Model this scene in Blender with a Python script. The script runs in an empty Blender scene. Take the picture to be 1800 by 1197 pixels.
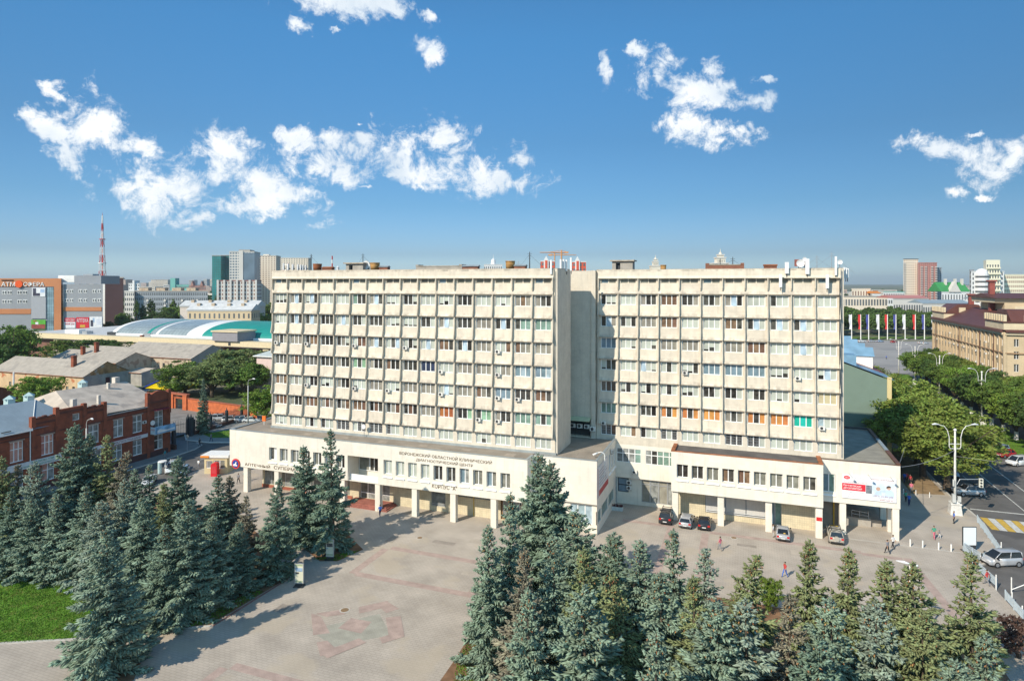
import bpy, math, random
import numpy as np
from math import radians as R, sin, cos, pi
scene = bpy.context.scene
COL = scene.collection
# ------------------------------------------------------------------ camera, sky, sun, exposure
# World axes follow the street grid: X runs along the clinic's facade, Y away from it, metres.
TH = math.atan2(1113.0, 3000.0); CT, ST = cos(TH), sin(TH)
CAM = (-6.45*CT + 89.9*ST, -6.45*ST - 89.9*CT, 34.4)
cam = bpy.data.cameras.new("camera"); camo = bpy.data.objects.new("camera", cam); COL.objects.link(camo)
camo.location = CAM; camo.rotation_euler = (R(90), 0, TH)
cam.sensor_width = 36.0; cam.sensor_fit = 'HORIZONTAL'; cam.lens = 36.0*1113/1800
cam.shift_y = -(598.5-497.0)/1800; cam.clip_start = 0.5; cam.clip_end = 30000
scene.camera = camo
scene.view_settings.view_transform = 'Standard'; scene.view_settings.look = 'None'
scene.view_settings.exposure = 0.42; scene.view_settings.gamma = 1.0
scene.view_settings.use_curve_mapping = False
SUN_EL = R(35.9); SX, SY = 0.453, 0.891            # the light travels towards +X and +Y
sl = bpy.data.lights.new("sun", 'SUN'); sl.energy = 4.2; sl.angle = R(0.53); sl.color = (1.0, 0.905, 0.75)
so = bpy.data.objects.new("sun", sl); COL.objects.link(so); so.location = (-60, -160, 120)
so.rotation_euler = (R(90)-SUN_EL, 0, math.atan2(-SX, SY))
world = bpy.data.worlds.new("World"); scene.world = world; world.use_nodes = True
def sky():
    nt = world.node_tree; nt.nodes.clear(); N = nt.nodes.new; L = nt.links.new
    out = N('ShaderNodeOutputWorld'); bg = N('ShaderNodeBackground'); bg.inputs[1].default_value = 0.118
    L(bg.outputs[0], out.inputs[0])
    st = N('ShaderNodeTexSky'); st.sky_type = 'NISHITA'; st.sun_disc = False
    st.sun_elevation = SUN_EL; st.sun_rotation = math.atan2(SX, -SY)
    st.air_density = 1.0; st.dust_density = 1.0; st.ozone_density = 3.0; st.altitude = 0
    tc = N('ShaderNodeTexCoord'); sep = N('ShaderNodeSeparateXYZ'); L(tc.outputs['Generated'], sep.inputs[0])
    def m(op, a, b=None, c=None):
        n = N('ShaderNodeMath'); n.operation = op
        for i, x in enumerate((a, b, c)):
            if x is None: continue
            if isinstance(x, (int, float)): n.inputs[i].default_value = x
            else: L(x, n.inputs[i])
        return n.outputs[0]
    az = m('ARCTAN2', sep.outputs[0], sep.outputs[1]); el = m('ARCSINE', sep.outputs[2])
    cb = N('ShaderNodeCombineXYZ'); L(az, cb.inputs[0]); L(el, cb.inputs[1])
    # ragged edges: the cloud field is sampled at a warped direction
    def noise(scale, detail, rough, vec, dist=0.0):
        n = N('ShaderNodeTexNoise'); n.inputs['Scale'].default_value = scale; n.inputs['Detail'].default_value = detail
        n.inputs['Roughness'].default_value = rough; n.inputs['Distortion'].default_value = dist; L(vec, n.inputs['Vector']); return n
    nw = noise(9, 6, .62, tc.outputs['Generated'])
    sb = N('ShaderNodeVectorMath'); sb.operation = 'SUBTRACT'; L(nw.outputs['Color'], sb.inputs[0]); sb.inputs[1].default_value = (.5, .5, .5)
    sc = N('ShaderNodeVectorMath'); sc.operation = 'MULTIPLY'; L(sb.outputs[0], sc.inputs[0]); sc.inputs[1].default_value = (.13, .09, 0)
    ad = N('ShaderNodeVectorMath'); ad.operation = 'ADD'; L(cb.outputs[0], ad.inputs[0]); L(sc.outputs[0], ad.inputs[1])
    vec = ad.outputs[0]
    blobs = [(92,212,26,18),(155,217,44,40),(212,255,50,18),(125,264,32,32),(118,172,14,16),
     (300,338,100,42),(395,262,46,32),(470,310,92,56),(345,384,60,10),(520,348,46,34),(490,228,46,14),(570,242,52,22),(600,300,34,30),(440,365,90,24),(420,300,60,40),(545,300,40,40),(250,330,50,26),(520,250,30,26),(620,262,40,26),(740,300,50,24),(800,275,40,24),(870,320,40,22),(118,222,34,24),(1180,160,40,20),(1265,185,60,16),(1290,160,30,16),(1255,235,40,14),
     (705,268,66,38),(775,236,42,18),(640,250,40,20),(838,300,34,26),(895,330,55,20),(930,290,18,26),(720,300,50,14),
     (600,4,80,24),(655,18,44,20),(525,45,16,9),(740,42,14,9),(750,100,26,17),(575,55,9,4),
     (1065,120,11,28),(1140,135,28,34),(1115,90,34,9),(1235,172,66,24),(1240,122,24,18),(1335,165,42,15),(1340,128,26,6),(1212,226,30,16),(1300,236,46,18),
     (1640,258,46,20),(1730,285,66,32),(1795,270,50,30),(1668,335,16,8),(1715,345,11,4),(1712,227,12,4),(635,209,11,4),(640,328,11,4)]
    f = None
    def add(a0, e0, ra, re):
        nonlocal f
        s = N('ShaderNodeVectorMath'); s.operation = 'SUBTRACT'; L(vec, s.inputs[0]); s.inputs[1].default_value = (a0, e0, 0)
        k = N('ShaderNodeVectorMath'); k.operation = 'MULTIPLY'; L(s.outputs[0], k.inputs[0]); k.inputs[1].default_value = (1/ra, 1/re, 0)
        l = N('ShaderNodeVectorMath'); l.operation = 'LENGTH'; L(k.outputs[0], l.inputs[0])
        f = l.outputs['Value'] if f is None else m('MINIMUM', f, l.outputs['Value'])
    for u, v, ru, rv in blobs:
        x = u-900.0; h = math.hypot(1113, x); a = math.atan(x/1113) - TH; e = math.atan2(497-v, h)
        add(a, e, ru*1113/h**2*1.22, rv*cos(e)**2/h*1.3)
    rr = random.Random(7)
    for i in range(16):                                 # the same broken cumulus goes on round the rest of the sky
        a = rr.uniform(.75, 2*pi-.9) - TH; a = (a+pi) % (2*pi) - pi
        add(a, rr.uniform(.12, .55), rr.uniform(.05, .12), rr.uniform(.02, .045))
    n1 = noise(19, 10, .68, tc.outputs['Generated'], .5); n2 = noise(7, 5, .55, tc.outputs['Generated'])
    d = m('SUBTRACT', 1.0, f)
    n3 = noise(60, 7, .7, tc.outputs['Generated'], .8)
    d = m('ADD', d, m('MULTIPLY', m('SUBTRACT', n1.outputs['Fac'], .5), 3.9)); d = m('ADD', d, m('MULTIPLY', m('SUBTRACT', n3.outputs['Fac'], .5), 1.8))
    mr = N('ShaderNodeMapRange'); mr.interpolation_type = 'SMOOTHSTEP'; L(d, mr.inputs[0])
    mr.inputs[1].default_value = -.06; mr.inputs[2].default_value = .95; mr.inputs[3].default_value = 0; mr.inputs[4].default_value = .97
    shade = N('ShaderNodeMapRange'); L(n2.outputs['Fac'], shade.inputs[0]); shade.inputs[1].default_value = .36; shade.inputs[2].default_value = .56
    cc = N('ShaderNodeMix'); cc.data_type = 'RGBA'; L(shade.outputs[0], cc.inputs[0])
    cc.inputs[6].default_value = (4.6, 5.3, 6.0, 1); cc.inputs[7].default_value = (7.0, 7.15, 7.2, 1)
    # deep polarised blue: the same grade at every azimuth, by height above the horizon
    er = N('ShaderNodeMapRange'); L(el, er.inputs[0]); er.inputs[1].default_value = 0; er.inputs[2].default_value = .6
    cr = N('ShaderNodeValToRGB'); L(er.outputs[0], cr.inputs[0]); e = cr.color_ramp.elements
    e[0].position = 0; e[0].color = (.84, 1.10, 1.42, 1); e[1].position = 1; e[1].color = (.38, .78, .94, 1)
    for p, c in ((.073, (.42, .555, .77)), (.2, (.315, .505, .655)), (.36, (.30, .53, .66)), (.61, (.33, .70, .86))): q = e.new(p); q.color = (*c, 1)
    hs = N('ShaderNodeMix'); hs.data_type = 'RGBA'; hs.blend_type = 'MULTIPLY'; hs.inputs[0].default_value = 1; L(st.outputs[0], hs.inputs[6]); L(cr.outputs[0], hs.inputs[7])
    mx = N('ShaderNodeMix'); mx.data_type = 'RGBA'; L(mr.outputs[0], mx.inputs[0]); L(hs.outputs[2], mx.inputs[6]); L(cc.outputs[2], mx.inputs[7])
    L(mx.outputs[2], bg.inputs[0])
sky()

# ------------------------------------------------------------------ placement helpers: an image pixel to a point of the site
def _ray(u, v):
    x = (u-900.0)/1113; return (x*CT - ST, x*ST + CT, -(v-497.0)/1113)
def G(u, v, z=0.0):                 # on the level z
    r = _ray(u, v); k = (z-CAM[2])/r[2]; return (CAM[0]+r[0]*k, CAM[1]+r[1]*k, z)
def P(u, y, v=497.0):               # on the plane Y = y -> (x, z)
    r = _ray(u, v); k = (y-CAM[1])/r[1]; return (CAM[0]+r[0]*k, CAM[2]+r[2]*k)
def Q(u, x, v=497.0):               # on the plane X = x -> (y, z)
    r = _ray(u, v); k = (x-CAM[0])/r[0]; return (CAM[1]+r[1]*k, CAM[2]+r[2]*k)
def D(u, dist, z=0.0):              # at a distance measured along the view axis
    x = (u-900.0)/1113; return (CAM[0]+(x*CT-ST)*dist, CAM[1]+(x*ST+CT)*dist, z)
def ZV(v, dist): return CAM[2]-(v-497.0)/1113*dist

# ------------------------------------------------------------------ materials
MATS = {}
def M(name, col, rough=.8, var=.10, scale=1.2, bump=0.0, bscale=8.0, spec=.3, metal=0.0, coat=0.0, streak=0.0, island=0.0, obj=0.0,
      tile=None, tcol=.8, warm=0.0, trans=0.0, blotch=None, dirt=0.0, brick=None, tilevert=True, emit=0.0):
    if name in MATS: return MATS[name]
    m = bpy.data.materials.new(name); m.use_nodes = True; nt = m.node_tree; N = nt.nodes.new; L = nt.links.new
    b = nt.nodes['Principled BSDF']; o = nt.nodes['Material Output']
    b.inputs['Roughness'].default_value = rough; b.inputs['Metallic'].default_value = metal
    b.inputs['Specular IOR Level'].default_value = spec; b.inputs['Coat Weight'].default_value = coat
    geo = N('ShaderNodeNewGeometry'); pos = geo.outputs['Position']
    def noise(sc, det=4, vec=pos):
        n = N('ShaderNodeTexNoise'); n.inputs['Scale'].default_value = sc; n.inputs['Detail'].default_value = det; L(vec, n.inputs['Vector']); return n.outputs['Fac']
    def mix(f, a, bb, typ='MIX'):
        n = N('ShaderNodeMix'); n.data_type = 'RGBA'; n.blend_type = typ
        for i, x in ((0, f), (6, a), (7, bb)):
            if isinstance(x, (int, float)): n.inputs[i].default_value = x
            elif isinstance(x, tuple): n.inputs[i].default_value = (*x[:3], 1)
            else: L(x, n.inputs[i])
        return n.outputs[2]
    def mr(x, a, bb, c=0.0, d=1.0):
        n = N('ShaderNodeMapRange'); L(x, n.inputs[0])
        for i, v in enumerate((a, bb, c, d)): n.inputs[i+1].default_value = v
        return n.outputs[0]
    lo = tuple(c*(1-var) for c in col); hi = tuple(min(1, c*(1+var)) for c in col)
    c = mix(mr(noise(scale, 5), .3, .7), lo, hi)
    tfac = None
    if tile or brick:
        sp = N('ShaderNodeSeparateXYZ'); L(pos, sp.inputs[0]); cb = N('ShaderNodeCombineXYZ')
        if tilevert:
            ad = N('ShaderNodeMath'); L(sp.outputs[0], ad.inputs[0]); L(sp.outputs[1], ad.inputs[1]); L(ad.outputs[0], cb.inputs[0]); L(sp.outputs[2], cb.inputs[1])
        else: L(sp.outputs[0], cb.inputs[0]); L(sp.outputs[1], cb.inputs[1])
        t = N('ShaderNodeTexBrick'); L(cb.outputs[0], t.inputs['Vector']); t.inputs['Scale'].default_value = 1
        bw, rh, ms = tile or brick; t.inputs['Brick Width'].default_value = bw; t.inputs['Row Height'].default_value = rh
        t.inputs['Mortar Size'].default_value = ms; t.inputs['Mortar Smooth'].default_value = .2
        t.inputs['Color1'].default_value = (1, 1, 1, 1); t.inputs['Color2'].default_value = (.78, .78, .78, 1) if brick else (.93, .93, .93, 1)
        t.inputs['Mortar'].default_value = (tcol, tcol, tcol, 1); tfac = t.outputs['Fac']
        if tile and not brick: t.offset = 0.0 if tilevert else .5
        c = mix(1.0, c, t.outputs['Color'], 'MULTIPLY')
    if streak:
        mp = N('ShaderNodeVectorMath'); mp.operation = 'MULTIPLY'; L(pos, mp.inputs[0]); mp.inputs[1].default_value = (2.2, 2.2, .16)
        c = mix(mr(noise(1.0, 5, mp.outputs[0]), .52, .8, 0, streak), c, (.16, .13, .10))
    if dirt:
        sz = N('ShaderNodeSeparateXYZ'); L(pos, sz.inputs[0]); fr = N('ShaderNodeMath'); fr.operation = 'MULTIPLY_ADD'; L(sz.outputs[2], fr.inputs[0]); fr.inputs[1].default_value = 1/3.395; fr.inputs[2].default_value = -12.36/3.395
        fc = N('ShaderNodeMath'); fc.operation = 'FRACT'; L(fr.outputs[0], fc.inputs[0]); mp2 = N('ShaderNodeVectorMath'); mp2.operation = 'MULTIPLY'; L(pos, mp2.inputs[0]); mp2.inputs[1].default_value = (1.1, 1.1, .5)
        mu = N('ShaderNodeMath'); mu.operation = 'MULTIPLY'; L(mr(fc.outputs[0], .0, .17, 1, 0), mu.inputs[0]); L(mr(noise(1.3, 6, mp2.outputs[0]), .40, .66, 0, dirt), mu.inputs[1]); c = mix(mu.outputs[0], c, (.13, .115, .095))
    if blotch:
        c = mix(mr(noise(blotch[1], 6), blotch[2], blotch[2]+.06, 0, blotch[3]), c, blotch[0])
    if island:
        h = N('ShaderNodeHueSaturation'); L(c, h.inputs['Color']); L(mr(geo.outputs['Random Per Island'], 0, 1, 1-island, 1+island), h.inputs['Value'])
        L(mr(geo.outputs['Random Per Island'], 0, 1, .5-.02, .5+.02), h.inputs['Hue']); c = h.outputs[0]
    if obj:
        oi = N('ShaderNodeObjectInfo'); h = N('ShaderNodeHueSaturation'); L(c, h.inputs['Color'])
        L(mr(oi.outputs['Random'], 0, 1, 1-obj, 1+obj), h.inputs['Value']); L(mr(oi.outputs['Random'], 0, 1, .5-obj*.1, .5+obj*.1), h.inputs['Hue']); c = h.outputs[0]
    L(c, b.inputs['Base Color'])
    if bump:
        bp = N('ShaderNodeBump'); bp.inputs['Strength'].default_value = bump; bp.inputs['Distance'].default_value = .05
        L(tfac if (tfac is not None and brick) else noise(bscale, 4), bp.inputs['Height']); L(bp.outputs[0], b.inputs['Normal'])
    if trans:
        tr = N('ShaderNodeBsdfTranslucent'); L(c, tr.inputs[0]); ms = N('ShaderNodeMixShader'); ms.inputs[0].default_value = trans
        L(b.outputs[0], ms.inputs[1]); L(tr.outputs[0], ms.inputs[2]); L(ms.outputs[0], o.inputs[0])
    if emit:
        b.inputs['Emission Strength'].default_value = emit; b.inputs['Emission Color'].default_value = (*col, 1)
    MATS[name] = m; return m

CREAM = M('cream_cladding', (.635, .572, .475), .75, .08, .5, streak=.24, tile=(.45, .30, .012), tcol=.86, bump=.12)
SPAN = M('spandrel_concrete', (.635, .57, .47), .8, .10, .9, dirt=.62, streak=.22, bump=.25, bscale=5, obj=.05)
FIN = M('fin_concrete', (.52, .47, .39), .8, .10, 1.4, streak=.1)
LEDGE = M('stained_concrete', (.40, .34, .27), .85, .25, 1.5)
WHITEW = M('white_cladding', (.75, .70, .61), .6, .05, .4, streak=.16, tile=(.60, .60, .008), tcol=.88)
UPVC = M('white_window_plastic', (.80, .80, .79), .4, .03, 2)
GREYTILE = M('pale_wall_tile', (.62, .54, .38), .7, .12, 1.3, tile=(.30, .30, .02), tcol=.75)
ROOF = M('roof_gravel', (.31, .265, .215), .9, .16, .45, tile=(2.6, 1.1, .04), tcol=.8, tilevert=False, bump=.3)
BITUMEN = M('roof_bitumen', (.115, .105, .10), .85, .3, .5, bump=.3)
FLASH = M('roof_flashing', (.34, .38, .39), .45, .15, 1.0, metal=.3)
RUSTY = M('rusty_flashing', (.33, .12, .05), .7, .4, 1.0)
CONC = M('grey_concrete', (.36, .33, .29), .85, .15, 1.2, streak=.2)
DARKMET = M('dark_metal', (.045, .05, .055), .5, .2, 2)
STEEL = M('galvanised_steel', (.42, .44, .46), .4, .12, 2, metal=.5)
WHITEP = M('white_paint', (.78, .77, .74), .5, .06, 1.5)
GLASSD = M('dark_glass', (.052, .050, .046), .05, .6, 1.5, spec=.7, obj=.6)
BLACK = M('black_rubber', (.02, .02, .022), .7, .1, 3)
def pm(name, c, var=.1): return M(name, c, .30, var, 1.3, spec=.35, obj=.14)
PANE = {'d': ('pane', GLASSD), 'g': ('blind', pm('pale_green_blind', (.43, .46, .41))), 'h': ('blind', None), 's': ('pane', None),
 'b': ('curtain', pm('brown_curtain', (.17, .105, .07), .4)), 'c': ('curtain', pm('beige_curtain', (.25, .235, .20), .25)),
 'o': ('curtain', pm('orange_curtain', (.52, .22, .075), .2)), 'r': ('curtain', pm('rust_curtain', (.36, .14, .05), .2)),
 't': ('curtain', pm('teal_curtain', (.02, .40, .32), .15)), 'e': ('curtain', pm('sea_green_curtain', (.18, .28, .235), .3)),
 'f': ('curtain', pm('green_curtain', (.24, .40, .27), .3)), 'u': ('curtain', pm('blue_curtain', (.17, .24, .29), .2)),
 'l': ('blind', pm('pale_blue_blind', (.30, .39, .43), .25)), 'n': ('curtain', pm('navy_curtain', (.035, .045, .10), .3)),
 'y': ('blind', pm('straw_blind', (.46, .39, .26))), 'w': ('panel', UPVC), 'k': ('pane', None), 'p': ('pane', pm('pink_pane', (.50, .26, .21), .3)),  # p is a plain pink pane
 'i': ('pane', pm('pale_pane', (.24, .25, .24), .5)), 'm': ('curtain', pm('grey_curtain', (.20, .20, .17), .3))}
SKYPANE = M('painted_sky_glass', (.40, .51, .60), .06, .25, .5, spec=.8)  # sky reflection of the open sashes, put into the base colour

# ------------------------------------------------------------------ mesh and object helpers
class MB:
    def __init__(s): s.v = []; s.f = []; s.m = []
    def quad(s, a, b, c, d, m=0):
        n = len(s.v); s.v += [a, b, c, d]; s.f.append((n, n+1, n+2, n+3)); s.m.append(m); return s
    def poly(s, pts, m=0):
        n = len(s.v); s.v += list(pts); s.f.append(tuple(range(n, n+len(pts)))); s.m.append(m); return s
    def box(s, x0, x1, y0, y1, z0, z1, m=0, skip=''):
        n = len(s.v)
        s.v += [(x0, y0, z0), (x1, y0, z0), (x1, y1, z0), (x0, y1, z0), (x0, y0, z1), (x1, y0, z1), (x1, y1, z1), (x0, y1, z1)]
        for k, q in (('b', (3, 2, 1, 0)), ('t', (4, 5, 6, 7)), ('s', (0, 1, 5, 4)), ('e', (1, 2, 6, 5)), ('n', (2, 3, 7, 6)), ('w', (3, 0, 4, 7))):
            if k not in skip: s.f.append(tuple(n+i for i in q)); s.m.append(m)
        return s
    def prism(s, prof, x0, x1, axis='x', m=0, cap=True):
        # profile pairs: axis x -> (y, z); axis y -> (x, z); axis z -> (x, y)
        def pt(p, t): return (t, p[0], p[1]) if axis == 'x' else (p[0], t, p[1]) if axis == 'y' else (p[0], p[1], t)
        n = len(s.v); k = len(prof); s.v += [pt(p, x0) for p in prof] + [pt(p, x1) for p in prof]
        for i in range(k):
            j = (i+1) % k; s.f.append((n+i, n+j, n+k+j, n+k+i)); s.m.append(m)
        if cap: s.f.append(tuple(n+i for i in range(k))[::-1]); s.f.append(tuple(n+k+i for i in range(k))); s.m += [m, m]
        return s
    def cyl(s, x, y, z0, z1, r0, r1=None, n=10, m=0):
        r1 = r0 if r1 is None else r1; b = len(s.v)
        for z, r in ((z0, r0), (z1, r1)): s.v += [(x+r*cos(2*pi*i/n), y+r*sin(2*pi*i/n), z) for i in range(n)]
        for i in range(n): j = (i+1) % n; s.f.append((b+i, b+j, b+n+j, b+n+i)); s.m.append(m)
        s.f.append(tuple(b+n+i for i in range(n))); s.f.append(tuple(b+i for i in range(n))[::-1]); s.m += [m, m]; return s
    def tube(s, pts, r, n=6, m=0, cap=True):
        pts = [np.array(p, float) for p in pts]; rs = r if isinstance(r, (list, tuple)) else [r]*len(pts); b = len(s.v)
        up = np.array((0, 0, 1.0)); last = None
        for i, p in enumerate(pts):
            t = pts[min(i+1, len(pts)-1)] - pts[max(i-1, 0)]; t = t/(np.linalg.norm(t)+1e-9)
            a = np.cross(t, up) if last is None else last - t*np.dot(last, t)
            if np.linalg.norm(a) < 1e-3: a = np.cross(t, (1.0, 0, 0))
            a = a/np.linalg.norm(a); c = np.cross(t, a); last = a
            for k in range(n):
                q = p + rs[i]*(cos(2*pi*k/n)*a + sin(2*pi*k/n)*c); s.v.append(tuple(q))
        for i in range(len(pts)-1):
            for k in range(n):
                j = (k+1) % n; s.f.append((b+i*n+k, b+i*n+j, b+(i+1)*n+j, b+(i+1)*n+k)); s.m.append(m)
        if cap:
            s.f.append(tuple(b+k for k in range(n))[::-1]); e = b+(len(pts)-1)*n; s.f.append(tuple(e+k for k in range(n))); s.m += [m, m]
        return s
    def sphere(s, x, y, z, r, n=8, k=5, m=0, sq=1.0):
        b = len(s.v)
        for i in range(1, k):
            a = pi*i/k
            for j in range(n): s.v.append((x+r*sin(a)*cos(2*pi*j/n), y+r*sin(a)*sin(2*pi*j/n), z+r*sq*cos(a)))
        s.v += [(x, y, z+r*sq), (x, y, z-r*sq)]; T = len(s.v)-2
        for i in range(k-2):
            for j in range(n): q = (j+1) % n; s.f.append((b+i*n+j, b+(i+1)*n+j, b+(i+1)*n+q, b+i*n+q)); s.m.append(m)
        for j in range(n):
            q = (j+1) % n; s.f.append((T, b+j, b+q)); s.f.append((T+1, b+(k-2)*n+q, b+(k-2)*n+j)); s.m += [m, m]
        return s
    def wall(s, p0, p1, z0, z1, holes=(), depth=.3, m=0, mr=None):
        # vertical wall from p0 to p1 (seen with p0 at the left), holes in (along, z) with reveals going inwards
        mr = m if mr is None else mr
        L = math.hypot(p1[0]-p0[0], p1[1]-p0[1]); ux, uy = (p1[0]-p0[0])/L, (p1[1]-p0[1])/L; nx, ny = -uy, ux  # inward
        def pt(a, z, d=0): return (p0[0]+ux*a+nx*d, p0[1]+uy*a+ny*d, z)
        xs = sorted({0, L, *[h[0] for h in holes], *[h[1] for h in holes]}); zs = sorted({z0, z1, *[h[2] for h in holes], *[h[3] for h in holes]})
        for j in range(len(zs)-1):
            run = None
            for i in range(len(xs)):
                inside = i == len(xs)-1 or any(h[0]-1e-6 <= xs[i] < h[1]-1e-6 and h[2]-1e-6 <= zs[j] < h[3]-1e-6 for h in holes)
                if not inside and run is None: run = xs[i]
                if inside and run is not None:
                    s.quad(pt(run, zs[j]), pt(xs[i], zs[j]), pt(xs[i], zs[j+1]), pt(run, zs[j+1]), m); run = None
        for a, b, c, d in holes:
            s.quad(pt(a, c), pt(a, c, depth), pt(a, d, depth), pt(a, d), mr); s.quad(pt(b, d), pt(b, d, depth), pt(b, c, depth), pt(b, c), mr)
            s.quad(pt(a, d), pt(a, d, depth), pt(b, d, depth), pt(b, d), mr); s.quad(pt(a, c, depth), pt(a, c), pt(b, c), pt(b, c, depth), mr)
        return s
    def mesh(s, name, mats, smooth=False):
        me = bpy.data.meshes.new(name); me.from_pydata(s.v, [], s.f)
        for m in (mats if isinstance(mats, (list, tuple)) else [mats]): me.materials.append(m)
        if any(s.m): me.polygons.foreach_set('material_index', s.m)
        if smooth: me.polygons.foreach_set('use_smooth', [True]*len(s.f))
        me.update(); return me
    def build(s, name, mats, parent=None, smooth=False, rel=True, **props):
        if rel and parent is not None:
            ox, oy, oz = wloc(parent); s.v = [(a-ox, b-oy, c-oz) for a, b, c in s.v]
        return link(name, s.mesh(name, mats, smooth), parent, **props)
def wloc(o):
    x = y = z = 0.0
    while o is not None: x += o.location[0]; y += o.location[1]; z += o.location[2]; o = o.parent
    return x, y, z
def link(name, data, parent=None, loc=None, rz=None, label=None, cat=None, group=None, kind=None, mat=None):
    o = bpy.data.objects.new(name, data); COL.objects.link(o)
    if parent is not None: o.parent = parent
    if loc is not None: o.location = loc
    if rz: o.rotation_euler = (0, 0, rz)
    tag(o, label, cat, group, kind)
    if mat is not None: setmat(o, mat)
    return o
def setmat(o, mat, i=0):
    o.material_slots[i].link = 'OBJECT'; o.material_slots[i].material = mat
def tag(o, label=None, cat=None, group=None, kind=None):
    if label: o['label'] = label
    if cat: o['category'] = cat
    if group: o['group'] = group
    if kind: o['kind'] = kind
    return o
def thing(name, label, cat, loc=(0, 0, 0), rz=0, group=None): return link(name, None, None, loc, rz, label, cat, group)
def dup(root, loc=None, rz=None, label=None, group=None, scale=None):
    r = root.copy(); COL.objects.link(r)
    if loc is not None: r.location = loc
    if rz is not None: r.rotation_euler = (0, 0, rz)
    if scale is not None: r.scale = scale if isinstance(scale, tuple) else (scale,)*3
    if label: r['label'] = label
    if group: r['group'] = group
    for ch in list(root.children):
        c = ch.copy(); COL.objects.link(c); c.parent = r
        for g in ch.children: d = g.copy(); COL.objects.link(d); d.parent = c
    return r
CACHE = {}
def boxmesh(name, x0, x1, y0, y1, z0, z1, mat):
    k = (name, round(x0, 3), round(x1, 3), round(y0, 3), round(y1, 3), round(z0, 3), round(z1, 3), mat.name)
    if k not in CACHE: CACHE[k] = MB().box(x0, x1, y0, y1, z0, z1).mesh(name, mat)
    return CACHE[k]
def frame_mesh(w, h, n, fr=.07, mul=.09, mat=None, bars=(), transom=None):
    mat = mat or UPVC; k = ('frame', round(w, 2), round(h, 2), n, fr, mul, mat.name, bars, transom)
    if k not in CACHE:
        b = MB(); b.box(0, w, -.05, .06, 0, fr); b.box(0, w, -.05, .06, h-fr, h); b.box(0, fr, -.048, .058, fr, h-fr); b.box(w-fr, w, -.048, .058, fr, h-fr)
        for i in range(1, n): x = w*i/n; b.box(x-mul/2, x+mul/2, -.046, .056, fr, h-fr)
        if transom: b.box(fr, w-fr, -.044, .054, h*transom-mul/2, h*transom+mul/2)
        CACHE[k] = b.mesh('window', mat)
    return CACHE[k]
FACE = {'S': 0, 'E': pi/2, 'N': pi, 'W': -pi/2}
HALFLO = (.018, .018, .018)
def win(parent, x, y, z, w, h, kinds, face='S', mat=None, fr=.085, mul=.12, transom=None, sill=None, rnd=random.Random(3)):
    """a window whose lower left corner (seen from outside) is x,y,z; one letter per light"""
    ox, oy, oz = wloc(parent); n = len(kinds); a = FACE[face] if isinstance(face, str) else face
    o = link('window', frame_mesh(w, h, n, fr, mul, mat, (), transom), parent, (x-ox, y-oy, z-oz), a)
    pw = w/n
    for i, k in enumerate(kinds):
        nm, mt = PANE[k]
        x0, x1, z0, z1 = pw*i+.02, pw*(i+1)-.02, .03, h-.03
        def pane(nm, mt, z0, z1, yy=.02):
            p = link(nm, boxmesh(nm, 0, x1-x0, 0, .012, 0, z1-z0, GLASSD), o, (x0, yy, z0)); setmat(p, mt); return p
        if k == 'h':
            t = h*rnd.choice((.18, .3, .4, .22)); pane('blind', PANE['g'][1], t+.006, z1); pane('pane', GLASSD, z0, t)
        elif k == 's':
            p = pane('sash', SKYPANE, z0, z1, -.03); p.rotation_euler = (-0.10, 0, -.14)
        elif k == 'k':
            pane('pane', GLASSD, z0, z1)
            key = ('grille', round(pw, 2), round(h, 2))
            if key not in CACHE:
                b = MB()
                for q in range(1, 4): b.box(pw*q/4-.018, pw*q/4+.018, -.075, -.06, .05, h-.05)
                for q in range(1, 4): b.box(.04, pw-.04, -.092, -.077, h*q/4-.015, h*q/4+.015)
                CACHE[key] = b.mesh('grille', STEEL)
            link('grille', CACHE[key], o, (pw*i, 0, 0))
        else: pane(nm, mt, z0, z1)
    if sill: link('sill', boxmesh('sill', -.06, w+.06, -sill, .02, -.06, -.003, UPVC), o)
    return o
def letters(text, parent, x, y, z, width, height, mat, face='S', depth=.05, name='lettering', center=False, bold=0.0):
    cu = bpy.data.curves.new('t', 'FONT'); cu.body = text; cu.size = 1; cu.extrude = .02; cu.resolution_u = 2; cu.offset = bold; cu.space_character = 1.0+bold*8
    to = bpy.data.objects.new('t', cu); COL.objects.link(to); bpy.context.view_layer.update()
    me = bpy.data.meshes.new_from_object(to.evaluated_get(bpy.context.evaluated_depsgraph_get()))
    bpy.data.objects.remove(to); bpy.data.curves.remove(cu)
    n = len(me.vertices); co = np.empty(n*3); me.vertices.foreach_get('co', co); co = co.reshape(-1, 3)
    mn, mx = co.min(0), co.max(0); s = (mx-mn); s[s == 0] = 1
    p = (co-mn)/s; c2 = np.stack([p[:, 0]*width, -p[:, 2]*depth, p[:, 1]*height], 1)
    if center: c2[:, 0] -= width/2
    me.vertices.foreach_set('co', c2.ravel()); me.materials.clear(); me.materials.append(mat); me.name = name; me.update()
    ox, oy, oz = wloc(parent) if parent else (0, 0, 0)
    return link(name, me, parent, (x-ox, y-oy, z-oz), FACE[face] if isinstance(face, str) else face)
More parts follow.
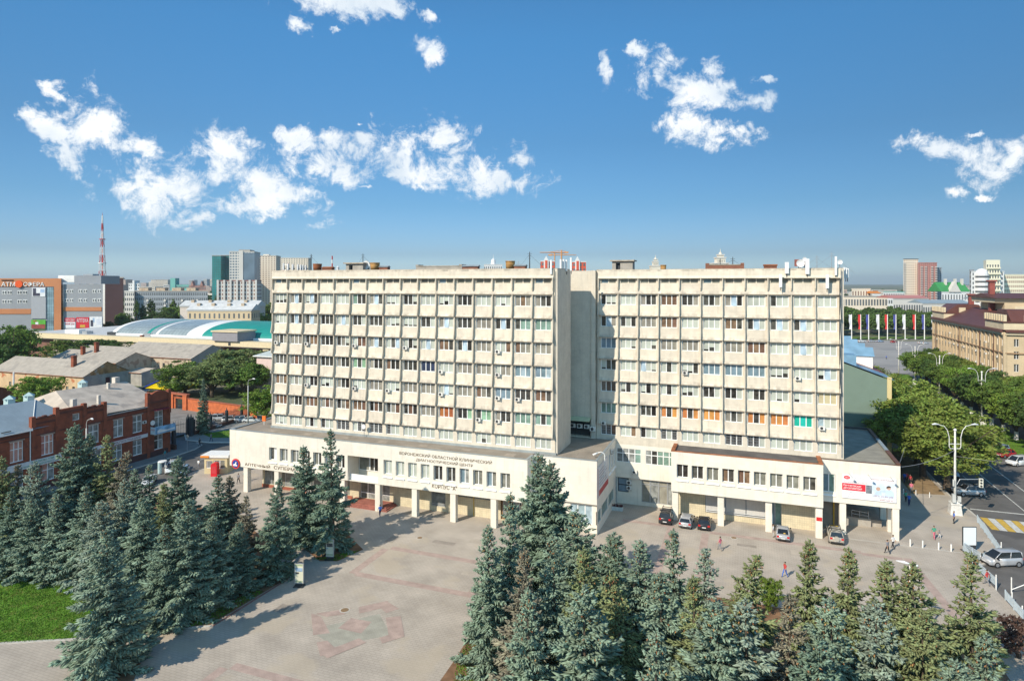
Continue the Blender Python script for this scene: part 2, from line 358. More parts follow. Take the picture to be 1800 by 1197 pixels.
# ------------------------------------------------------------------ the clinic: two tower slabs on low front blocks
LED0, FH = 12.36, 3.395; TOP = 36.38; RF = 9.95
ROWS_L = ['hhh csd hsd ggg ggg edd csd hhg ddh ggg hhg ddd ggg ghg cbc cdd', 'hgg dsd dsc ddd gsg ddg ddd ghh hhh ddg csg ddd ccc dsd dee eee',
 'cdc ccc dbb ddd dch gbb csd gds gdh gsg bbd dsd ccc ggb bcc ccc', 'ddd cbd ddd ddd cdd fdf cdd bdd ddd nnn ggg ccc ccc gcc ulu uul',
 'bcb gcg gdd hhg cdd hgg ccc ggh ccc ccc gsh ccc bcd uuu ddd bbd', 'bbb cdd bbb cbc dcb bbb dbd dcb dbd ccc rrr ddf dff cdd eee ede',
 'ghg ggg gdg dgg kkk gkk kkk kgg ggg ggg ggg ggg ghg ggg ggg ggg']
ROWS_R = ['dhh ggg cdd bbb ddc ddc csd ggg dgg ggg ggg', 'dsc dgd ccc bbb ggg ggg bbd dsg dsg dsg ggg', 'uuu ggh ggh ccc ccc hhg ccc bbb ggg gsg ggg',
 'hdd ggg sgh gdg hhd uuu uuu uuu hhh ggg hsg', 'ddd hdg hdg gdg hhg ddg ddg gdd ghg hgg yyy', 'eee ggg ddd odo odo ooo cdc odo ooo ttt lgg', 'kkb ggb dgg kgk ggg ggg kkk kkg ggg ggg ggg']
BAY = 3.085
SPROF = [(.02, 1.62), (-.05, 1.62), (-.07, 1.2), (-.11, .62), (-.18, .28), (-.31, .07), (-.33, 0), (.02, 0)]
FPROF = [(.02, 0), (-.74, 0), (-.73, .15), (-.60, .7), (-.45, 1.5), (-.36, 2.4), (-.33, FH-.02), (.02, FH-.02)]
TPROF = [(.02, 0), (-.30, .05), (-.46, .45), (-.42, 1.88), (.02, 1.88)]
M_SPAN = MB().prism(SPROF, .075, BAY-.075).mesh('spandrel', SPAN)
M_TSPAN = MB().prism([(.02, 1.56), (-.05, 1.56), (-.07, 1.1), (-.11, .62), (-.18, .28), (-.31, .07), (-.33, 0), (.02, 0)], .0, BAY).mesh('spandrel', SPAN)
M_FIN = MB().prism(FPROF, -.072, .072).mesh('fin', FIN); M_TFIN = MB().prism(TPROF, -.072, .072).mesh('fin', FIN)
M_LEDGE = MB().box(.0, BAY, -.37, -.20, -.07, -.003).mesh('ledge', LEDGE)
def tower(name, label, x0, n, y, ybk, xl, xr, rows):
    t = thing(name, label, 'clinic tower', ((xl+xr)/2, y+3, RF))
    W = MB(); zones = []
    holes = []
    for i in range(n):
        a = x0+BAY*i-xl
        holes.append((a+.34, a+.34+2.41, 10.6, 12.22))
        for k in range(1, 7): holes.append((a+.34, a+.34+2.41, LED0+FH*(k-1)+1.62, LED0+FH*k-.14))
        holes.append((a+.38, a+.38+2.32, 34.3, 35.02))
    W.wall((xl, y), (xr, y), RF-.6, TOP, holes, .26)
    W.quad((xr, y, RF-.6), (xr, ybk, RF-.6), (xr, ybk, TOP), (xr, y, TOP)); W.quad((xl, ybk, RF-.6), (xl, y, RF-.6), (xl, y, TOP), (xl, ybk, TOP))
    W.quad((xr, ybk, RF-.6), (xl, ybk, RF-.6), (xl, ybk, TOP), (xr, ybk, TOP))
    W.build('wall', CREAM, t)
    MB().box(xl+.25, xr-.25, y+.3, ybk-.25, TOP-.75, TOP-.62).build('roof', BITUMEN, t)
    b = MB(); b.box(xl, xr, y-.02, y+.28, TOP+.002, TOP+.07); b.box(xl, xr, ybk-.28, ybk+.02, TOP+.002, TOP+.07); b.box(xl-.02, xl+.26, y+.28, ybk-.28, TOP+.002, TOP+.068); b.box(xr-.26, xr+.02, y+.28, ybk-.28, TOP+.002, TOP+.068)
    b.build('coping', LEDGE, t)
    b = MB().prism([(.0, 35.04), (-.48, 35.04), (-.48, 35.13), (-.36, 35.2), (-.27, 35.45), (-.25, TOP-.004), (.0, TOP-.004)], xl+.3, x0+n*BAY+.1)
    b.v = [(p, q+y-.004, r) for p, q, r in b.v]; b.build('parapet', SPAN, t)
    cx, cy, cz = t.location
    for i in range(n):
        a = x0+BAY*i
        for k in range(7):
            link('spandrel', M_SPAN if k < 6 else M_TSPAN, t, (a-cx, y-.004-cy, LED0+FH*k-cz)); link('ledge', M_LEDGE, t, (a-cx, y-cy, LED0+FH*k-cz))
        for r, row in enumerate(rows):
            ks = row.split()[i]; k = 6-r
            z = 10.6 if k == 0 else LED0+FH*(k-1)+1.62
            win(t, a+.34, y+.17, z, 2.41, 1.62 if k == 0 else FH-1.76, ks)
        win(t, a+.38, y+.17, 34.3, 2.32, .72, 'mm' if (i*7) % 5 else 'um', fr=.05, mul=.16, mat=CREAM)
    for i in range(n+1):
        for k in range(6): link('fin', M_FIN, t, (x0+BAY*i-cx, y-.002-cy, LED0+FH*k+.002-cz))
        link('fin', M_TFIN, t, (x0+BAY*i-cx, y-.002-cy, 33.16-cz))
    return t
TL = tower('tower_block', 'long cream tower block, the wider left one of sixteen window bays', -49.95, 16, 0.0, 7.2, -50.35, 0.0, [r for r in ROWS_L])
TR = tower('tower_block', 'cream tower block with the orange and teal curtains, on the right', 3.36, 11, 11.7, 16.8, 3.0, 37.8, [r for r in ROWS_R])
MB().tube([(37.2, 11.45, 12.0), (37.25, 11.1, 20), (37.2, 11.1, 28), (37.25, 11.15, 35)], .05, 5).build('cable', DARKMET, TR)
MB().tube([(37.55, 11.62, 10.2), (37.55, 11.62, 36.0)], .07, 6).build('downpipe', STEEL, TR); MB().tube([(-.3, -.08, 10.2), (-.3, -.08, 36.0)], .06, 6).build('downpipe', FIN, TL)
def link_block():
    t = thing('connecting_block', 'blank shaded wall block between the two cream towers', 'building', (-2, 14, RF))
    b = MB(); b.wall((-12, 11.35), (2.3, 11.35), RF-.6, TOP-.1, [(9.4, 14.1, 10.05, 13.2)], 1.6)
    b.quad((2.3, 11.35, RF), (2.3, 20, RF), (2.3, 20, TOP-.1), (2.3, 11.35, TOP-.1)); b.quad((-12, 11.35, TOP-.1), (2.3, 11.35, TOP-.1), (2.3, 20, TOP-.1), (-12, 20, TOP-.1))
    b.box(2.3, 2.95, 11.1, 20, RF-.6, TOP-.06); b.quad((-12, 7.2, RF), (-12, 11.35, RF), (-12, 11.35, TOP-.2), (-12, 7.2, TOP-.2)); b.build('wall', CREAM, t)
    MB().box(-2.7, 2.2, 12.5, 12.9, 10.05, 13.3).build('recess', DARKMET, t)
    MB().prism([(11.3, 13.2), (10.2, 12.75), (10.2, 12.7), (11.3, 13.1)], -2.6, 2.2).build('awning', M('pale_green_sheet', (.52, .55, .36), .5), t)
link_block()

# --- low front block on the left, with the shop and the lettering
LP = thing('front_block', 'long low front block with brown lettering and a shop below', 'clinic front block', (-29, -1.5, 0))
Y0 = -4.25; XA, XB = -55.3, -3.05
def podium_windows(t, xs, w, z0, z1, y, ks, sillz=.5):
    cx, cy, cz = t.location
    for x, k in zip(xs, ks):
        win(t, x+.02, y+.42, z0, w-.04, z1-z0, k, fr=.06, mul=.12)
    for x in xs:
        MB().prism([(y+.40, z0-.02), (y-.16, z0-.42), (y-.16, z0-.50), (y+.40, z0-.50)], x-.06, x+w+.06).build('sloped_sill', UPVC, t)
LX = [-47.2+2.15*i for i in range(7)]; RX = [-25.85+2.09*i for i in range(10)]
LKS = ['dw', 'mi', 'mi', 'id', 'md', 'id', 'md']; RKS = ['gg', 'gg', 'gg', 'gg', 'dd', 'dd', 'ui', 'mm', 'um', 'mm']
b = MB()
holes = [(x-XA, x-XA+1.55, 5.8, 7.85) for x in LX] + [(x-XA, x-XA+1.45, 5.75, 7.9) for x in RX] + [(-32.2-XA, -26.8-XA, 4.1, 7.95)]
b.wall((XA, Y0), (XB, Y0), 4.1, RF+.12, holes[:-1] + [(-32.2-XA, -26.8-XA, 4.1, 7.95)], .45)
b.quad((XA, 9, -.1), (XA, Y0, 4.1), (XA, Y0, RF+.12), (XA, 9, RF+.12)); b.quad((XB, Y0, 4.1), (XB, 0, 4.1), (XB, 0, RF+.12), (XB, Y0, RF+.12))
b.quad((XA, Y0, 4.1), (XA, 0, 4.1), (-32.2, 0, 4.1), (-32.2, Y0, 4.1)); b.quad((-26.8, Y0, 4.1), (-26.8, 0, 4.1), (XB, 0, 4.1), (XB, Y0, 4.1))
b.quad((-32.2, -1.2, 4.1), (-26.8, -1.2, 4.1), (-26.8, -1.2, 8), (-32.2, -1.2, 8)); b.quad((-32.2, Y0+.45, 7.95), (-26.8, Y0+.45, 7.95), (-26.8, -1.2, 7.95), (-32.2, -1.2, 7.95))
b.quad((-32.2, Y0+.45, 4.1), (-32.2, -1.2, 4.1), (-32.2, -1.2, 7.95), (-32.2, Y0+.45, 7.95)); b.quad((-26.8, -1.2, 4.1), (-26.8, Y0+.45, 4.1), (-26.8, Y0+.45, 7.95), (-26.8, -1.2, 7.95))
b.build('wall', WHITEW, LP)
podium_windows(LP, LX, 1.55, 5.8, 7.85, Y0, LKS); podium_windows(LP, RX, 1.45, 5.75, 7.9, Y0, RKS)
b = MB().box(XA+.3, XB-.3, Y0+.3, 9, RF-.25, RF); b.build('roof', ROOF, LP)
b = MB(); b.box(XA-.05, XB+.05, Y0-.05, Y0+.32, RF+.123, RF+.19); b.box(XA-.05, XA+.32, Y0+.32, 9, RF+.123, RF+.188); b.box(XB-.3, XB+.05, Y0+.32, -1.75, RF+.123, RF+.188)
b.build('coping', FLASH, LP)
MB().box(-50.3, -.1, -.34, -.02, RF+.004, RF+.28).build('roof_upstand', FLASH, LP)
for i in range(7):
    MB().box(-49+7*i, -49+7*i+1.4, -2.9+.3*(i % 3), -1.6, RF+.006, RF+.012).build('roof_patch', M('roof_patch', (.37, .31, .25), .9, .2), LP)
for x in [-52.1+6.28*i for i in range(8)]:
    MB().box(x-.42, x+.42, Y0+.12, Y0+.92, 0, 4.097).build('column', WHITEW, LP)
# ground floor behind the columns
b = MB(); YL = -.9
b.wall((-51.5, YL), (XB, YL), -.1, 4.2, [(.4, 17.4, .55, 3.9), (19.3, 24.7, .45, 4.2), (27.6, 29.4, 2.75, 3.7), (31.9, 34.3, .7, 3.8), (36.1, 41.6, 2.6, 3.75), (44.4, 46.4, 2.4, 3.75), (43.2, 44.3, .1, 3.7), (47.6, 51.5-3.3, .6, 3.8)][:7], .25)
b.build('ground_wall', GREYTILE, LP)
MB().box(-51.55, -33.6, YL-.08, YL-.005, -.1, .5).build('plinth', M('red_granite', (.30, .10, .065), .5, .2), LP)
for i in range(6):
    win(LP, -51.05+2.83*i, YL+.18, .56, 2.79, 3.32, ['im', 'mi', 'im', 'ii', 'mi', 'im'][i], mat=STEEL)
for i in range(4): win(LP, -32.15+1.33*i, YL+.16, .1, 1.33, 3.95, 'm' if i in (0,) else 'i', mat=UPVC, fr=.06, transom=.3)
win(LP, -32.1+2.0, -1.32, 5.0, 3.2, 2.55, 'dddd', transom=.0, mul=.14); win(LP, -32.1, -1.32, 5.0, 1.95, 2.55, 'm')
MB().box(-32.15, -26.85, Y0+.6, Y0+.72, 4.1, 5.0).build('balcony_panel', UPVC, LP); MB().box(-32.19, -26.81, Y0+.6, -1.25, 4.02, 4.09).build('balcony_floor', WHITEW, LP)
REDT = M('red_paving', (.33, .125, .095), .8, .2, 1.2, tile=(.3, .3, .015), tilevert=False)
for i in range(3): MB().box(-33.6+.3*i, -25.4-.3*i, -4.6+.35*i+.5, YL, -.02+.15*i, .13+.15*i).build('step', REDT, LP)
win(LP, -51.5+27.6, YL+.18, 2.75, 1.8, .95, 'kk', mat=DARKMET); win(LP, -51.5+31.9, YL+.18, .7, 2.4, 3.1, 'i', mat=STEEL, transom=.1)
for i in range(4): win(LP, -51.5+36.1+1.375*i, YL+.18, 2.6, 1.37, 1.15, 'm', mat=STEEL)
win(LP, -51.5+44.4, YL+.18, 2.4, 2.0, 1.35, 'm', mat=STEEL); MB().box(-51.5+43.2, -51.5+44.3, YL+.2, YL+.26, .1, 3.7).build('door', M('brown_door', (.22, .13, .06), .6), LP)
win(LP, -8.1+.2, YL-.1, .6, 2.6, 3.2, 'ii', mat=STEEL, transom=.12)
for x in (-12.5, -3.6): MB().tube([(x, YL-.15, .1), (x, YL-.15, 4.0)], .06).build('gas_pipe', M('yellow_pipe', (.55, .36, .04), .5), LP)
BRN = M('bronze_letters', (.12, .07, .035), .5, .2, 3)
letters('ВОРОНЕЖСКИЙ ОБЛАСТНОЙ КЛИНИЧЕСКИЙ', LP, -23.1, Y0-.02, 8.95, 14.8, .56, BRN, bold=.004, depth=.015)
letters('ДИАГНОСТИЧЕСКИЙ ЦЕНТР', LP, -20.3, Y0-.02, 8.2, 9.1, .56, BRN, bold=.004, depth=.015)
letters('КОРПУС "А"', LP, -17.7, Y0-.02, 4.62, 4.0, .62, BRN, bold=.004, depth=.015)
letters('АПТЕЧНЫЙ', LP, -52.1, Y0-.02, 4.42, 5.1, .56, BRN, bold=.004, depth=.015); letters('СУПЕРМАРКЕТ', LP, -46.2, Y0-.02, 4.42, 7.3, .56, BRN, bold=.004, depth=.015)
# round sign at the corner
rs = thing('round_sign', 'round blue sign with red rim and white bird at the shop corner', 'shop sign', (-53.9, Y0-.15, 4.55))
def disc(r, y0, y1, n=24, c=(-53.9, 4.55)):
    return MB().prism([(c[0]+r*cos(2*pi*i/n), c[1]+r*sin(2*pi*i/n)) for i in range(n)], y1, y0, 'y')
disc(.82, Y0-.05, Y0-.20).build('rim', M('red_enamel', (.62, .05, .03), .3), rs); disc(.62, Y0-.201, Y0-.24).build('panel', M('blue_enamel', (.03, .06, .30), .3), rs)
b = MB(); b.prism([(-54.3, 4.2), (-53.5, 4.2), (-53.5, 4.38), (-53.75, 4.5), (-53.62, 4.85), (-53.8, 4.9), (-53.95, 4.55), (-54.2, 4.5), (-54.35, 4.4)], Y0-.242, Y0-.27, 'y'); b.build('emblem', WHITEP, rs)

# --- stepped middle block
CP = thing('middle_block', 'stepped low middle block with bare white wall and side banner', 'clinic front block', (1.5, 5, 0))
b = MB(); YC = -1.6; XC0, XC1 = -3.0, 6.05
b.wall((XC0, YC), (XC1, YC), 4.1, RF+.12); b.wall((XC0+.3, YC+.5), (XC1, YC+.5), -.1, 4.1, [(4.9, 8.0, 1.15, 3.75)], .2)
b.quad((XC0, YC, 4.1), (XC0, YC+.5, 4.1), (XC1, YC+.5, 4.1), (XC1, YC, 4.1))
b.wall((XC1, YC), (XC1, 11.7), -.1, RF+.12, [(7.9, 9.3, 6.3, 8.85), (9.7, 11.1, 6.3, 8.85), (11.45, 12.85, 6.3, 8.85), (.4, 2.6, 1.25, 3.0), (3.0, 7.2, 1.25, 3.0), (7.7, 11.6, 1.25, 3.0)], .22)
b.build('wall', WHITEW, CP)
for a in (7.9, 9.7, 11.45):
    win(CP, XC1-.16, YC+a, 6.3, 1.4, 2.55, 'iw'[:1]+'i', 'E'); MB().prism([(XC1-.2, 6.28), (XC1+.16, 5.9), (XC1+.16, 5.82), (XC1-.2, 5.82)], YC+a-.05, YC+a+1.45, 'y').build('sloped_sill', UPVC, CP)
for a, w, k in ((.4, 2.2, 'ee'), (3.0, 4.2, 'eeee'), (7.7, 3.9, 'eee')): win(CP, XC1-.16, YC+a, 1.25, w, 1.75, k, 'E', mat=STEEL)
win(CP, XC0+.3+4.9, YC+.66, 1.15, 3.1, 2.6, 'lll')
MB().box(XC0+.1, XC1-.3, YC+.3, 11.3, RF-.25, RF-.004).build('roof', ROOF, CP)
b = MB(); b.box(XC0+.06, XC1+.05, YC-.05, YC+.3, RF+.124, RF+.19); b.box(XC1-.3, XC1+.05, YC+.3, 11.66, RF+.124, RF+.188); b.build('coping', FLASH, CP)
# banner on the side wall
bn = thing('wall_banner', 'white banner with grey lines and red band on the side wall', 'banner', (XC1+.1, 2, 5))
MB().box(XC1+.03, XC1+.09, -1.45, 5.45, 4.95, 9.1).build('panel', M('banner_white', (.58, .57, .58), .5, .04), bn)
b = MB(); b.box(XC1+.092, XC1+.1, -.6, 5.45, 5.0, 5.8); b.box(XC1+.092, XC1+.1, -1.4, -1.15, 5.0, 9.0); b.build('red_band', M('banner_red', (.40, .05, .05), .5), bn)
b = MB()
for i in range(6): b.box(XC1+.092, XC1+.1, -.5, 4.6-.5*(i % 3), 6.2+.42*i, 6.32+.42*i)
b.build('printed_lines', M('banner_grey', (.30, .28, .32), .5), bn)
def lamp_arm(x, y, z0):
    t = thing('wall_lamp', 'white swan-neck lamp rising from the banner wall', 'wall lamp', (x, y, z0))
    MB().tube([(x, y, z0), (x+.35, y, z0-.1), (x+.5, y, z0+.6), (x+.5, y, z0+2.8), (x+.42, y-.1, z0+3.2), (x+.05, y-.35, z0+3.45), (x-.5, y-.6, z0+3.3)], .07, 7).build('bracket', WHITEP, t, True)
    MB().tube([(x-.4, y-.55, z0+3.34), (x-1.0, y-.85, z0+3.05)], [.10, .16], 7).build('lamp_head', WHITEP, t, True)
lamp_arm(XC1, 1.2, 7.3)

# --- wall with big panes behind the yard, under the right tower
CW = thing('yard_wing', 'two storey wing with wide white framed windows behind the yard', 'clinic wing', (10.5, 14, 0))
b = MB(); YW = 11.71
z0 = P(1090, YW, 811)[1]; z1 = P(1090, YW, 787)[1]
b.wall((6.06, YW), (15.2, YW), 4.2, RF-.58, [(.15, 3.9, z0, z1), (4.6, 9.0, z0, z1)], .15); b.wall((6.06, YW+.5), (15.2, YW+.5), -.1, 4.2, [(.2, 1.9, 1.8, 4.0), (3.9, 9.1, .55, 4.0)], .2)
b.quad((6.06, YW, 4.2), (6.06, YW+.5, 4.2), (15.2, YW+.5, 4.2), (15.2, YW, 4.2)); b.build('wall', WHITEW, CW)
for i, k in enumerate('iiie'): win(CW, 6.21+.93*i, YW+.1, z0, .93, z1-z0, k, transom=.64, fr=.06)
for i, k in enumerate('ideee'): win(CW, 10.66+.88*i, YW+.1, z0, .88, z1-z0, k, transom=.64, fr=.06)
win(CW, 6.3, YW+.6, 1.8, 1.65, 2.2, 'u', mat=DARKMET, transom=.5)
for i, k in enumerate('cici'): win(CW, 9.96+1.3*i, YW+.6, .55, 1.3, 3.45, k, mat=STEEL, transom=.8)

# --- right front block on columns, with rusty roof edge
RP = thing('front_block', 'low front block on columns with rusty roof edge and nine windows', 'clinic front block', (24.9, 10, 0))
YR = 7.4; XR0, XR1 = 14.95, 34.8
RX2 = [15.72+2.08*i for i in range(9)]
b = MB().wall((XR0, YR), (XR1, YR), 4.28, RF+.1, [(x-XR0, x-XR0+1.6, 6.35, 8.25) for x in RX2], .45)
b.quad((XR0, 11.7, 4.28), (XR0, YR, 4.28), (XR0, YR, RF+.1), (XR0, 11.7, RF+.1)); b.quad((XR1, YR, 4.28), (XR1, 11.7, 4.28), (XR1, 11.7, RF+.1), (XR1, YR, RF+.1))
b.quad((XR0, YR, 4.28), (XR0, 11.7, 4.28), (XR1, 11.7, 4.28), (XR1, YR, 4.28)); b.build('wall', WHITEW, RP)
podium_windows(RP, RX2, 1.6, 6.35, 8.25, YR, ['dd', 'dd', 'mm', 'bd', 'bb', 'mm', 'mm', 'mm', 'md'])
MB().box(XR0+.3, XR1-.3, YR+.3, 11.69, RF-.3, RF).build('roof', BITUMEN, RP)
b = MB(); b.box(XR0-.05, XR1+.05, YR-.06, YR+.32, RF+.103, RF+.17); b.box(XR0-.05, XR0+.5, YR+.32, 11.68, RF+.103, RF+.24); b.box(XR1-.5, XR1+.05, YR+.32, 11.68, RF+.103, RF+.2); b.build('coping', RUSTY, RP)
for x in (15.45, 21.74, 28.04, 34.33): MB().box(x-.42, x+.42, YR+.4, YR+1.2, 0, 4.277).build('column', WHITEW, RP)
b = MB().wall((15.2, 10.45), (XR1, 10.45), -.1, 4.3, [(4.3, 12.8, .75, 4.1), (12.9, 14.6, .2, 4.1)], .2); b.build('ground_wall', GREYTILE, RP)
SHUT = M('pale_roller_shutter', (.56, .55, .53), .6, .04, 2, tile=(.14, 9, .02), tcol=.75)
for i in range(3): MB().box(15.2+4.35+2.8*i, 15.2+4.35+2.8*i+2.7, 10.52, 10.6, .8, 4.05).build('shutter', SHUT, RP)
for zz in (.95, 1.2): MB().tube([(19.6, 10.3, zz), (27.9, 10.3, zz)], .04).build('guard_rail', STEEL, RP)
win(RP, 28.1, 10.6, .2, 1.7, 3.85, 'ue', mat=STEEL)
MB().box(34.0, 34.7, YR+.36, YR+.395, 2.35, 2.85).build('red_plate', M('red_plate', (.55, .03, .03), .4), RP)

# --- corner block with the billboard, open at street level
SR = thing('corner_block', 'low corner block with a large billboard over an open passage', 'clinic front block', (40, 20, 0))
YS = 10.42; XS0, XS1 = 34.85, 44.36; YSB = 32.6
b = MB().wall((XS0, YS), (XS1, YS), 4.28, RF+.1, [(.15, 1.75, 5.6, 8.1)], .3)
b.quad((XS1, YS, 4.28), (XS1, YSB, 4.28), (XS1, YSB, RF+.1), (XS1, YS, RF+.1)); b.quad((XS0, YS, 4.28), (XS0, YSB, 4.28), (XS1, YSB, 4.28), (XS1, YS, 4.28)); b.quad((XS1, YSB, 4.28), (37.8, YSB, 4.28), (37.8, YSB, RF+.1), (XS1, YSB, RF+.1))
b.build('wall', WHITEW, SR)
win(SR, XS0+.2, YS+.2, 5.6, 1.5, 2.5, 'ue'); MB().prism([(YS+.3, 5.58), (YS-.12, 5.2), (YS-.12, 5.1), (YS+.3, 5.1)], XS0+.1, XS0+1.8).build('sloped_sill', UPVC, SR)
MB().prism([(37.7, RF-.3), (XS1-.35, RF-.3), (XS1-.35, RF-.02), (37.7, RF-.004)], YS+.3, YSB-.3, 'y').build('roof', M('roof_felt', (.27, .25, .205), .9, .2, .6), SR)
MB().box(34.9, 37.7, YS+.3, 11.66, RF-.3, RF-.006).build('roof', M('roof_felt', (.27, .25, .205), .9), SR)
BROWN = M('brown_flashing', (.13, .065, .045), .6, .3, 1)
b = MB(); b.box(XS0+.02, XS1+.06, YS-.05, YS+.25, RF+.103, RF+.16); b.build('coping', BROWN, SR)
for i in range(6):
    y0 = YS+.25+3.65*i; MB().box(XS1-.4, XS1+.06, y0+.004, y0+3.64, RF+.103, RF+.32).build('coping', FLASH if i in (2, 3) else BROWN, SR)
MB().box(37.9, XS1-.4, YSB-.3, YSB, RF+.103, RF+.4).build('coping', DARKMET, SR)
for x, y in ((37.55, 11.0), (43.85, 10.9), (43.85, 14.0), (43.85, 19), (43.85, 25)): MB().box(x-.4, x+.4, y-.4, y+.4, 0, 4.277).build('column', WHITEW, SR)
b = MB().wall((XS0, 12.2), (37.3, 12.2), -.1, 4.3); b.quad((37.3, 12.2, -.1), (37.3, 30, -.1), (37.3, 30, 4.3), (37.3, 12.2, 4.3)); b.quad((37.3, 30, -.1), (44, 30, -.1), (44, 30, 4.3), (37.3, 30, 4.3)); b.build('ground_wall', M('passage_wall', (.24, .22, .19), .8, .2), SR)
MB().tube([(36.6, 12.05, .4), (36.6, 12.05, 4.1)], .09).build('gas_pipe', MATS['yellow_pipe'], SR); MB().box(36.1, 37.1, 11.9, 12.1, .35, .55).build('gas_pipe', MATS['yellow_pipe'], SR)
MB().box(37.6, 41.6, 14.6, 15.0, 0, 1.15).build('ramp_wall', CONC, SR); MB().box(37.5, 43, 15.1, 20, 0, .9).build('landing', CONC, SR)
b = MB(); b.tube([(39.2, 14.8, 2.1), (41.3, 14.8, 1.9)], .05); b.tube([(39.2, 14.8, 1.6), (41.3, 14.8, 1.45)], .05)
for x in (39.2, 40.2, 41.3): b.tube([(x, 14.8, 1.0), (x, 14.8, 2.1)], .05)
b.build('handrail', STEEL, SR)
# billboard
bb = thing('billboard', 'wide white medical billboard with red strip over the passage', 'billboard', (40.65, YS-.1, 5))
YB = YS-.05
MB().box(37.4, 43.9, YB-.1, YB, 5.08, 8.3).build('panel', M('billboard_white', (.74, .74, .76), .4, .03), bb)
MB().box(41.0, 43.7, YB-.106, YB-.102, 5.6, 7.6).build('photo_background', M('billboard_blue_haze', (.60, .70, .80), .4, .15, 1.2), bb)
RB = M('billboard_red', (.62, .03, .05), .4); WT = M('billboard_ink_white', (.85, .85, .85), .4); GI = M('billboard_ink', (.34, .10, .13), .5); GG = M('billboard_grey_ink', (.42, .42, .46), .5)
MB().box(37.42, 40.25, YB-.115, YB-.11, 6.18, 7.12).build('red_strip', RB, bb)
letters('Рентгеновская', bb, 37.6, YB-.116, 6.7, 2.1, .3, WT, depth=.004); letters('денситометрия', bb, 37.6, YB-.116, 6.28, 2.2, .3, WT, depth=.004)
b = MB().prism([(38.0+.38*cos(2*pi*i/16), 7.9+.24*sin(2*pi*i/16)) for i in range(16)], YB-.103, YB-.115, 'y'); b.build('red_oval', RB, bb)
letters('ДЦ', bb, 37.8, YB-.117, 7.8, .4, .2, WT, depth=.004)
letters('(473) 20-20-205', bb, 41.2, YB-.118, 5.62, 2.3, .26, GI, depth=.004); letters('www.vodc.ru', bb, 41.9, YB-.118, 5.22, 1.6, .2, GI, depth=.004)
letters('ул. Ленина, 5а', bb, 41.2, YB-.118, 5.44, 1.9, .13, GG, depth=.004)
for i in range(3): letters(['современное оборудование', 'точная диагностика', 'опытные специалисты'][i], bb, 37.7, YB-.11, 5.9-.28*i, 2.4-.2*i, .13, GG, depth=.004)
letters('новый метод исследования костной ткани', bb, 37.6, YB-.11, 7.25, 2.9, .13, GI, depth=.004); letters('Диагностический центр', bb, 38.6, YB-.11, 7.85, 1.6, .14, GG, depth=.004); letters('приглашает на обследование', bb, 40.9, YB-.11, 7.9, 2.7, .16, GI, depth=.004)
MB().box(40.3, 41.0, YB-.112, YB-.108, 6.0, 7.1).build('x_ray_picture', M('billboard_xray', (.16, .18, .21), .4, .6, 2.5), bb)
b = MB()
for cx, cz, r in ((41.75, 6.75, .26), (43.0, 6.95, .24)): b.prism([(cx+r*cos(2*pi*i/12), cz+r*sin(2*pi*i/12)) for i in range(12)], YB-.108, YB-.113, 'y')
b.build('printed_face', M('billboard_skin', (.55, .36, .28), .5), bb)
MB().prism([(43.0+.3*cos(pi*i/8+.3), 7.0+.28*sin(pi*i/8+.3)) for i in range(9)], YB-.113, YB-.117, 'y').build('printed_hair', M('billboard_hair', (.08, .05, .04), .5), bb)
b = MB().prism([(42.5, 5.75), (43.6, 5.75), (43.55, 6.5), (43.1, 6.75), (42.7, 6.6), (42.0, 6.55), (42.0, 6.4), (42.6, 6.3)], YB-.108, YB-.112, 'y'); b.prism([(41.3, 5.9), (42.2, 5.9), (42.1, 6.4), (41.8, 6.52), (41.5, 6.4)], YB-.108, YB-.112, 'y'); b.build('printed_coat', M('billboard_coat', (.50, .62, .78), .5), bb)
for i, x in enumerate((38.6, 40.9, 43.5)):
    t = thing('spotlight', ['small spotlight arm over the left third of the billboard', 'small spotlight arm over the middle of the billboard', 'small spotlight arm at the top right of the billboard'][i], 'spotlight', (x, YS, 8.4), group='billboard spotlights')
    MB().tube([(x-.35, YS-.02, 8.5), (x, YS-.9, 8.1)], .035).build('arm', STEEL, t); MB().box(x-.14, x+.14, YS-1.05, YS-.8, 7.95, 8.1).build('lamp_head', WHITEP, t)

# --- air conditioners on the walls
def ac_proto(name='air_conditioner', fan=1):
    t = thing(name, None, None)
    MB().box(-.42, .42, -.42, -.1, .0, .62).build('casing', M('ac_white', (.66, .64, .60), .5, .1, 2, obj=.15), t, rel=False)
    MB().prism([(-.08+.24*cos(2*pi*i/12), .31+.24*sin(2*pi*i/12)) for i in range(12)], -.421, -.435, 'y').build('fan_grille', DARKMET, t, rel=False)
    b = MB(); b.box(-.36, -.3, -.46, .02, -.08, -.002); b.box(.3, .36, -.46, .02, -.08, -.002); b.build('bracket', DARKMET, t, rel=False)
    return t
AC = ac_proto(); ac_used = False
ORD = ['first', 'second', 'third', 'fourth', 'fifth', 'sixth', 'seventh', 'eighth', 'ninth', 'tenth', 'eleventh', 'twelfth', 'thirteenth', 'fourteenth', 'fifteenth', 'sixteenth']
def ac(x, y, z, label, rz=0, scale=1.0):
    global ac_used
    if not ac_used: ac_used = True; o = AC; o.location = (x, y, z); o.rotation_euler = (0, 0, rz); tag(o, label, 'air conditioner', 'air conditioners on the clinic walls')
    else: o = dup(AC, (x, y, z), rz, label)
    tag(o, None, 'air conditioner'); o.scale = (scale*.85,)*3
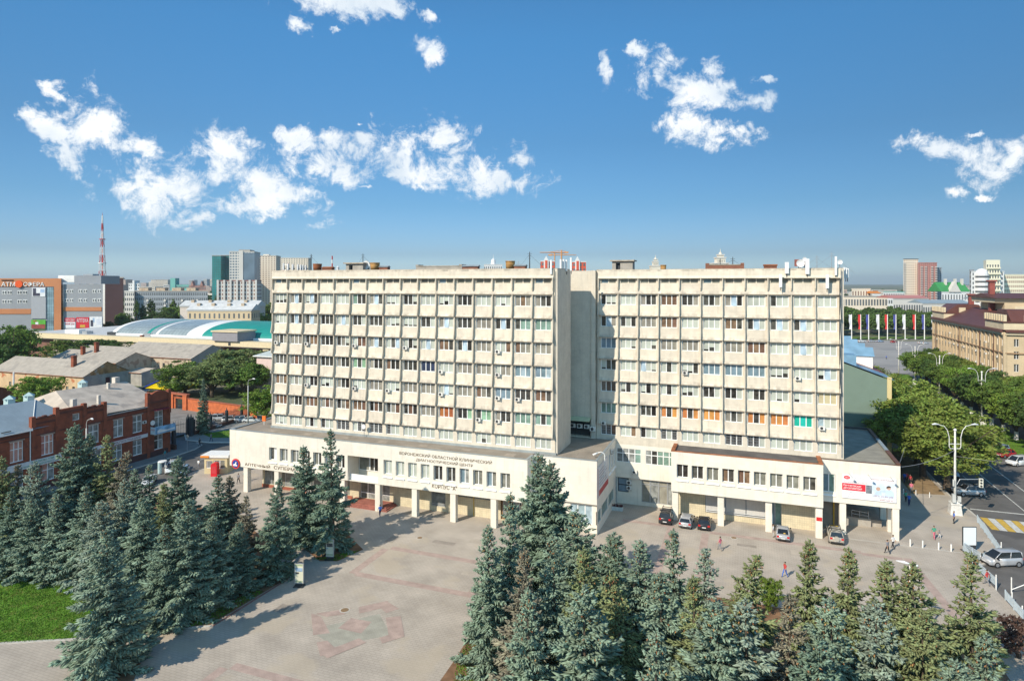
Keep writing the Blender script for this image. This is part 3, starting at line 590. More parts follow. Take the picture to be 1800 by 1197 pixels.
for tw, x0, y, lst in (('left', -49.95, 0, [(2, 0), (2, 2), (2, 5), (2, 8), (2, 13), (3, 10), (3, 13), (4, 2), (4, 5), (4, 7), (4, 10), (4, 13), (4, 14), (5, 12), (5, 13)]), ('right', 3.36, 11.7, [(3, 4), (3, 9), (5, 10)])):
    for r, i in lst:
        k = 6-r; z = LED0+FH*(k-1)+1.62-.12
        ac(x0+BAY*i+.85, y-.12, z, f'white air conditioner under the {ORD[i]} window of the {ORD[r]} full row, {tw} tower')
ac(8.1, YW+.48, 2.3, 'white air conditioner by the dark pane in the yard corner, lower', 0, 1.1); ac(8.1, YW+.48, 3.15, 'white air conditioner by the dark pane in the yard corner, upper', 0, 1.1)
ac(9.0, YW-.02, 5.0, 'white air conditioner below the wide yard windows'); ac(XC1+.02, 7.6, 8.9, 'white air conditioner high on the banner wall', pi/2)
ac(2.6, 11.1, 11.2, 'large white air conditioner beside the awning between the towers', 0, 1.25); ac(4.2, 11.6, 12.2, 'small white air conditioner at the first bay of the right tower')
for i in range(4): ac(-1.9+1.15*i, 11.6, 11.4, ['leftmost fan unit under the green awning', 'second fan unit from the left under the green awning', 'third fan unit from the left under the green awning', 'rightmost fan unit under the green awning'][i], 0, 1.2)

# --- things on the roofs
def roof_items():
    RUST = M('rusty_iron', (.24, .085, .035), .8, .4, 1.5); OCH = M('ochre_iron', (.36, .20, .07), .8, .3, 1.5); BR = M('roof_brick', (.27, .12, .08), .85, .2, 2, brick=(.25, .08, .012))
    ANT = M('antenna_white', (.70, .71, .72), .5, .05); zr = TOP-.62
    def X(u, y): return P(u, y)[0]
    def Z(v, u, y): return P(u, y, v)[1]
    def tank(u, y, v, w, m, lab):
        x = X(u, y); t = thing('vent_drum', lab, 'vent', (x, y, zr)); z = Z(v, u, y)
        MB().cyl(x, y, z-1.15, z, w*.92, w, 14).build('drum', m, t, True); MB().cyl(x, y, zr, z-1.15, w*.6, w*.6, 10).build('neck', m, t, True); MB().cyl(x, y, z-.14, z+.012, w*1.04, w*1.04, 14).build('rim', m, t, True)
    tank(558, 4, 464, .75, RUST, 'rust red drum vent by the left antenna mast'); tank(659, 4, 462, .8, OCH, 'ochre drum vent beside the round satellite dish')
    tank(897, 4, 459, .72, OCH, 'pale rusty drum vent in the middle of the roofs'); tank(1166, 15.5, 466, .45, OCH, 'small rusty drum vent on the right tower roof')
    def vent(u, y, w, v, lab, cap=FLASH):
        x = X(u, y); z = Z(v, u, y); t = thing('brick_vent', lab, 'roof vent', (x, y, zr))
        MB().box(x-w, x+w, y-.4, y+.4, zr, z-.15).build('shaft', BR, t); MB().prism([(y-.55, z-.15), (y+.55, z-.15), (y, z+.1)], x-w*1.1, x+w*1.1).build('cap', cap, t)
    vent(577, 4, 1.0, 470, 'squat brick vent beside the rust red drum', RUST); vent(676, 4, .8, 468, 'squat brick vent with grey cap beside the ochre drum'); vent(828, 4, 1.3, 467, 'long low brick vent on the middle of the left roof'); vent(915, 4, .9, 466, 'brick vent beside the pale rusty drum'); vent(1354, 15.5, .9, 466, 'low brick vent with wide rusty cap, right roof', RUST)
    def hut(u0, u1, y, v, lab):
        x0, x1 = X(u0, y), X(u1, y); z = Z(v, u0, y); t = thing('roof_hut', lab, 'roof hut', ((x0+x1)/2, y, zr))
        b = MB(); w = x1-x0; b.wall((x0, y), (x1, y), zr, z-.2, [(w*.18, w*.40, zr+.3, z-.45)], .5); b.quad((x1, y, zr), (x1, y+2, zr), (x1, y+2, z-.2), (x1, y, z-.2)); b.quad((x0, y+2, zr), (x0, y, zr), (x0, y, z-.2), (x0, y+2, z-.2)); b.quad((x1, y+2, zr), (x0, y+2, zr), (x0, y+2, z-.2), (x1, y+2, z-.2)); b.build('wall', CONC, t)
        MB().box(x0-.3, x1+.3, y-.35, y+2.3, z-.2, z).build('roof', LEDGE, t); MB().box(x0+w*.18, x0+w*.4, y+.5, y+.55, zr+.3, z-.45).build('door', DARKMET, t)
    hut(608, 638, 3.5, 462, 'flat roofed hut with dark doorway on the left roof'); hut(1076, 1112, 14.2, 457.5, 'flat roofed concrete hut with dark doorway, right roof')
    def low(u0, u1, y, v, lab, m):
        x0, x1 = X(u0, y), X(u1, y); z = Z(v, u0, y); t = thing('roof_ridge', lab, 'roof ridge', ((x0+x1)/2, y, zr)); MB().box(x0, x1, y, y+1.6, zr, z-.12).build('wall', m, t)
        for q in (x0, x1-.5): MB().box(q, q+.5, y-.05, y+1.65, z-.118, z+.18).build('end_block', m, t)
        MB().box(x0+.5, x1-.5, y-.08, y+1.7, z-.118, z-.02).build('cap', LEDGE, t)
    low(731, 812, 4.5, 467.5, 'long low ridge of concrete on the left roof', CONC); low(1240, 1308, 14.6, 465, 'long low concrete ridge under the spire, right roof', BR)
    def mast(u, y, v, lab, m=DARKMET, r=.06, arms=(), stripes=False):
        x = X(u, y); z = Z(v, u, y); t = thing('antenna_mast', lab, 'antenna mast', (x, y, zr))
        if stripes:
            k = 5
            for i in range(k): MB().cyl(x, y, zr+(z-zr)*i/k, zr+(z-zr)*(i+1)/k-.004, .1, .1, 8).build('band', M('mast_red', (.5, .05, .04), .5) if i % 2 == 0 else WHITEP, t)
        else:
            MB().cyl(x, y, zr, z, r, r*.6, 6).build('pole', m, t); b = MB()
            for i in range(3): b.box(x-.35+.08*i, x+.35-.08*i, y-.02, y+.02, z-.3-.35*i, z-.26-.35*i)
            b.build('aerial', m, t)
            for dx, dy in ((-3, 1), (3, 1)): MB().tube([(x, y, z-.4), (x+dx, y+dy, zr)], .012, 4).build('guy_wire', m, t)
    mast(547, 5, 447, 'dark antenna mast at the left end of the roof', r=.1); mast(638, 5.5, 446, 'dark antenna mast behind the satellite dish', r=.08); mast(931, 5, 443, 'tall dark mast with guy wires near the tower gap', r=.1)
    mast(584, 5, 450, 'red and white striped pole on the left roof', stripes=True); mast(1266, 15.8, 455, 'thin dark mast left of the white spire', r=.07); mast(1288, 15.8, 452, 'thin dark mast right of the white spire', r=.07)
    mast(1436, 14, 449, 'thin pale whip aerial near the right roof corner', STEEL, .05); mast(1462, 13, 443, 'tallest pale whip aerial at the right roof corner', STEEL, .05); mast(911, 5, 458, 'short whip aerial beside the pale drum', STEEL, .04)
    def dish(u, y, v, r, lab, ang=.0):
        x = X(u, y); z = Z(v, u, y); t = thing('satellite_dish', lab, 'satellite dish', (x, y, zr)); b = MB(); n = 16
        rings = [(r*k/4, -.28*r*(1-(k/4)**2)) for k in range(5)]
        base = len(b.v)
        for rr_, dy in rings: b.v += [(x+rr_*cos(2*pi*i/n), y-dy-.3, z+rr_*sin(2*pi*i/n)) for i in range(n)]
        for k in range(4):
            for i in range(n): j = (i+1) % n; b.f.append((base+k*n+i, base+k*n+j, base+(k+1)*n+j, base+(k+1)*n+i)); b.m.append(0)
        b.build('reflector', ANT, t, True); MB().cyl(x, y, zr, z, .06, .06, 6).build('stand', STEEL, t); MB().tube([(x, y, z), (x, y-.3-r*.7, z-.05)], .02, 4).build('feed_arm', STEEL, t)
    dish(645, 4.5, 466, .72, 'grey round satellite dish behind the flat roofed hut'); dish(1407, 12.6, 463, .55, 'white round dish in front of the red panel'); dish(1414, 12.8, 456, .3, 'tiny white dish above the red panel'); dish(1476, 13, 461, .34, 'small white dish at the right roof corner')
    x0, x1 = X(1397, 13), X(1418, 13); t = thing('roof_panel', 'brown and red panel behind the white dish', 'panel', ((x0+x1)/2, 13.4, zr)); MB().box(x0, x1, 13.4, 13.7, Z(468, 1400, 13), Z(456, 1400, 13)).build('board', M('red_brown_panel', (.28, .10, .08), .7, .3, 1), t); MB().box(x0+.5, x0+.62, 13.45, 13.6, zr, Z(468, 1400, 13)).build('leg', DARKMET, t)
    def panel(u, y, v0, v1, lab, w=.18):
        x = X(u, y); a, b_ = Z(v1, u, y), Z(v0, u, y); t = thing('phone_antenna', lab, 'phone antenna', (x, y, a), group='phone antenna panels')
        MB().box(x-w, x+w, y-.2, y, a, b_).build('panel', ANT, t); MB().cyl(x, y+.1, a-.5, b_-.3, .05, .05, 6).build('pole', DARKMET, t); MB().box(x-.1, x+.1, y, y+.4, a+.2, a+.35).build('bracket', DARKMET, t)
    panel(1383, 11.2, 461, 481, 'white antenna panel left of the white round dish', .26); panel(1419, 11.2, 455, 482, 'tall white antenna panel right of the white round dish', .26)
    panel(1372, 10.8, 482, 505, 'grey antenna panel over the third top window from the right', .2); panel(1454, 10.8, 483, 507, 'grey antenna panel over the last top window', .2)
    panel(1469, 11.2, 451, 484, 'thin white antenna panel near the right corner', .14); 
    for i, u in enumerate((1483, 1487, 1490)): panel(u, 13+i*.4, 470+i, 489, ['nearest antenna panel beyond the right corner', 'middle antenna panel beyond the right corner', 'farthest antenna panel beyond the right corner'][i], .12)
    names = ['first', 'second', 'third', 'fourth', 'fifth', 'sixth']
    for i, (u, a, b_) in enumerate(((969, 457, 482), (986, 456, 477), (991, 456, 477), (996, 457, 477), (1004, 453, 476))): panel(u, -.3 if i == 0 else 3+i*.5, a, b_, f'slim antenna panel at the tower gap, {names[i]} from the left', .13)
    for i, u in enumerate((499, 507, 515, 524, 529, 533, 538)): panel(u, 4+.3*i, 463+.6*i, 475, f'short antenna panel at the left roof end, {(names+["seventh"])[i]} from the left', .1)
    x = X(501, 4.5); t = thing('antenna_lattice', 'red and white antenna frame at the left roof end', 'antenna frame', (x, 4.6, zr)); b = MB()
    for q in (-.5, .5): b.box(x+q-.08, x+q+.08, 4.6, 4.7, zr, Z(463, 501, 4.6))
    b.build('upright', M('mast_red', (.5, .05, .04), .5), t); b = MB(); b.box(x-.42, x+.42, 4.62, 4.68, 36.6, 36.75); b.box(x-.42, x+.42, 4.62, 4.68, 37.5, 37.65); b.build('crossbar', WHITEP, t)
    x = X(655, 4) ; t = thing('roof_speaker', 'white cylinder vent beside the striped pole', 'vent', (X(594, 4), 4, zr)); MB().cyl(X(594, 4), 4, zr, Z(470, 594, 4), .22, .22, 10).build('pipe', ANT, t); MB().cyl(X(594, 4), 4, Z(470, 594, 4)+.002, Z(469, 594, 4)+.1, .3, .05, 10).build('cowl', ANT, t)
    # satellite dish and unit at the foot of the left tower
    x = -31.6; t = thing('satellite_dish', 'small white dish on the low roof by the fourth bay', 'satellite dish', (x, -.7, RF)); MB().cyl(x, -.7, RF, RF+1.5, .05, .05, 6).build('stand', STEEL, t); MB().prism([(x+.38*cos(2*pi*i/14), RF+1.7+.38*sin(2*pi*i/14)) for i in range(14)], -.8, -.9, 'y').build('reflector', ANT, t)
    t = thing('orange_sign', 'small orange sign box on the low roof corner', 'sign box', (-53, 1, RF)); MB().box(-53.2, -52.5, .9, 1.1, RF+.6, RF+1.5).build('box', M('orange_box', (.75, .17, .03), .5), t); MB().cyl(-52.85, 1, RF, RF+.6, .06, .06, 6).build('post', WHITEP, t)
roof_items()
# ------------------------------------------------------------------ ground, paving, roads, beds
ASPH = M('asphalt', (.125, .118, .112), .9, .22, .35, bump=.2, bscale=20, blotch=((.075, .07, .068), .12, .56, .5))
PAVE = M('plaza_paving', (.445, .39, .33), .85, .15, .3, tile=(.62, .31, .03), tcol=.78, tilevert=False, bump=.15, bscale=12, blotch=((.45, .38, .29), .16, .55, .55))
REDP = M('red_pavers', (.43, .325, .28), .85, .16, 1.0, tile=(.3, .15, .015), tcol=.85, tilevert=False); GRNP = M('green_pavers', (.375, .36, .30), .85, .14, .8, tile=(.3, .15, .015), tilevert=False)
SIDE = M('sidewalk_asphalt', (.20, .195, .19), .9, .15, .6, bump=.2); KERB = M('pale_kerb', (.50, .47, .42), .8, .15, 1)
SOIL = M('brown_soil', (.22, .125, .07), .95, .35, .8, bump=.5, bscale=3); GRASS = M('grass', (.105, .20, .022), .9, .35, .6, bump=.5, bscale=14, blotch=((.16, .15, .04), .7, .55, .6))
EARTH = M('far_ground', (.10, .125, .06), .95, .4, .02, blotch=((.22, .20, .16), .03, .5, .7))
LINE = M('road_paint', (.55, .54, .50), .7, .2, 3); YELLOW = M('yellow_road_paint', (.55, .36, .07), .7, .2, 2)
def sheet(name, pts, z, mat, h=0, kind='structure'):
    b = MB(); b.poly([(x, y, z) for x, y in pts])
    if h:
        n = len(pts)
        for i in range(n): a, c = pts[i], pts[(i+1) % n]; b.quad((a[0], a[1], z-h), (c[0], c[1], z-h), (c[0], c[1], z), (a[0], a[1], z))
    return b.build(name, mat, None, kind=kind)
def ccw(p):
    a = sum(p[i][0]*p[(i+1) % len(p)][1]-p[(i+1) % len(p)][0]*p[i][1] for i in range(len(p))); return p if a > 0 else p[::-1]
big = 14000
sheet('ground', [(-big, -big), (big, -big), (big, big), (-big, big)], -.40, EARTH)
sheet('road', [(-84.5, -120), (-60, -120), (-60, 14), (-45, 22), (-45, 30), (-90, 30), (-96, 14.5), (-84.5, 9)], -.14, ASPH)
sheet('road', [(44, -120), (75.4, -120), (75.4, 190), (50, 190), (50, -60)], -.14, ASPH)
sheet('square', [(-20, 190), (150, 190), (150, 345), (-20, 345)], -.14, M('square_asphalt', (.30, .29, .28), .9, .12, .08, blotch=((.22, .22, .22), .05, .53, .6)))
sheet('parking_lot', [(-135, 10), (-95.2, 10), (-94.2, 44), (-135, 50)], -.12, M('lot_asphalt', (.21, .20, .185), .9, .2, .3))
plaza = ccw([(-69, -120), (51.4, -120), (51.7, -7), (51.2, 3), (51.4, 5.4), (52.6, 6.4), (55.6, 9.4), (56.9, 22), (56.7, 27), (55.9, 33), (55.9, 185), (44, 185), (44, 40), (-40, 40), (-62, 12), (-66, 9), (-69, 4)])
sheet('plaza', plaza, 0.0, PAVE, .3)
sheet('pavement', ccw([(-85.5, -120), (-81.4, -120), (-81.4, 8), (-82, 13.5), (-83.4, 16.5), (-86, 17.6), (-92.2, 18.2), (-92.2, 8)]), .0, SIDE, .3)
sheet('pavement', ccw([(-94, 22.2), (-90, 18.9), (-84, 18.9), (-70, 24), (-70, 46), (-86, 44), (-94.1, 43)]), .0, M('pale_footpath', (.28, .27, .25), .9, .1, 1), .3)
sheet('lawn', ccw([(-91, 24), (-86, 22), (-72, 28), (-74, 44), (-85, 36)]), .006, GRASS)
sheet('pavement', ccw([(82.0, 40), (89, 40), (89, 190), (82.0, 190)]), -.03, M('dark_walk', (.14, .135, .13), .9, .2, .5), .2)  # walk in a darker grey than the other pavements
sheet('verge', ccw([(75.4, 24), (82, 24), (82, 188), (75.4, 188)]), -.02, GRASS, .2)
def strip(name, pts, w, z, mat, h=0):
    # a band of paving or a kerb following a polyline
    b = MB()
    for (x0, y0), (x1, y1) in zip(pts, pts[1:]):
        L = math.hypot(x1-x0, y1-y0); nx, ny = -(y1-y0)/L*w/2, (x1-x0)/L*w/2
        q = [(x0-nx, y0-ny), (x1-nx, y1-ny), (x1+nx, y1+ny), (x0+nx, y0+ny)]
        if h: b.prism(q, z-h, z, 'z')
        else: b.poly([(a, c, z) for a, c in q])
    return b.build(name, mat, None, kind='structure')
for p in ([(-18.6, -22.8), (-18.6, -15.4)], [(-18.1, -14.9), (-3.9, -14.9)], [(-18.1, -22.7), (-3.9, -22.7)], [(-3.4, -23.2), (-3.4, -14.4)]): strip('paving_band', p, 1.0, .004, REDP)
for p in ([(-18.6, -70), (-18.6, -42.4)], [(-18.1, -41.9), (-3.9, -41.9)], [(8.3, 5.2), (14.7, 5.2)], [(15.2, 5.7), (15.2, -12)], [(19.9, 4.3), (19.9, -11)], [(20.4, 4.8), (38.9, 4.8)], [(38.9, 4.3), (43.4, 4.3)], [(44.0, 4.8), (45.6, -12)]): strip('paving_band', p, .95, .004, REDP)
PVN = [0]
def pv(pts, mat=REDP, z=None): PVN[0] += 1; sheet('paving_band', ccw(pts), .0065+.0025*PVN[0] if z is None else z, mat)
pv([(-13.0, -33.4), (-12.9, -31.3), (-10.5, -31.2), (-10.3, -33.4)], REDP, .006)
pv([(-17.3, -32.0), (-16.0, -32.1), (-13.2, -34.4), (-14.5, -35.3)]); pv([(-16.9, -31.9), (-14.0, -29.6), (-14.0, -31.0), (-15.4, -32.0)])
pv([(-13.4, -29.2), (-11.2, -26.9), (-10.6, -28.1), (-12.6, -30.3)]); pv([(-11.4, -27.0), (-9.2, -28.0), (-10.0, -29.2), (-11.4, -28.4)])
pv([(-9.6, -30.0), (-8.3, -29.2), (-6.0, -32.4), (-7.4, -33.0)]); pv([(-7.0, -32.0), (-6.0, -32.4), (-7.4, -34.2), (-8.2, -33.4)])
pv([(-13.4, -36.2), (-12.6, -35.6), (-10.8, -36.6), (-11.6, -38.0)]); pv([(-11.9, -37.6), (-10.8, -38.0), (-8.9, -34.6), (-10.0, -34.2)])
pv([(-15.5, -34.6), (-10.6, -29.6), (-7.4, -32.6), (-11.5, -36.2)], GRNP, .003)
strip('kerb', [(52.0, 5.9), (52.7, 6.6), (55.7, 9.6), (57.0, 22), (56.8, 27), (56.0, 33), (56.0, 185)], .25, .02, KERB, .3)
strip('kerb', [(-81.3, -60), (-81.3, 8), (-81.9, 13.6), (-83.3, 16.6), (-86, 17.7)], .25, .02, KERB, .3)
strip('kerb', [(-94, 22.1), (-90, 18.8), (-84, 18.8), (-70, 23.9)], .3, .03, M('white_kerb', (.66, .64, .6), .7, .1, 1), .3)
strip('kerb', [(-69, -100), (-69, 4), (-66, 9), (-62, 12)], .25, .02, KERB, .3)
strip('kerb', [(75.3, 24), (75.3, 188)], .2, .0, M('white_kerb', (.66, .64, .6), .7), .2)
strip('joint_line', [(37.6, 9.1), (51.4, 9.1)], .22, .005, KERB)
# planting beds
sheet('lawn', ccw([(-80, -70), (-41.7, -46.8), (-36.1, -44.0), (-33.8, -42.4), (-36, -36), (-50, -33), (-68, -36)]), .012, GRASS)
sheet('bed', ccw([(-68.5, -60), (-41.7, -46.6), (-29.4, -39.7), (-25.4, -37.4), (-25, -26.6), (-32, -20), (-48, -12), (-68.5, -13)]), .006, SOIL)
sheet('bed', ccw([(-33.6, -16.2), (-24.3, -21.4), (-22.2, -20.6), (-21.2, -16.6), (-28, -11.6)]), .006, SOIL)
sheet('bed', ccw([(-29.5, -44.8), (-26.2, -44.5), (-24.6, -46.5), (-25.5, -49), (-29, -49)]), .006, SOIL)
sheet('bed', ccw([(0.2, -34), (-.5, -26), (8, -13.5), (30, -13.8), (43, -14.2), (46.6, -18), (47, -100), (3, -100)]), .006, SOIL)
strip('kerb', [(-80, -70), (-41.7, -46.9), (-36.1, -44.1), (-29.4, -39.9), (-25.2, -37.5)], .3, .05, KERB, .1); strip('kerb', [(-25, -37.4), (-24.8, -26.6)], .25, .04, M('dull_red_kerb', (.26, .14, .12), .85, .2), .1)
sheet('bed', ccw([(50.4, 33.2), (55.4, 34.2), (55.4, 64), (50.4, 64)]), .006, M('dry_soil', (.27, .185, .10), .95, .3, .6, bump=.4, bscale=4))
# road markings
b = MB()
for i in range(15):
    x0 = 57.4+.95*i
    sheet('crosswalk_stripe', ccw([(x0, 20.0), (x0+.90, 20.0), (x0+.90, 25.0), (x0, 25.0)]), -.132, YELLOW if i % 2 == 0 else LINE)
strip('stop_line', [(57.2, 28.6), (72, 28.6)], .4, -.132, LINE)
strip('lane_line', [(64.6, 29), (64.6, 52)], .16, -.132, LINE); strip('lane_line', [(68.3, 29), (68.3, 60)], .16, -.132, LINE)
for i in range(12): strip('lane_line', [(68.3, 64+9*i), (68.3, 68+9*i)], .16, -.132, LINE)
for i in range(9): strip('lane_line', [(61.5, 36+9*i), (61.5, 39+9*i)], .14, -.132, LINE)
for i in range(9): strip('lane_line', [(-74.8, -40+6*i), (-74.8, -37+6*i)], .14, -.132, LINE)
for i in range(5): strip('bay_line', [(-116+5*i, 32), (-114.6+5*i, 37)], .14, -.112, LINE)
for i in range(8): strip('square_marking', [(60+8*i, 300+3*i), (66+8*i, 296+3*i)], .5, -.132, SIDE)
t = thing('manhole', 'round rusty manhole cover beside the faint red paving emblem', 'manhole', (*G(606, 1072)[:2], 0)); x, y, _ = t.location
MB().cyl(x, y, .004, .03, .42, n=18).build('cover', M('manhole_iron', (.24, .16, .09), .7, .2, 4), t); MB().cyl(x, y, .002, .02, .55, n=18).build('rim', KERB, t)
for i, (u, v) in enumerate(((738, 945), (1420, 985), (1290, 945))):
    x, y = G(u, v)[:2]; t = thing('manhole', ['small iron manhole cover before the shaded columns', 'iron manhole cover below the silver saloon', 'iron manhole cover in the yard near the black hatchback'][i], 'manhole', (x, y, 0)); MB().cyl(x, y, .004, .03, .36, n=16).build('cover', M('manhole_iron', (.24, .16, .09), .7, .2, 4), t); MB().cyl(x, y, .002, .02, .46, n=16).build('rim', KERB, t)
for i, (x, y, w, h) in enumerate(((-14, -11.5, 3.2, .9), (-9.5, -9.8, 2.2, 1.5), (-20, -13.5, 1.2, 2.0), (-6.5, -18.5, 1.6, 1.0), (24, 1.5, 2.4, .8), (30.5, 1.0, 1.4, 1.6), (-15, -47, 2.2, 1.2), (-8, -46.5, 1.2, 1.8), (-21.5, -33, 1.2, 1.6))):
    sheet('paving_patch', [(x, y), (x+w, y), (x+w, y+h), (x, y+h)], .0022, M('pale_patch_pavers' if i % 2 else 'dark_patch_pavers', (.47, .41, .34) if i % 2 else (.34, .295, .25), .85, .16, .8, tile=(.3, .15, .02), tcol=.7, tilevert=False))
# grass blades on the lawns close to the camera (one uncounted mass)
def blades(poly_, n, h, seed, z):
    rs = np.random.default_rng(seed); p = np.array(poly_); mn, mx = p.min(0), p.max(0); pts = rs.uniform(mn, mx, (n*3, 2)); ins = np.zeros(len(pts), bool); j = len(p)-1
    for i in range(len(p)):
        c = ((p[i, 1] > pts[:, 1]) != (p[j, 1] > pts[:, 1])) & (pts[:, 0] < (p[j, 0]-p[i, 0])*(pts[:, 1]-p[i, 1])/(p[j, 1]-p[i, 1]+1e-9)+p[i, 0]); ins ^= c; j = i
    pts = pts[ins][:n]; n = len(pts); a = rs.uniform(0, 2*pi, n); hh = h*rs.uniform(.5, 1.3, n); w = .05
    v = np.zeros((n, 3, 3)); v[:, 0] = np.stack([pts[:, 0]-w*np.cos(a), pts[:, 1]-w*np.sin(a), np.full(n, z)], 1); v[:, 1] = np.stack([pts[:, 0]+w*np.cos(a), pts[:, 1]+w*np.sin(a), np.full(n, z)], 1)
    l = rs.uniform(-.08, .08, (n, 2)); v[:, 2] = np.stack([pts[:, 0]+l[:, 0], pts[:, 1]+l[:, 1], z+hh], 1)
    return v.reshape(-1, 3)
def blade_obj(name, polys, mat):
    v = np.concatenate([blades(*p) for p in polys]); me = bpy.data.meshes.new(name); n = len(v)//3
    me.vertices.add(len(v)); me.vertices.foreach_set('co', v.ravel()); me.loops.add(len(v)); me.loops.foreach_set('vertex_index', np.arange(len(v)))
    me.polygons.add(n); me.polygons.foreach_set('loop_start', np.arange(n)*3); me.materials.append(mat); me.update(); me.validate()
    return link(name, me, None, kind='stuff')
BLADE = M('grass_blades', (.11, .235, .02), .8, .4, .5, island=.35, trans=.25)
blade_obj('grass', [([(-58, -56), (-41.7, -47.0), (-36.3, -44.2), (-34.2, -42.4), (-36, -36.4), (-52, -33.6)], 26000, .12, 1, .01), ([(75.6, 40), (81.8, 40), (81.8, 186), (75.6, 186)], 14000, .16, 2, -.02),
    ([(-90.6, 24), (-86, 22.4), (-72.4, 28), (-74.4, 43), (-85, 36)], 5000, .14, 3, .0), ([(-25.4, -21.2), (-22.4, -20.7), (-21.4, -17)], 900, .14, 4, .0), ([(-28, -38.8), (-25.6, -37.2), (-25.2, -30), (-26.4, -30)], 1500, .14, 5, .0), ([(0.4, -34), (-.2, -27), (3, -27), (4, -44)], 3000, .14, 6, .0)], BLADE)

# ------------------------------------------------------------------ trees
BARK = M('bark', (.10, .075, .055), .95, .3, 4, bump=.4); BARKW = M('whitewashed_bark', (.70, .68, .64), .9, .08, 3)
def arrmesh(name, v, f, mats, mi=None):
    """v (n,3), f (m,k) of one size"""
    me = bpy.data.meshes.new(name); m, k = f.shape
    me.vertices.add(len(v)); me.vertices.foreach_set('co', np.ascontiguousarray(v, float).ravel()); me.loops.add(m*k); me.loops.foreach_set('vertex_index', np.ascontiguousarray(f, np.int32).ravel())
    me.polygons.add(m); me.polygons.foreach_set('loop_start', np.arange(m, dtype=np.int32)*k)
    for q in mats: me.materials.append(q)
    if mi is not None: me.polygons.foreach_set('material_index', np.ascontiguousarray(mi, np.int32))
    me.update(calc_edges=True); return me
def norm(a): return a/(np.linalg.norm(a, axis=-1, keepdims=True)+1e-9)
def spindles(p, d, L, r, rs):
    """needle covered shoots: four sided spindles from points p along d"""
    n = len(p); d = norm(d); a = norm(np.cross(d, rs.normal(size=(n, 3)))); b = np.cross(d, a)
    L = L[:, None]; r = r[:, None]; mid = p + d*L*.38
    V = np.stack([p, mid+a*r, mid+b*r*.7, mid-a*r, mid-b*r*.7, p+d*L], 1)
    F = np.array([(0, 2, 1), (0, 3, 2), (0, 4, 3), (0, 1, 4), (5, 1, 2), (5, 2, 3), (5, 3, 4), (5, 4, 1)])
    f = (np.arange(n)[:, None, None]*6 + F[None]).reshape(-1, 3); return V.reshape(-1, 3), f
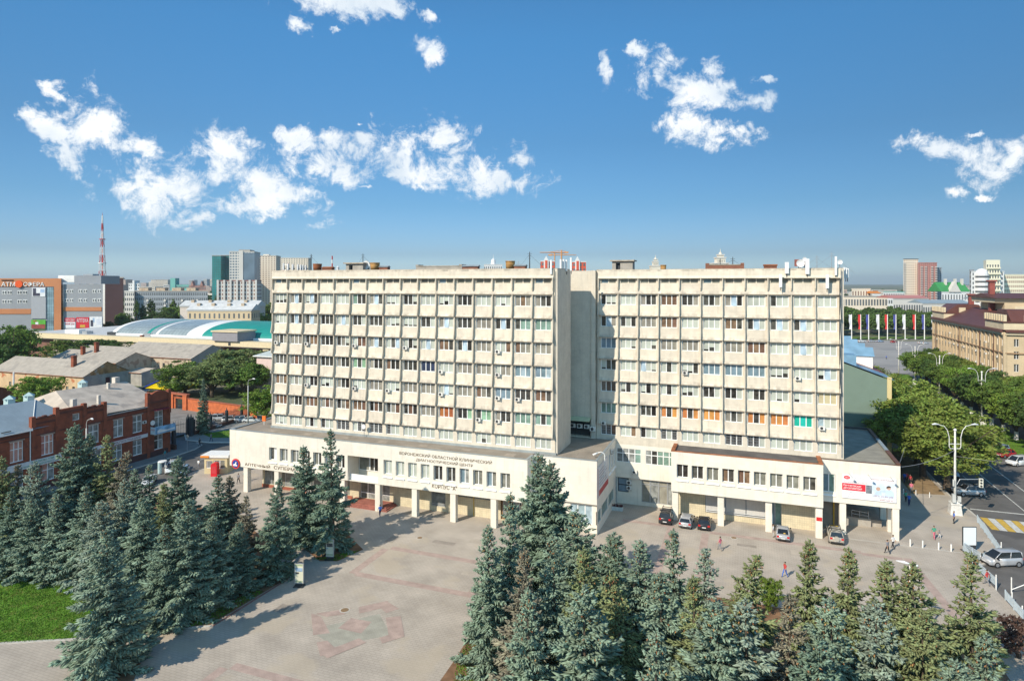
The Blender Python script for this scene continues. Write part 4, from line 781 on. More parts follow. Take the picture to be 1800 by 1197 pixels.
def make_spruce(seed, h=14.0, rad=3.3, mat=None, cone=.3, bend=0.0, sparse=1.0, pw=.80):
    rs = np.random.default_rng(seed); P_, D_, L_, R_ = [], [], [], []
    def axis(z): t = np.clip(z/h, 0, 1); return np.array([bend*t**6, 0, 0])
    z = .55; CP_ = []; lop = rs.uniform(0, 2*pi); lob = rs.uniform(.04, .14)
    while z < h-.3:
        top = z/h; n = int(rs.integers(6, 9)*(1.0 if top < .7 else .75)*sparse); a0 = rs.uniform(0, 2*pi); tier = rs.uniform(.80, 1.16)
        for i in range(max(3, n)):
            a = a0 + 2*pi*i/n + rs.normal(0, .22); zz = float(np.clip(z + rs.normal(0, .13), .3, h-.2)); q = 1-zz/h
            if rs.random() < .10: continue
            ln = (rad*(q**pw)*tier*rs.uniform(.55, 1.22)*(1+lob*cos(a-lop)) + .20)
            if zz < 1.5: ln *= .85
            up = .30-.62*q + rs.normal(0, .10)
            ns = max(3, int(ln/.21)); t = np.linspace(.10, 1, ns)
            r_ = ln*t; zc = zz + ln*(up*t + .34*t**2.2*(.45 if top < .7 else .9)) - ln*.12*t
            base = np.stack([cos(a)*r_, sin(a)*r_, zc], 1) + axis(zz) + rs.normal(0, .035, (ns, 3))
            dirv = norm(np.gradient(base, axis=0)); side = np.array([-sin(a), cos(a), 0])
            sl = (.30+.34*np.sin(pi*np.clip(t*1.02, 0, 1))**.7)*min(1.35, .42+.40*ln)
            for sgn in (-1, 1):
                for w_, dz in ((.85, -.10), (.6, -.42)):
                    P_.append(base + rs.normal(0, .03, (ns, 3))); D_.append(dirv*.8 + side*sgn*w_*rs.uniform(.6, 1.1, (ns, 1)) + np.array([0, 0, dz]) + rs.normal(0, .14, (ns, 3))); L_.append(sl*rs.uniform(.7, 1.3, ns)*(1 if dz > -.3 else .8)); R_.append(rs.uniform(.085, .135, ns)*min(1.15, .55+.25*ln))
            P_.append(base); D_.append(dirv + rs.normal(0, .25, (ns, 3)) + np.array([0, 0, .12])); L_.append(sl*.8+.1); R_.append(rs.uniform(.085, .13, ns)*min(1.1, .6+.22*ln))
            k = max(1, int(ns*.6)); P_.append(base[-k:]); D_.append(dirv[-k:]*.35 + np.array([0, 0, -1.0]) + rs.normal(0, .25, (k, 3))); L_.append(sl[-k:]*rs.uniform(.55, 1.1, k)); R_.append(rs.uniform(.08, .12, k))
            if zz > h*(1-cone) and rs.random() < .30+.5*(zz/h-1+cone)/cone:
                q_ = base[ns//3:]; CP_.append(q_[rs.integers(0, len(q_), 2)] + rs.normal(0, .07, (2, 3)) - np.array([0, 0, .08]))
        z += rs.uniform(.34, .56)*(1 if top < .7 else .72)
    zz = np.arange(h-1.5, h, .13); tp = np.stack([np.zeros_like(zz)]*2 + [zz], 1) + np.array([axis(q) for q in zz])
    for _ in range(3): P_.append(tp); D_.append(rs.normal(0, .75, tp.shape) + np.array([0, 0, .8])); L_.append(np.full(len(tp), .30)); R_.append(np.full(len(tp), .06))
    v, f = spindles(np.concatenate(P_), np.concatenate(D_), np.concatenate(L_), np.concatenate(R_), rs)
    crown = arrmesh('crown', v, f, [mat])
    cp = np.concatenate(CP_ + [tp[:-2]+rs.normal(0, .14, tp[:-2].shape)]*1); v, f = spindles(cp, rs.normal(0, .35, cp.shape)+np.array([0, 0, -1]), np.full(len(cp), .24), np.full(len(cp), .05), rs)
    cones = arrmesh('cone', v, f, [CONE])
    b = MB(); zs = np.linspace(0, h-.2, 9); b.tube([(*axis(q)[:2], q) for q in zs], [max(.03, .26*(1-q/h)) for q in zs], 7)
    return crown, cones, b.mesh('trunk', BARK)
CONE = M('spruce_cones', (.33, .17, .07), .8, .25, 6, island=.3)
SPB = M('blue_needles', (.212, .288, .208), .75, .28, .7, island=.38, trans=.12); SPG = M('green_needles', (.215, .250, .115), .75, .28, .7, island=.38, trans=.12)
SPN = M('dark_needles', (.150, .220, .158), .75, .28, .7, island=.38, trans=.1); SPW = M('pale_needles', (.255, .320, .250), .75, .25, .7, island=.34, trans=.12); SPR = M('brownish_needles', (.215, .200, .145), .8, .3, .7, island=.38, trans=.1)
SPROTO = [make_spruce(11, mat=SPB, pw=.95), make_spruce(12, mat=SPB, rad=3.0, pw=1.05, cone=.22), make_spruce(13, mat=SPB, rad=3.7, pw=.85), make_spruce(14, mat=SPB, rad=3.2, bend=.9, cone=.4, sparse=.85, pw=.95), make_spruce(15, mat=SPB, rad=3.0, sparse=.78, cone=.45, pw=1.0), make_spruce(16, mat=SPB, rad=3.6, pw=.9, cone=.15),
  make_spruce(17, mat=SPB, rad=3.3, pw=1.1, cone=.3, sparse=.85), make_spruce(18, mat=SPB, rad=3.1, pw=1.0, cone=.35, bend=-.4), make_spruce(19, mat=SPB, rad=3.5, pw=1.05, cone=.25, sparse=.9)]
MT = dict(b=SPB, g=SPG, n=SPN, w=SPW, r=SPR)
def spruce(u, v, h, k, m, label, cones=True, wide=1.0, rz=None, xy=None):
    if h > 100:                                             # image row of the trunk's foot instead of a height
        x, y, _ = G(u, h); dd = (y-CAM[1])*CT - (x-CAM[0])*ST; h = ZV(v, dd)
    else: x, y, _ = G(u, v, h) if xy is None else (*xy, 0)
    s = h/14.0; rr = random.Random(int(u*7+v)); wide *= (1.1 if u < 640 else 1.16)*min(1.3, (14/h)**.5)*rr.uniform(.9, 1.12)*(.84 if 640 < u < 935 else 1)
    t = thing('spruce_tree', label, 'spruce', (x, y, 0), rr.uniform(0, 6.28) if rz is None else rz, 'spruces round the plaza'); t.scale = (s*wide*rr.uniform(.92, 1.08), s*wide*rr.uniform(.92, 1.08), s); t.rotation_euler[0] = rr.uniform(-.025, .025); t.rotation_euler[1] = rr.uniform(-.025, .025)
    c, co, tr = SPROTO[k if rr.random() < .6 else (k+6) % 9]; setmat(link('crown', c, t), MT[m]); link('trunk', tr, t)
    if cones: link('cone_cluster', co, t, kind='stuff')
SPL = [ # left of the plaza: apex column, apex row, foot row (or height), shape, tone
 (7,802,985,0,'g','spruce cut by the left edge below the brick house'),(35,816,975,4,'r','thin brown topped spruce near the left edge'),(61,812,990,2,'w','broad blue spruce in front of the green lettered shop sign'),
 (132,743.5,958,5,'n','tallest dark spruce before the brick house'),(154,762,945,1,'n','dark spruce just right of the tallest one before the brick house'),(187,764.5,955,4,'g','olive spruce before the white bank sign'),
 (211.6,795,960,3,'r','orange tipped spruce right under the bank sign'),(236,826,962,1,'b','small blue spruce peak before the side street'),(262,817,955,4,'b','thin spire spruce beside the newsstand road'),
 (313,803,985,2,'n','bushy dark spruce hiding the blue car'),(286,850,1010,0,'g','cone speckled spruce left of the bushy dark one'),(217,843,1015,0,'w','pale blue spruce in the middle of the left group'),
 (145,852,1025,0,'b','green grey spruce in the left group over the lawn corner'),(93,868,1018,1,'b','slim blue spruce behind the lawn'),(20,860,1008,2,'n','dark wide spruce at the left edge over the lawn'),
 (55,876,1014,5,'b','broad spruce skirting the back of the lawn'),(381,836,985,1,'n','slim dark spruce left of the pharmacy columns'),(406,835,975,4,'r','thin brownish spruce under the round shop sign'),
 (374,906,1062,0,'b','cone tipped blue spruce at the right of the left group'),(327,877,1088,5,'b','broad blue spruce in front of the bushy dark one'),(430,872,1005,4,'r','brown needled spruce before the pharmacy windows'),
 (485,842,1012,1,'n','narrow dark blue spruce nearest the two poster stands'),(252,872,1050,5,'b','wide blue spruce behind the big front one'),(175,880,1036,2,'w','pale spruce at the lawn corner'),
 (420,918,1040,5,'n','low dark spruce beside the plaza edge'),(290,920,1095,2,'n','wide low spruce at the plaza edge by the soil'),
 (536,783,955,0,'n','left spruce of the pair standing before the front block'),(586,755,962,4,'n','taller cone topped spruce of the pair before the front block'),(192,927,1183,5,'b','big lone spruce standing forward at the lawn end'),
 # right of the plaza
 (949,799,16,5,'b','tallest blue spruce before the middle block'),(970,811,15.5,5,'n','dark spruce pressed against the tallest right one'),(895,867,15,0,'b','blue spruce left of the tallest right one'),(1020.5,898,13.5,2,'b','broad blue spruce under the bare white wall'),
 (862,921,13.2,1,'b','slim blue spruce at the plaza corner, far left of the right group'),(919,965,14,4,'r','brownish spruce behind the corner spruce of the plaza'),(978,937,14.5,2,'b','wide blue spruce below the tallest right one'),
 (1032.6,961,13.5,0,'g','spruce with an orange cone crown below the bare white wall'),(1067.5,938,12,1,'b','left one of the twin small peaks by the yard'),(1080,942,12,1,'n','right one of the twin small peaks by the yard'),
 (1123,947,12.5,0,'b','blue spruce below the parked dark car'),(1090,1003,14,3,'g','spruce with long orange cone streaks, front of the right group'),(1187.5,933,13,4,'b','sparse pointed spruce below the silver estate car'),
 (1167,1007,13.5,0,'b','blue spruce in front of the sparse pointed one'),(1233,963,12,4,'w','pale narrow spruce below the black hatchback'),(1221,1010,14,4,'g','olive spruce with drooping arms in the right group front'),
 (1305,967,13,3,'g','bent topped olive spruce in the open plaza gap'),(1314,1054,14.2,0,'w','pale blue front spruce below the bent topped one'),(1381,1048,14,4,'r','brown cone covered spruce beside the green bush'),
 (1419,951,13.5,4,'g','fork topped spruce below the silver saloon car'),(1487,963,13.5,4,'g','cone topped spruce below the car with spare wheel'),(1564,984,13,0,'g','green spruce left of the white plaza lamp'),
 (1609,992,13,3,'g','hook topped spruce right of the white plaza lamp'),(1707,972,14,4,'g','tall olive spruce in front of the railings and van'),(1540,1058,14.5,2,'w','pale flat topped front spruce with orange cones'),
 (1626,1071,14.5,2,'g','green front spruce with an orange cone cap'),(1735,1115,13,0,'b','blue spruce at the lower right corner'),(1470,1055,14.5,2,'b','broad front spruce in the lower right'),(1255,1060,14,2,'b','broad front spruce in the lower middle'),
 (1030,1035,14.5,5,'b','front spruce at the bottom below the orange crowned one'),(930,1035,14.5,0,'b','front spruce at the bottom near the plaza corner'),(1430,1125,14,5,'n','dark front spruce at the bottom edge'),(1150,1110,14,2,'b','front spruce at the bottom edge, middle of the right group'),(1680,1160,13.5,5,'b','front spruce at the bottom edge, far right')]
for a in SPL: spruce(*a)
spruce(343, 682, 12.5, 4, 'n', 'lone narrow spruce by the gate of the car park', False, .55, xy=(-91.2, 24.8))

def make_broad(seed, h=12.0, rx=5.0, rz=4.2, nc=150, nl=46, leaf=.34, trunk=2.6, airy=0.0, mat=None, col=False, bark=BARK, white=False, drop=0.0):
    """trunk with limbs, and a crown of leaf clumps spread through an uneven ellipsoid"""
    rs = np.random.default_rng(seed); cz = h-rz; c = []
    lob = norm(rs.normal(size=(9, 3)))*rs.uniform(.35, .62, (9, 1)); lob[:, 2] = np.abs(lob[:, 2])*1.0-.25; lr = rs.uniform(.38, .62, 9)
    while len(c) < nc:
        i = rs.integers(0, 9); d = norm(rs.normal(size=3)); p = lob[i] + d*lr[i]*rs.uniform(.55, 1.02)
        if p[2] < -.95 or np.linalg.norm(p) > 1.15: continue
        c.append(p)
    c = np.array(c); c[:, 0] *= rx; c[:, 1] *= rx; c[:, 2] = c[:, 2]*rz + cz
    n = nc*nl; ci = np.repeat(np.arange(nc), nl); cr = (rx*.16*rs.uniform(.6, 1.35, nc)*(1-airy*.4))[ci]
    q = norm(rs.normal(size=(n, 3)))*(rs.uniform(0, 1, (n, 1))**.45)*cr[:, None]*np.array([1.15, 1.15, .62]); q[:, 2] -= drop*np.abs(rs.normal(0, 1, n))
    p = c[ci] + q; nr = norm(q + rs.normal(0, .5, (n, 3))*cr[:, None] + np.array([0, 0, .35*rx*.17]))
    a = norm(np.cross(nr, rs.normal(size=(n, 3)))); b_ = np.cross(nr, a); s = (leaf*rs.uniform(.6, 1.25, n))[:, None]
    V = np.stack([p-a*s*.5, p+b_*s*.34, p+a*s*.5, p-b_*s*.34], 1).reshape(-1, 3); F = np.arange(n*4).reshape(-1, 4)
    crown = arrmesh('crown', V, F, [mat]); mb = MB(); tr = .10+h*.016
    mb.tube([(0, 0, -.1), (.05, 0, trunk*.5), (0, .08, trunk), (.1, 0, cz*.7+trunk*.3)], [tr*1.25, tr, tr*.85, tr*.6], 8)
    for i in range(9):
        a = 2*pi*i/9+rs.normal(0, .2); e = c[rs.integers(0, nc)]*.0 + np.array([cos(a)*rx*rs.uniform(.45, .8), sin(a)*rx*rs.uniform(.45, .8), cz+rs.uniform(-.4, .6)*rz]); s0 = np.array([0, .05, trunk*rs.uniform(.75, 1.2)])
        m_ = (s0+e)/2 + np.array([0, 0, .12*rz]); mb.tube([s0, m_, e], [tr*.5, tr*.3, .03], 5)
    tk = mb.mesh('trunk', bark); wt = None
    if white: wt = MB().tube([(0, 0, -.1), (.02, 0, .6), (.04, 0, 1.6)], [tr*1.34, tr*1.2, tr*1.1], 9).mesh('whitewash', BARKW)
    return crown, tk, wt
def leafm(n, c, isl=.38): return M(n, c, .7, .30, .35, island=isl, trans=.34, obj=.10)
LFM = leafm('mid_green_leaves', (.130, .205, .038)); LFD = leafm('dark_green_leaves', (.085, .145, .036)); LFY = leafm('yellow_green_leaves', (.215, .280, .056)); LFB = leafm('bright_green_leaves', (.180, .270, .040)); LFG = leafm('grey_green_leaves', (.175, .225, .080))
BPROTO = dict(linden=make_broad(21, 12, 4.8, 4.5, 190, 60, .40, 2.0, mat=LFM, white=True), linden2=make_broad(22, 12, 5.2, 4.4, 190, 60, .40, 2.0, mat=LFM, white=True),
  locust=make_broad(23, 15, 6.6, 6.6, 330, 62, .40, 3.0, .55, mat=LFY, drop=.22), locust2=make_broad(24, 14, 6.2, 6.3, 310, 62, .40, 3.0, .5, mat=LFY, drop=.2),
  poplar=make_broad(25, 18, 2.4, 8.0, 150, 44, .5, 2.5, mat=LFD), round=make_broad(26, 10, 4.8, 4.9, 210, 54, .38, 1.4, mat=LFM), bush=make_broad(27, 3.2, 2.0, 1.55, 60, 40, .22, .5, mat=LFB), maple=make_broad(28, 9, 4.2, 4.5, 210, 52, .34, 1.0, mat=LFB), far=make_broad(29, 12, 5.5, 4.6, 90, 34, .85, 2, mat=LFM))
def tree(kind, x, y, h, label, m=None, name='broad_tree', cat='tree', wide=1.0, rz=None, group=None, z=0.0):
    c, tk, wt = BPROTO[kind]; H = dict(linden=12, linden2=12, locust=15, locust2=14, poplar=18, round=10, bush=3.2, maple=9, far=12)[kind]; s = h/H
    rr = random.Random(int(x*13+y*7)); t = thing(name, label, cat, (x, y, z), rr.uniform(0, 6.28) if rz is None else rz, group); t.scale = (s*wide, s*wide, s)
    o = link('crown', c, t); 
    if m: setmat(o, m)
    link('trunk', tk, t)
    if wt: link('whitewash', wt, t)
    return t
# street trees on the near side, airy and yellowish, beside the corner block
ACL = ['near street tree hanging over the corner lamp', 'second airy street tree behind the corner lamp', 'third airy street tree from the corner', 'airy street tree by the end of the green wall', 'airy street tree just past the green wall', 'airy tree midway down the near side of the avenue', 'airy tree farther down the near side of the avenue', 'airy tree near the end of the near side row', 'airy tree at the far end of the near side row', 'airy tree nearest the square on the near side']
for i, (y, h, x) in enumerate(((37.2, 15.4, 56.4), (44.5, 16.6, 54.6), (53, 17.2, 55.6), (62, 17.2, 55.0), (71, 16.6, 54.8), (82, 15.6, 54.8), (95, 15, 54.5), (110, 15, 54.7), (128, 14, 54.6), (148, 13.5, 54.6))):
    tree('locust' if i % 2 == 0 else 'locust2', x, y, h, ACL[i], LFY if i % 3 else LFG if i > 5 else LFY, 'street_tree', 'street tree', (1.5, 1.36, 1.25, 1.25)[i] if i < 4 else 1.12, None, 'airy trees on the near side of the avenue')
FL = ['first', 'second', 'third', 'fourth', 'fifth', 'sixth', 'seventh', 'eighth', 'ninth', 'tenth', 'eleventh', 'twelfth', 'thirteenth', 'fourteenth', 'fifteenth', 'sixteenth', 'seventeenth']
for i in range(16):
    y = 60+7.4*i
    tree('linden' if i % 2 else 'linden2', 80.6, y, 13.6-.05*i, f'{FL[i]} whitewashed roadside tree along the grass verge, counted from the near end', [LFM, LFD, LFM, LFB, LFM][i % 5], 'street_tree', 'street tree', 1.05, None, 'whitewashed trees along the verge')
for i in range(12):
    y = 66+10*i
    tree('linden', 88.2 if y < 110 else 87.0, y, 14.0, f'{FL[i]} tree of the back row before the yellow building, from the near end', [LFM, LFY, LFD][i % 3], 'street_tree', 'street tree', .8 if y > 105 else 1, None, 'back row trees by the yellow building')
tree('maple', *G(1350, 1075)[:2], 4.6, 'bright green bush behind the right hand spruces', LFB, 'bush', 'bush', .7)
tree('bush', *G(1790, 1155)[:2], 4.0, 'reddish brown weeping shrub at the lower right edge', leafm('rust_leaves', (.13, .075, .06)), 'bush', 'bush')
# old quarter on the left
for u, dist, h, k, m, lab, wide in ((18, 215, 24, 'round', LFM, 'big tree at the left edge before the shopping centre', .9), (-20, 205, 19, 'round', LFD, 'dark tree cut by the left edge', 1), (118, 255, 14.5, 'maple', LFM, 'tree between the market and the old houses, left one', 1.5), (165, 258, 14.5, 'maple', LFD, 'tree between the market and the old houses, middle', 1.5), (198, 255, 13.5, 'round', LFD, 'dark tree between the market and the old houses, right one', 1.4),
    (67, 168, 12.3, 'maple', LFB, 'bright round tree before the peeling orange wall', 1.1), (124, 172, 5, 'maple', LFB, 'small bright tree under the peeling wall windows', .7), (325, 196, 12.2, 'maple', LFM, 'dark green tree behind the orange wall, left one', 1.5), (372, 192, 13.2, 'round', LFG, 'wide willow like tree behind the orange wall', 1.65), (408, 205, 16.5, 'maple', LFG, 'tall grey green tree behind the orange wall, back', 1.6), (430, 192, 12, 'round', LFM, 'tree at the right end of the orange wall', 1.4), (300, 190, 6, 'bush', LFB, 'bright shrub beside the yellow shed', 1.2),
    (467, 158, 10.3, 'maple', LFB, 'bright bushy tree against the left tower end', 1.15), (372, 262, 13, 'maple', LFB, 'bright tree in front of the market wall', 1.3), (311, 262, 10.5, 'maple', LFB, 'small bright tree peeping over the old roof', .9),
    (250, 470, 22.6, 'poplar', LFD, 'left dark poplar before the long grey block', 1), (265, 480, 27, 'poplar', LFD, 'tall dark poplar before the long grey block', 1), (303, 480, 27, 'poplar', LFM, 'poplar at the right before the long grey block', 1.1), (240, 520, 25, 'poplar', LFM, 'slim poplar at the left end of the long grey block', .7), (219, 430, 17, 'round', LFM, 'tree at the foot of the dark brick tower', .9), (228, 400, 14, 'round', LFM, 'low tree by the market roof end', 1),
    (285, 430, 20.5, 'round', LFD, 'broad tree left of the cream four storey house', 1.2), (312, 440, 23, 'round', LFM, 'broad tree beside the cream four storey house', 1.2), (262, 420, 14, 'round', LFD, 'low broad tree over the arched market roof', 1.3), (194, 400, 12, 'round', LFD, 'dark bush tree before the dark brick tower', 1.0), (381, 650, 25.8, 'poplar', LFD, 'dark poplar beside the green glass towers', 1.2), (370, 640, 22, 'poplar', LFD, 'short poplar beside the green glass towers', 1.2),
    (472, 470, 24, 'round', LFM, 'big tree at the left edge of the cream tower block', 1.2), (460, 430, 17, 'round', LFB, 'bright tree under the big one by the cream tower block', 1.1), (60, 330, 12, 'round', LFD, 'dark tree at the shopping centre foot', .8), (95, 190, 4, 'bush', LFM, 'shrub by the white post before the old house', 1)):
    x, y, _ = D(u, dist); tree(k, x, y, h, lab, m, 'poplar_tree' if k == 'poplar' else 'bush' if k == 'bush' else 'broad_tree', 'poplar' if k == 'poplar' else 'bush' if k == 'bush' else 'tree', wide)
# ------------------------------------------------------------------ cars
CARGLASS = M('car_glass', (.018, .022, .026), .06, .2, 1, spec=.7); TYRE = M('tyre', (.022, .022, .024), .8, .1, 4); RIM = M('alloy_rim', (.42, .43, .45), .35, .1, 4, metal=.6)
TAIL = M('tail_lamp_red', (.48, .02, .02), .25, .1, 4); HEAD = M('head_lamp', (.75, .78, .82), .12, .05, 4, spec=.7); PLATE = M('number_plate', (.72, .72, .72), .5, .05, 3); TRIM = M('black_trim', (.028, .028, .03), .6, .1, 4)
def paint(n, c): return M('paint_'+n, c, .28, .05, 1.5, metal=.25, coat=.7)
PW, PSI, PBK, PRD, PNV, PBL, PBE, PGR = paint('white', (.74, .75, .75)), paint('silver', (.46, .47, .49)), paint('black', (.030, .030, .036)), paint('red', (.46, .025, .03)), paint('navy', (.028, .045, .10)), paint('pale_blue', (.34, .46, .60)), paint('champagne', (.46, .43, .37)), paint('grey', (.20, .21, .22))
SHAPES = { # side outline: lower body top line, then glasshouse (x measured from the tail), length, width, height
 'hatch': dict(L=4.1, W=1.74, H=1.47, belt=.92, hood=.84, tail=.98, g0=.22, g1=2.95, r0=.62, r1=2.15, wb=(.72, 3.32)),
 'sedan': dict(L=4.5, W=1.74, H=1.43, belt=.90, hood=.83, tail=.95, g0=.62, g1=3.3, r0=1.35, r1=2.6, wb=(.88, 3.58)),
 'estate': dict(L=4.6, W=1.78, H=1.50, belt=.93, hood=.86, tail=1.0, g0=.12, g1=3.35, r0=.42, r1=2.6, wb=(.85, 3.62)),
 'suv': dict(L=4.5, W=1.84, H=1.70, belt=1.06, hood=1.02, tail=1.1, g0=.14, g1=3.25, r0=.42, r1=2.55, wb=(.82, 3.52)),
 'van': dict(L=4.4, W=1.82, H=1.82, belt=1.10, hood=1.0, tail=1.15, g0=.06, g1=3.75, r0=.2, r1=2.75, wb=(.72, 3.46))}
CARP = {}
def car_proto(kind):
    if kind in CARP: return CARP[kind]
    q = SHAPES[kind]; L, W, H, hw = q['L'], q['W'], q['H'], q['W']/2
    # lower body: cross sections along the length, rounded in plan and in section
    secs = [(0, .42, q['tail']-.16, hw*.80), (.10, .30, q['tail']-.03, hw*.93), (.5, .24, q['belt']+.02, hw), (q['wb'][0]+.5, .22, q['belt'], hw), (L*.5, .22, q['belt'], hw), (q['g1']-.1, .22, q['belt']-.01, hw), (q['wb'][1]+.1, .24, q['hood']+.02, hw*.99), (L-.35, .26, q['hood']-.07, hw*.95), (L-.10, .30, q['hood']-.17, hw*.86), (L, .40, q['hood']-.30, hw*.74)]
    b = MB(); rows = []
    for x, z0, z1, w in secs:
        X = x-L/2; m = (z0+z1)/2
        rows.append([(X, -w*.93, z0), (X, -w, z0+.18), (X, -w, m+.06), (X, -w*.965, z1-.06), (X, -w*.88, z1), (X, 0, z1+.025), (X, w*.88, z1), (X, w*.965, z1-.06), (X, w, m+.06), (X, w, z0+.18), (X, w*.93, z0)])
    n0 = len(rows[0])
    for r in rows: b.v += r
    for i in range(len(rows)-1):
        for j in range(n0-1): b.f.append((i*n0+j, (i+1)*n0+j, (i+1)*n0+j+1, i*n0+j+1)); b.m.append(0)
        b.f.append((i*n0+n0-1, (i+1)*n0+n0-1, (i+1)*n0, i*n0)); b.m.append(0)
    b.f.append(tuple(range(n0))); b.f.append(tuple(range((len(rows)-1)*n0, len(rows)*n0))[::-1]); b.m += [0, 0]
    # roof panel and pillars
    zb, zt = q['belt']-.01, H-.07; wg, wr = hw*.88, hw*.70; g0, g1, r0, r1 = (q[k]-L/2 for k in ('g0', 'g1', 'r0', 'r1'))
    k = len(b.v); b.v += [(r0-.03, -wr, zt), (r1+.05, -wr, zt), (r1+.05, wr, zt), (r0-.03, wr, zt), (r0+.08, -wr*.82, H), (r1-.1, -wr*.82, H), (r1-.1, wr*.82, H), (r0+.08, wr*.82, H)]
    for f in ((0, 1, 5, 4), (1, 2, 6, 5), (2, 3, 7, 6), (3, 0, 4, 7), (4, 5, 6, 7)): b.f.append(tuple(k+i for i in f)); b.m.append(0)
    mid = [(g0*.56+g1*.44), (r0*.5+r1*.5)]
    for s in (-1, 1):
        for a, c in ((g0, r0), (mid[0], mid[1]), (g1-.12, r1)): b.tube([(a+.02, s*wg*1.0, zb), (c, s*wr*1.0, zt+.01)], .052, 5)
    body = b.mesh('body', PW, True)
    g = MB(); k = 0; lo = [(g0, -wg, zb), (g1, -wg*.97, zb), (g1, wg*.97, zb), (g0, wg, zb)]; hi = [(r0, -wr, zt), (r1, -wr, zt), (r1, wr, zt), (r0, wr, zt)]
    def side(i, j): return MB().poly([lo[i], lo[j], hi[j], hi[i]])
    parts = [('side_window', side(0, 1)), ('windscreen', side(1, 2)), ('side_window', side(2, 3)), ('rear_window', side(3, 0))]
    t = thing('parked_car', None, None); o = link('body', body, t)
    for nm, mb in parts: mb.build(nm, CARGLASS, t, rel=False)
    for s in (-1, 1):
        for x in q['wb']:
            X = x-L/2; w = MB(); r = .33 if kind not in ('suv', 'van') else .36
            w.prism([(X+r*cos(2*pi*i/14), r+r*sin(2*pi*i/14)) for i in range(14)], s*(hw-.21), s*(hw+.015), 'y'); wo = w.build('wheel', TYRE, t, rel=False)
            w = MB(); w.prism([(X+r*.62*cos(2*pi*i/10), r+r*.62*sin(2*pi*i/10)) for i in range(10)], s*(hw+.017), s*(hw+.03), 'y'); link('rim', w.mesh('rim', RIM), wo)
        MB().box(L/2-.30, L/2-.06, s*hw*.62-.18, s*hw*.62+.18, q['hood']-.26, q['hood']-.12).build('headlight', HEAD, t, rel=False)
        MB().box(-L/2-.008, -L/2+.16, s*hw*.72-.15, s*hw*.72+.15, q['tail']-.30, q['tail']-.07).build('tail_light', TAIL, t, rel=False)
        MB().box(g1-.35, g1-.16, s*(hw+.10)-.09, s*(hw+.10)+.09, zb+.02, zb+.16).build('mirror', TRIM, t, rel=False)
    b = MB(); b.box(-L/2-.03, -L/2+.14, -hw*.82, hw*.82, .36, .50); b.box(L/2-.14, L/2+.015, -hw*.72, hw*.72, .34, .48); b.build('bumper', TRIM, t, rel=False)
    for x in (-L/2-.045, L/2+.02): MB().box(x, x+.02, -.26, .26, .52, .63).build('number_plate', PLATE, t, rel=False)
    CARP[kind] = [t, False]; return CARP[kind]
def car(kind, x, y, heading, mat, label, z=0.0, extra=None, group=None):
    p = car_proto(kind)
    if not p[1]: p[1] = True; t = p[0]; t.location = (x, y, z); t.rotation_euler = (0, 0, heading)
    else: t = dup(p[0], (x, y, z), heading)
    if group: t['group'] = group
    t['label'] = label; t['category'] = 'car'
    for c in t.children:
        if c.name.split('.')[0] == 'body': setmat(c, mat)
    if extra: extra(t)
    return t
def rack(t):
    b = MB(); b.box(-1.75, .9, -.62, -.56, 1.78, 1.84); b.box(-1.75, .9, .56, .62, 1.78, 1.84); b.box(-.9, -.82, -.7, .7, 1.72, 1.78); b.box(.5, .58, -.7, .7, 1.72, 1.78); b.tube([(-1.9, -.5, 1.8), (-2.1, 0, 2.0), (-1.9, .5, 1.8)], .04); b.build('roof_rack', TRIM, t, rel=False)
def spare(t): MB().prism([(.34*cos(2*pi*i/16)+.05, .95+.34*sin(2*pi*i/16)) for i in range(16)], -2.27, -2.48, 'x').build('spare_wheel_cover', PBE, t, rel=False)
def at(u, v, z=0.0): return G(u, v, z)[:2]
N_ = pi/2
car('suv', 14.35, 7.3, N_-.02, PBK, 'dark off-roader with roof rack in the shaded yard corner', extra=rack)
car('estate', *at(1207, 921), N_-.03, PSI, 'silver estate car parked by the first column', )
car('hatch', *at(1238, 925), N_+.04, PBK, 'black hatchback parked beside the silver estate')
car('sedan', *at(1376, 943), N_-.03, PSI, 'silver saloon parked with a man at its door', extra=lambda t: MB().box(-1.64, -1.6, -.3, -.05, 1.0, 1.12).build('yellow_sticker', YELLOW, t, rel=False))
car('suv', *at(1468, 948), N_-.02, PBE, 'pale champagne off-roader with a covered spare wheel', extra=spare)
car('van', *at(1760, 990), pi+.42, PSI, 'silver passenger van standing by the railing corner', -.14)
car('suv', *at(1702, 868), pi+.25, PSI, 'silver off-roader under the street tree by the traffic light', -.14)
KL = [(59.3, 'van', PW, 'nearest white people carrier in the row by the verge'), (65.4, 'hatch', PRD, 'bright red hatchback beside the white people carrier'), (69.2, 'estate', PBL, 'silver blue estate behind the bright red hatchback'), (73.3, 'sedan', PNV, 'navy saloon in the middle of the verge row'), (78.5, 'hatch', PRD, 'dark red hatchback behind the navy saloon'), (83.6, 'estate', PBL, 'pale blue estate below the far white lamp'), (88.8, 'sedan', PBK, 'black saloon beside the pale blue estate'), (94.2, 'suv', PGR, 'grey off-roader by the base of the far white lamp'), (100, 'sedan', PW, 'white saloon half hidden by street trees'), (108, 'hatch', PGR, 'grey hatchback half hidden by street trees'), (118, 'sedan', PBK, 'black saloon far down the verge'), (126, 'estate', PSI, 'silver estate far down the verge'), (134, 'sedan', PNV, 'navy saloon far down the verge'), (142, 'hatch', PRD, 'far red hatchback near the second far lamp'), (150, 'sedan', PW, 'far white saloon near the end of the verge'), (158, 'suv', PBK, 'last black off-roader before the square'), (170, 'hatch', PSI, 'last silver hatchback before the square')]
for y, k, m, l in KL: car(k, 73.3, y, pi+.62+.05*sin(y), m, l, -.14, group='cars parked along the verge')
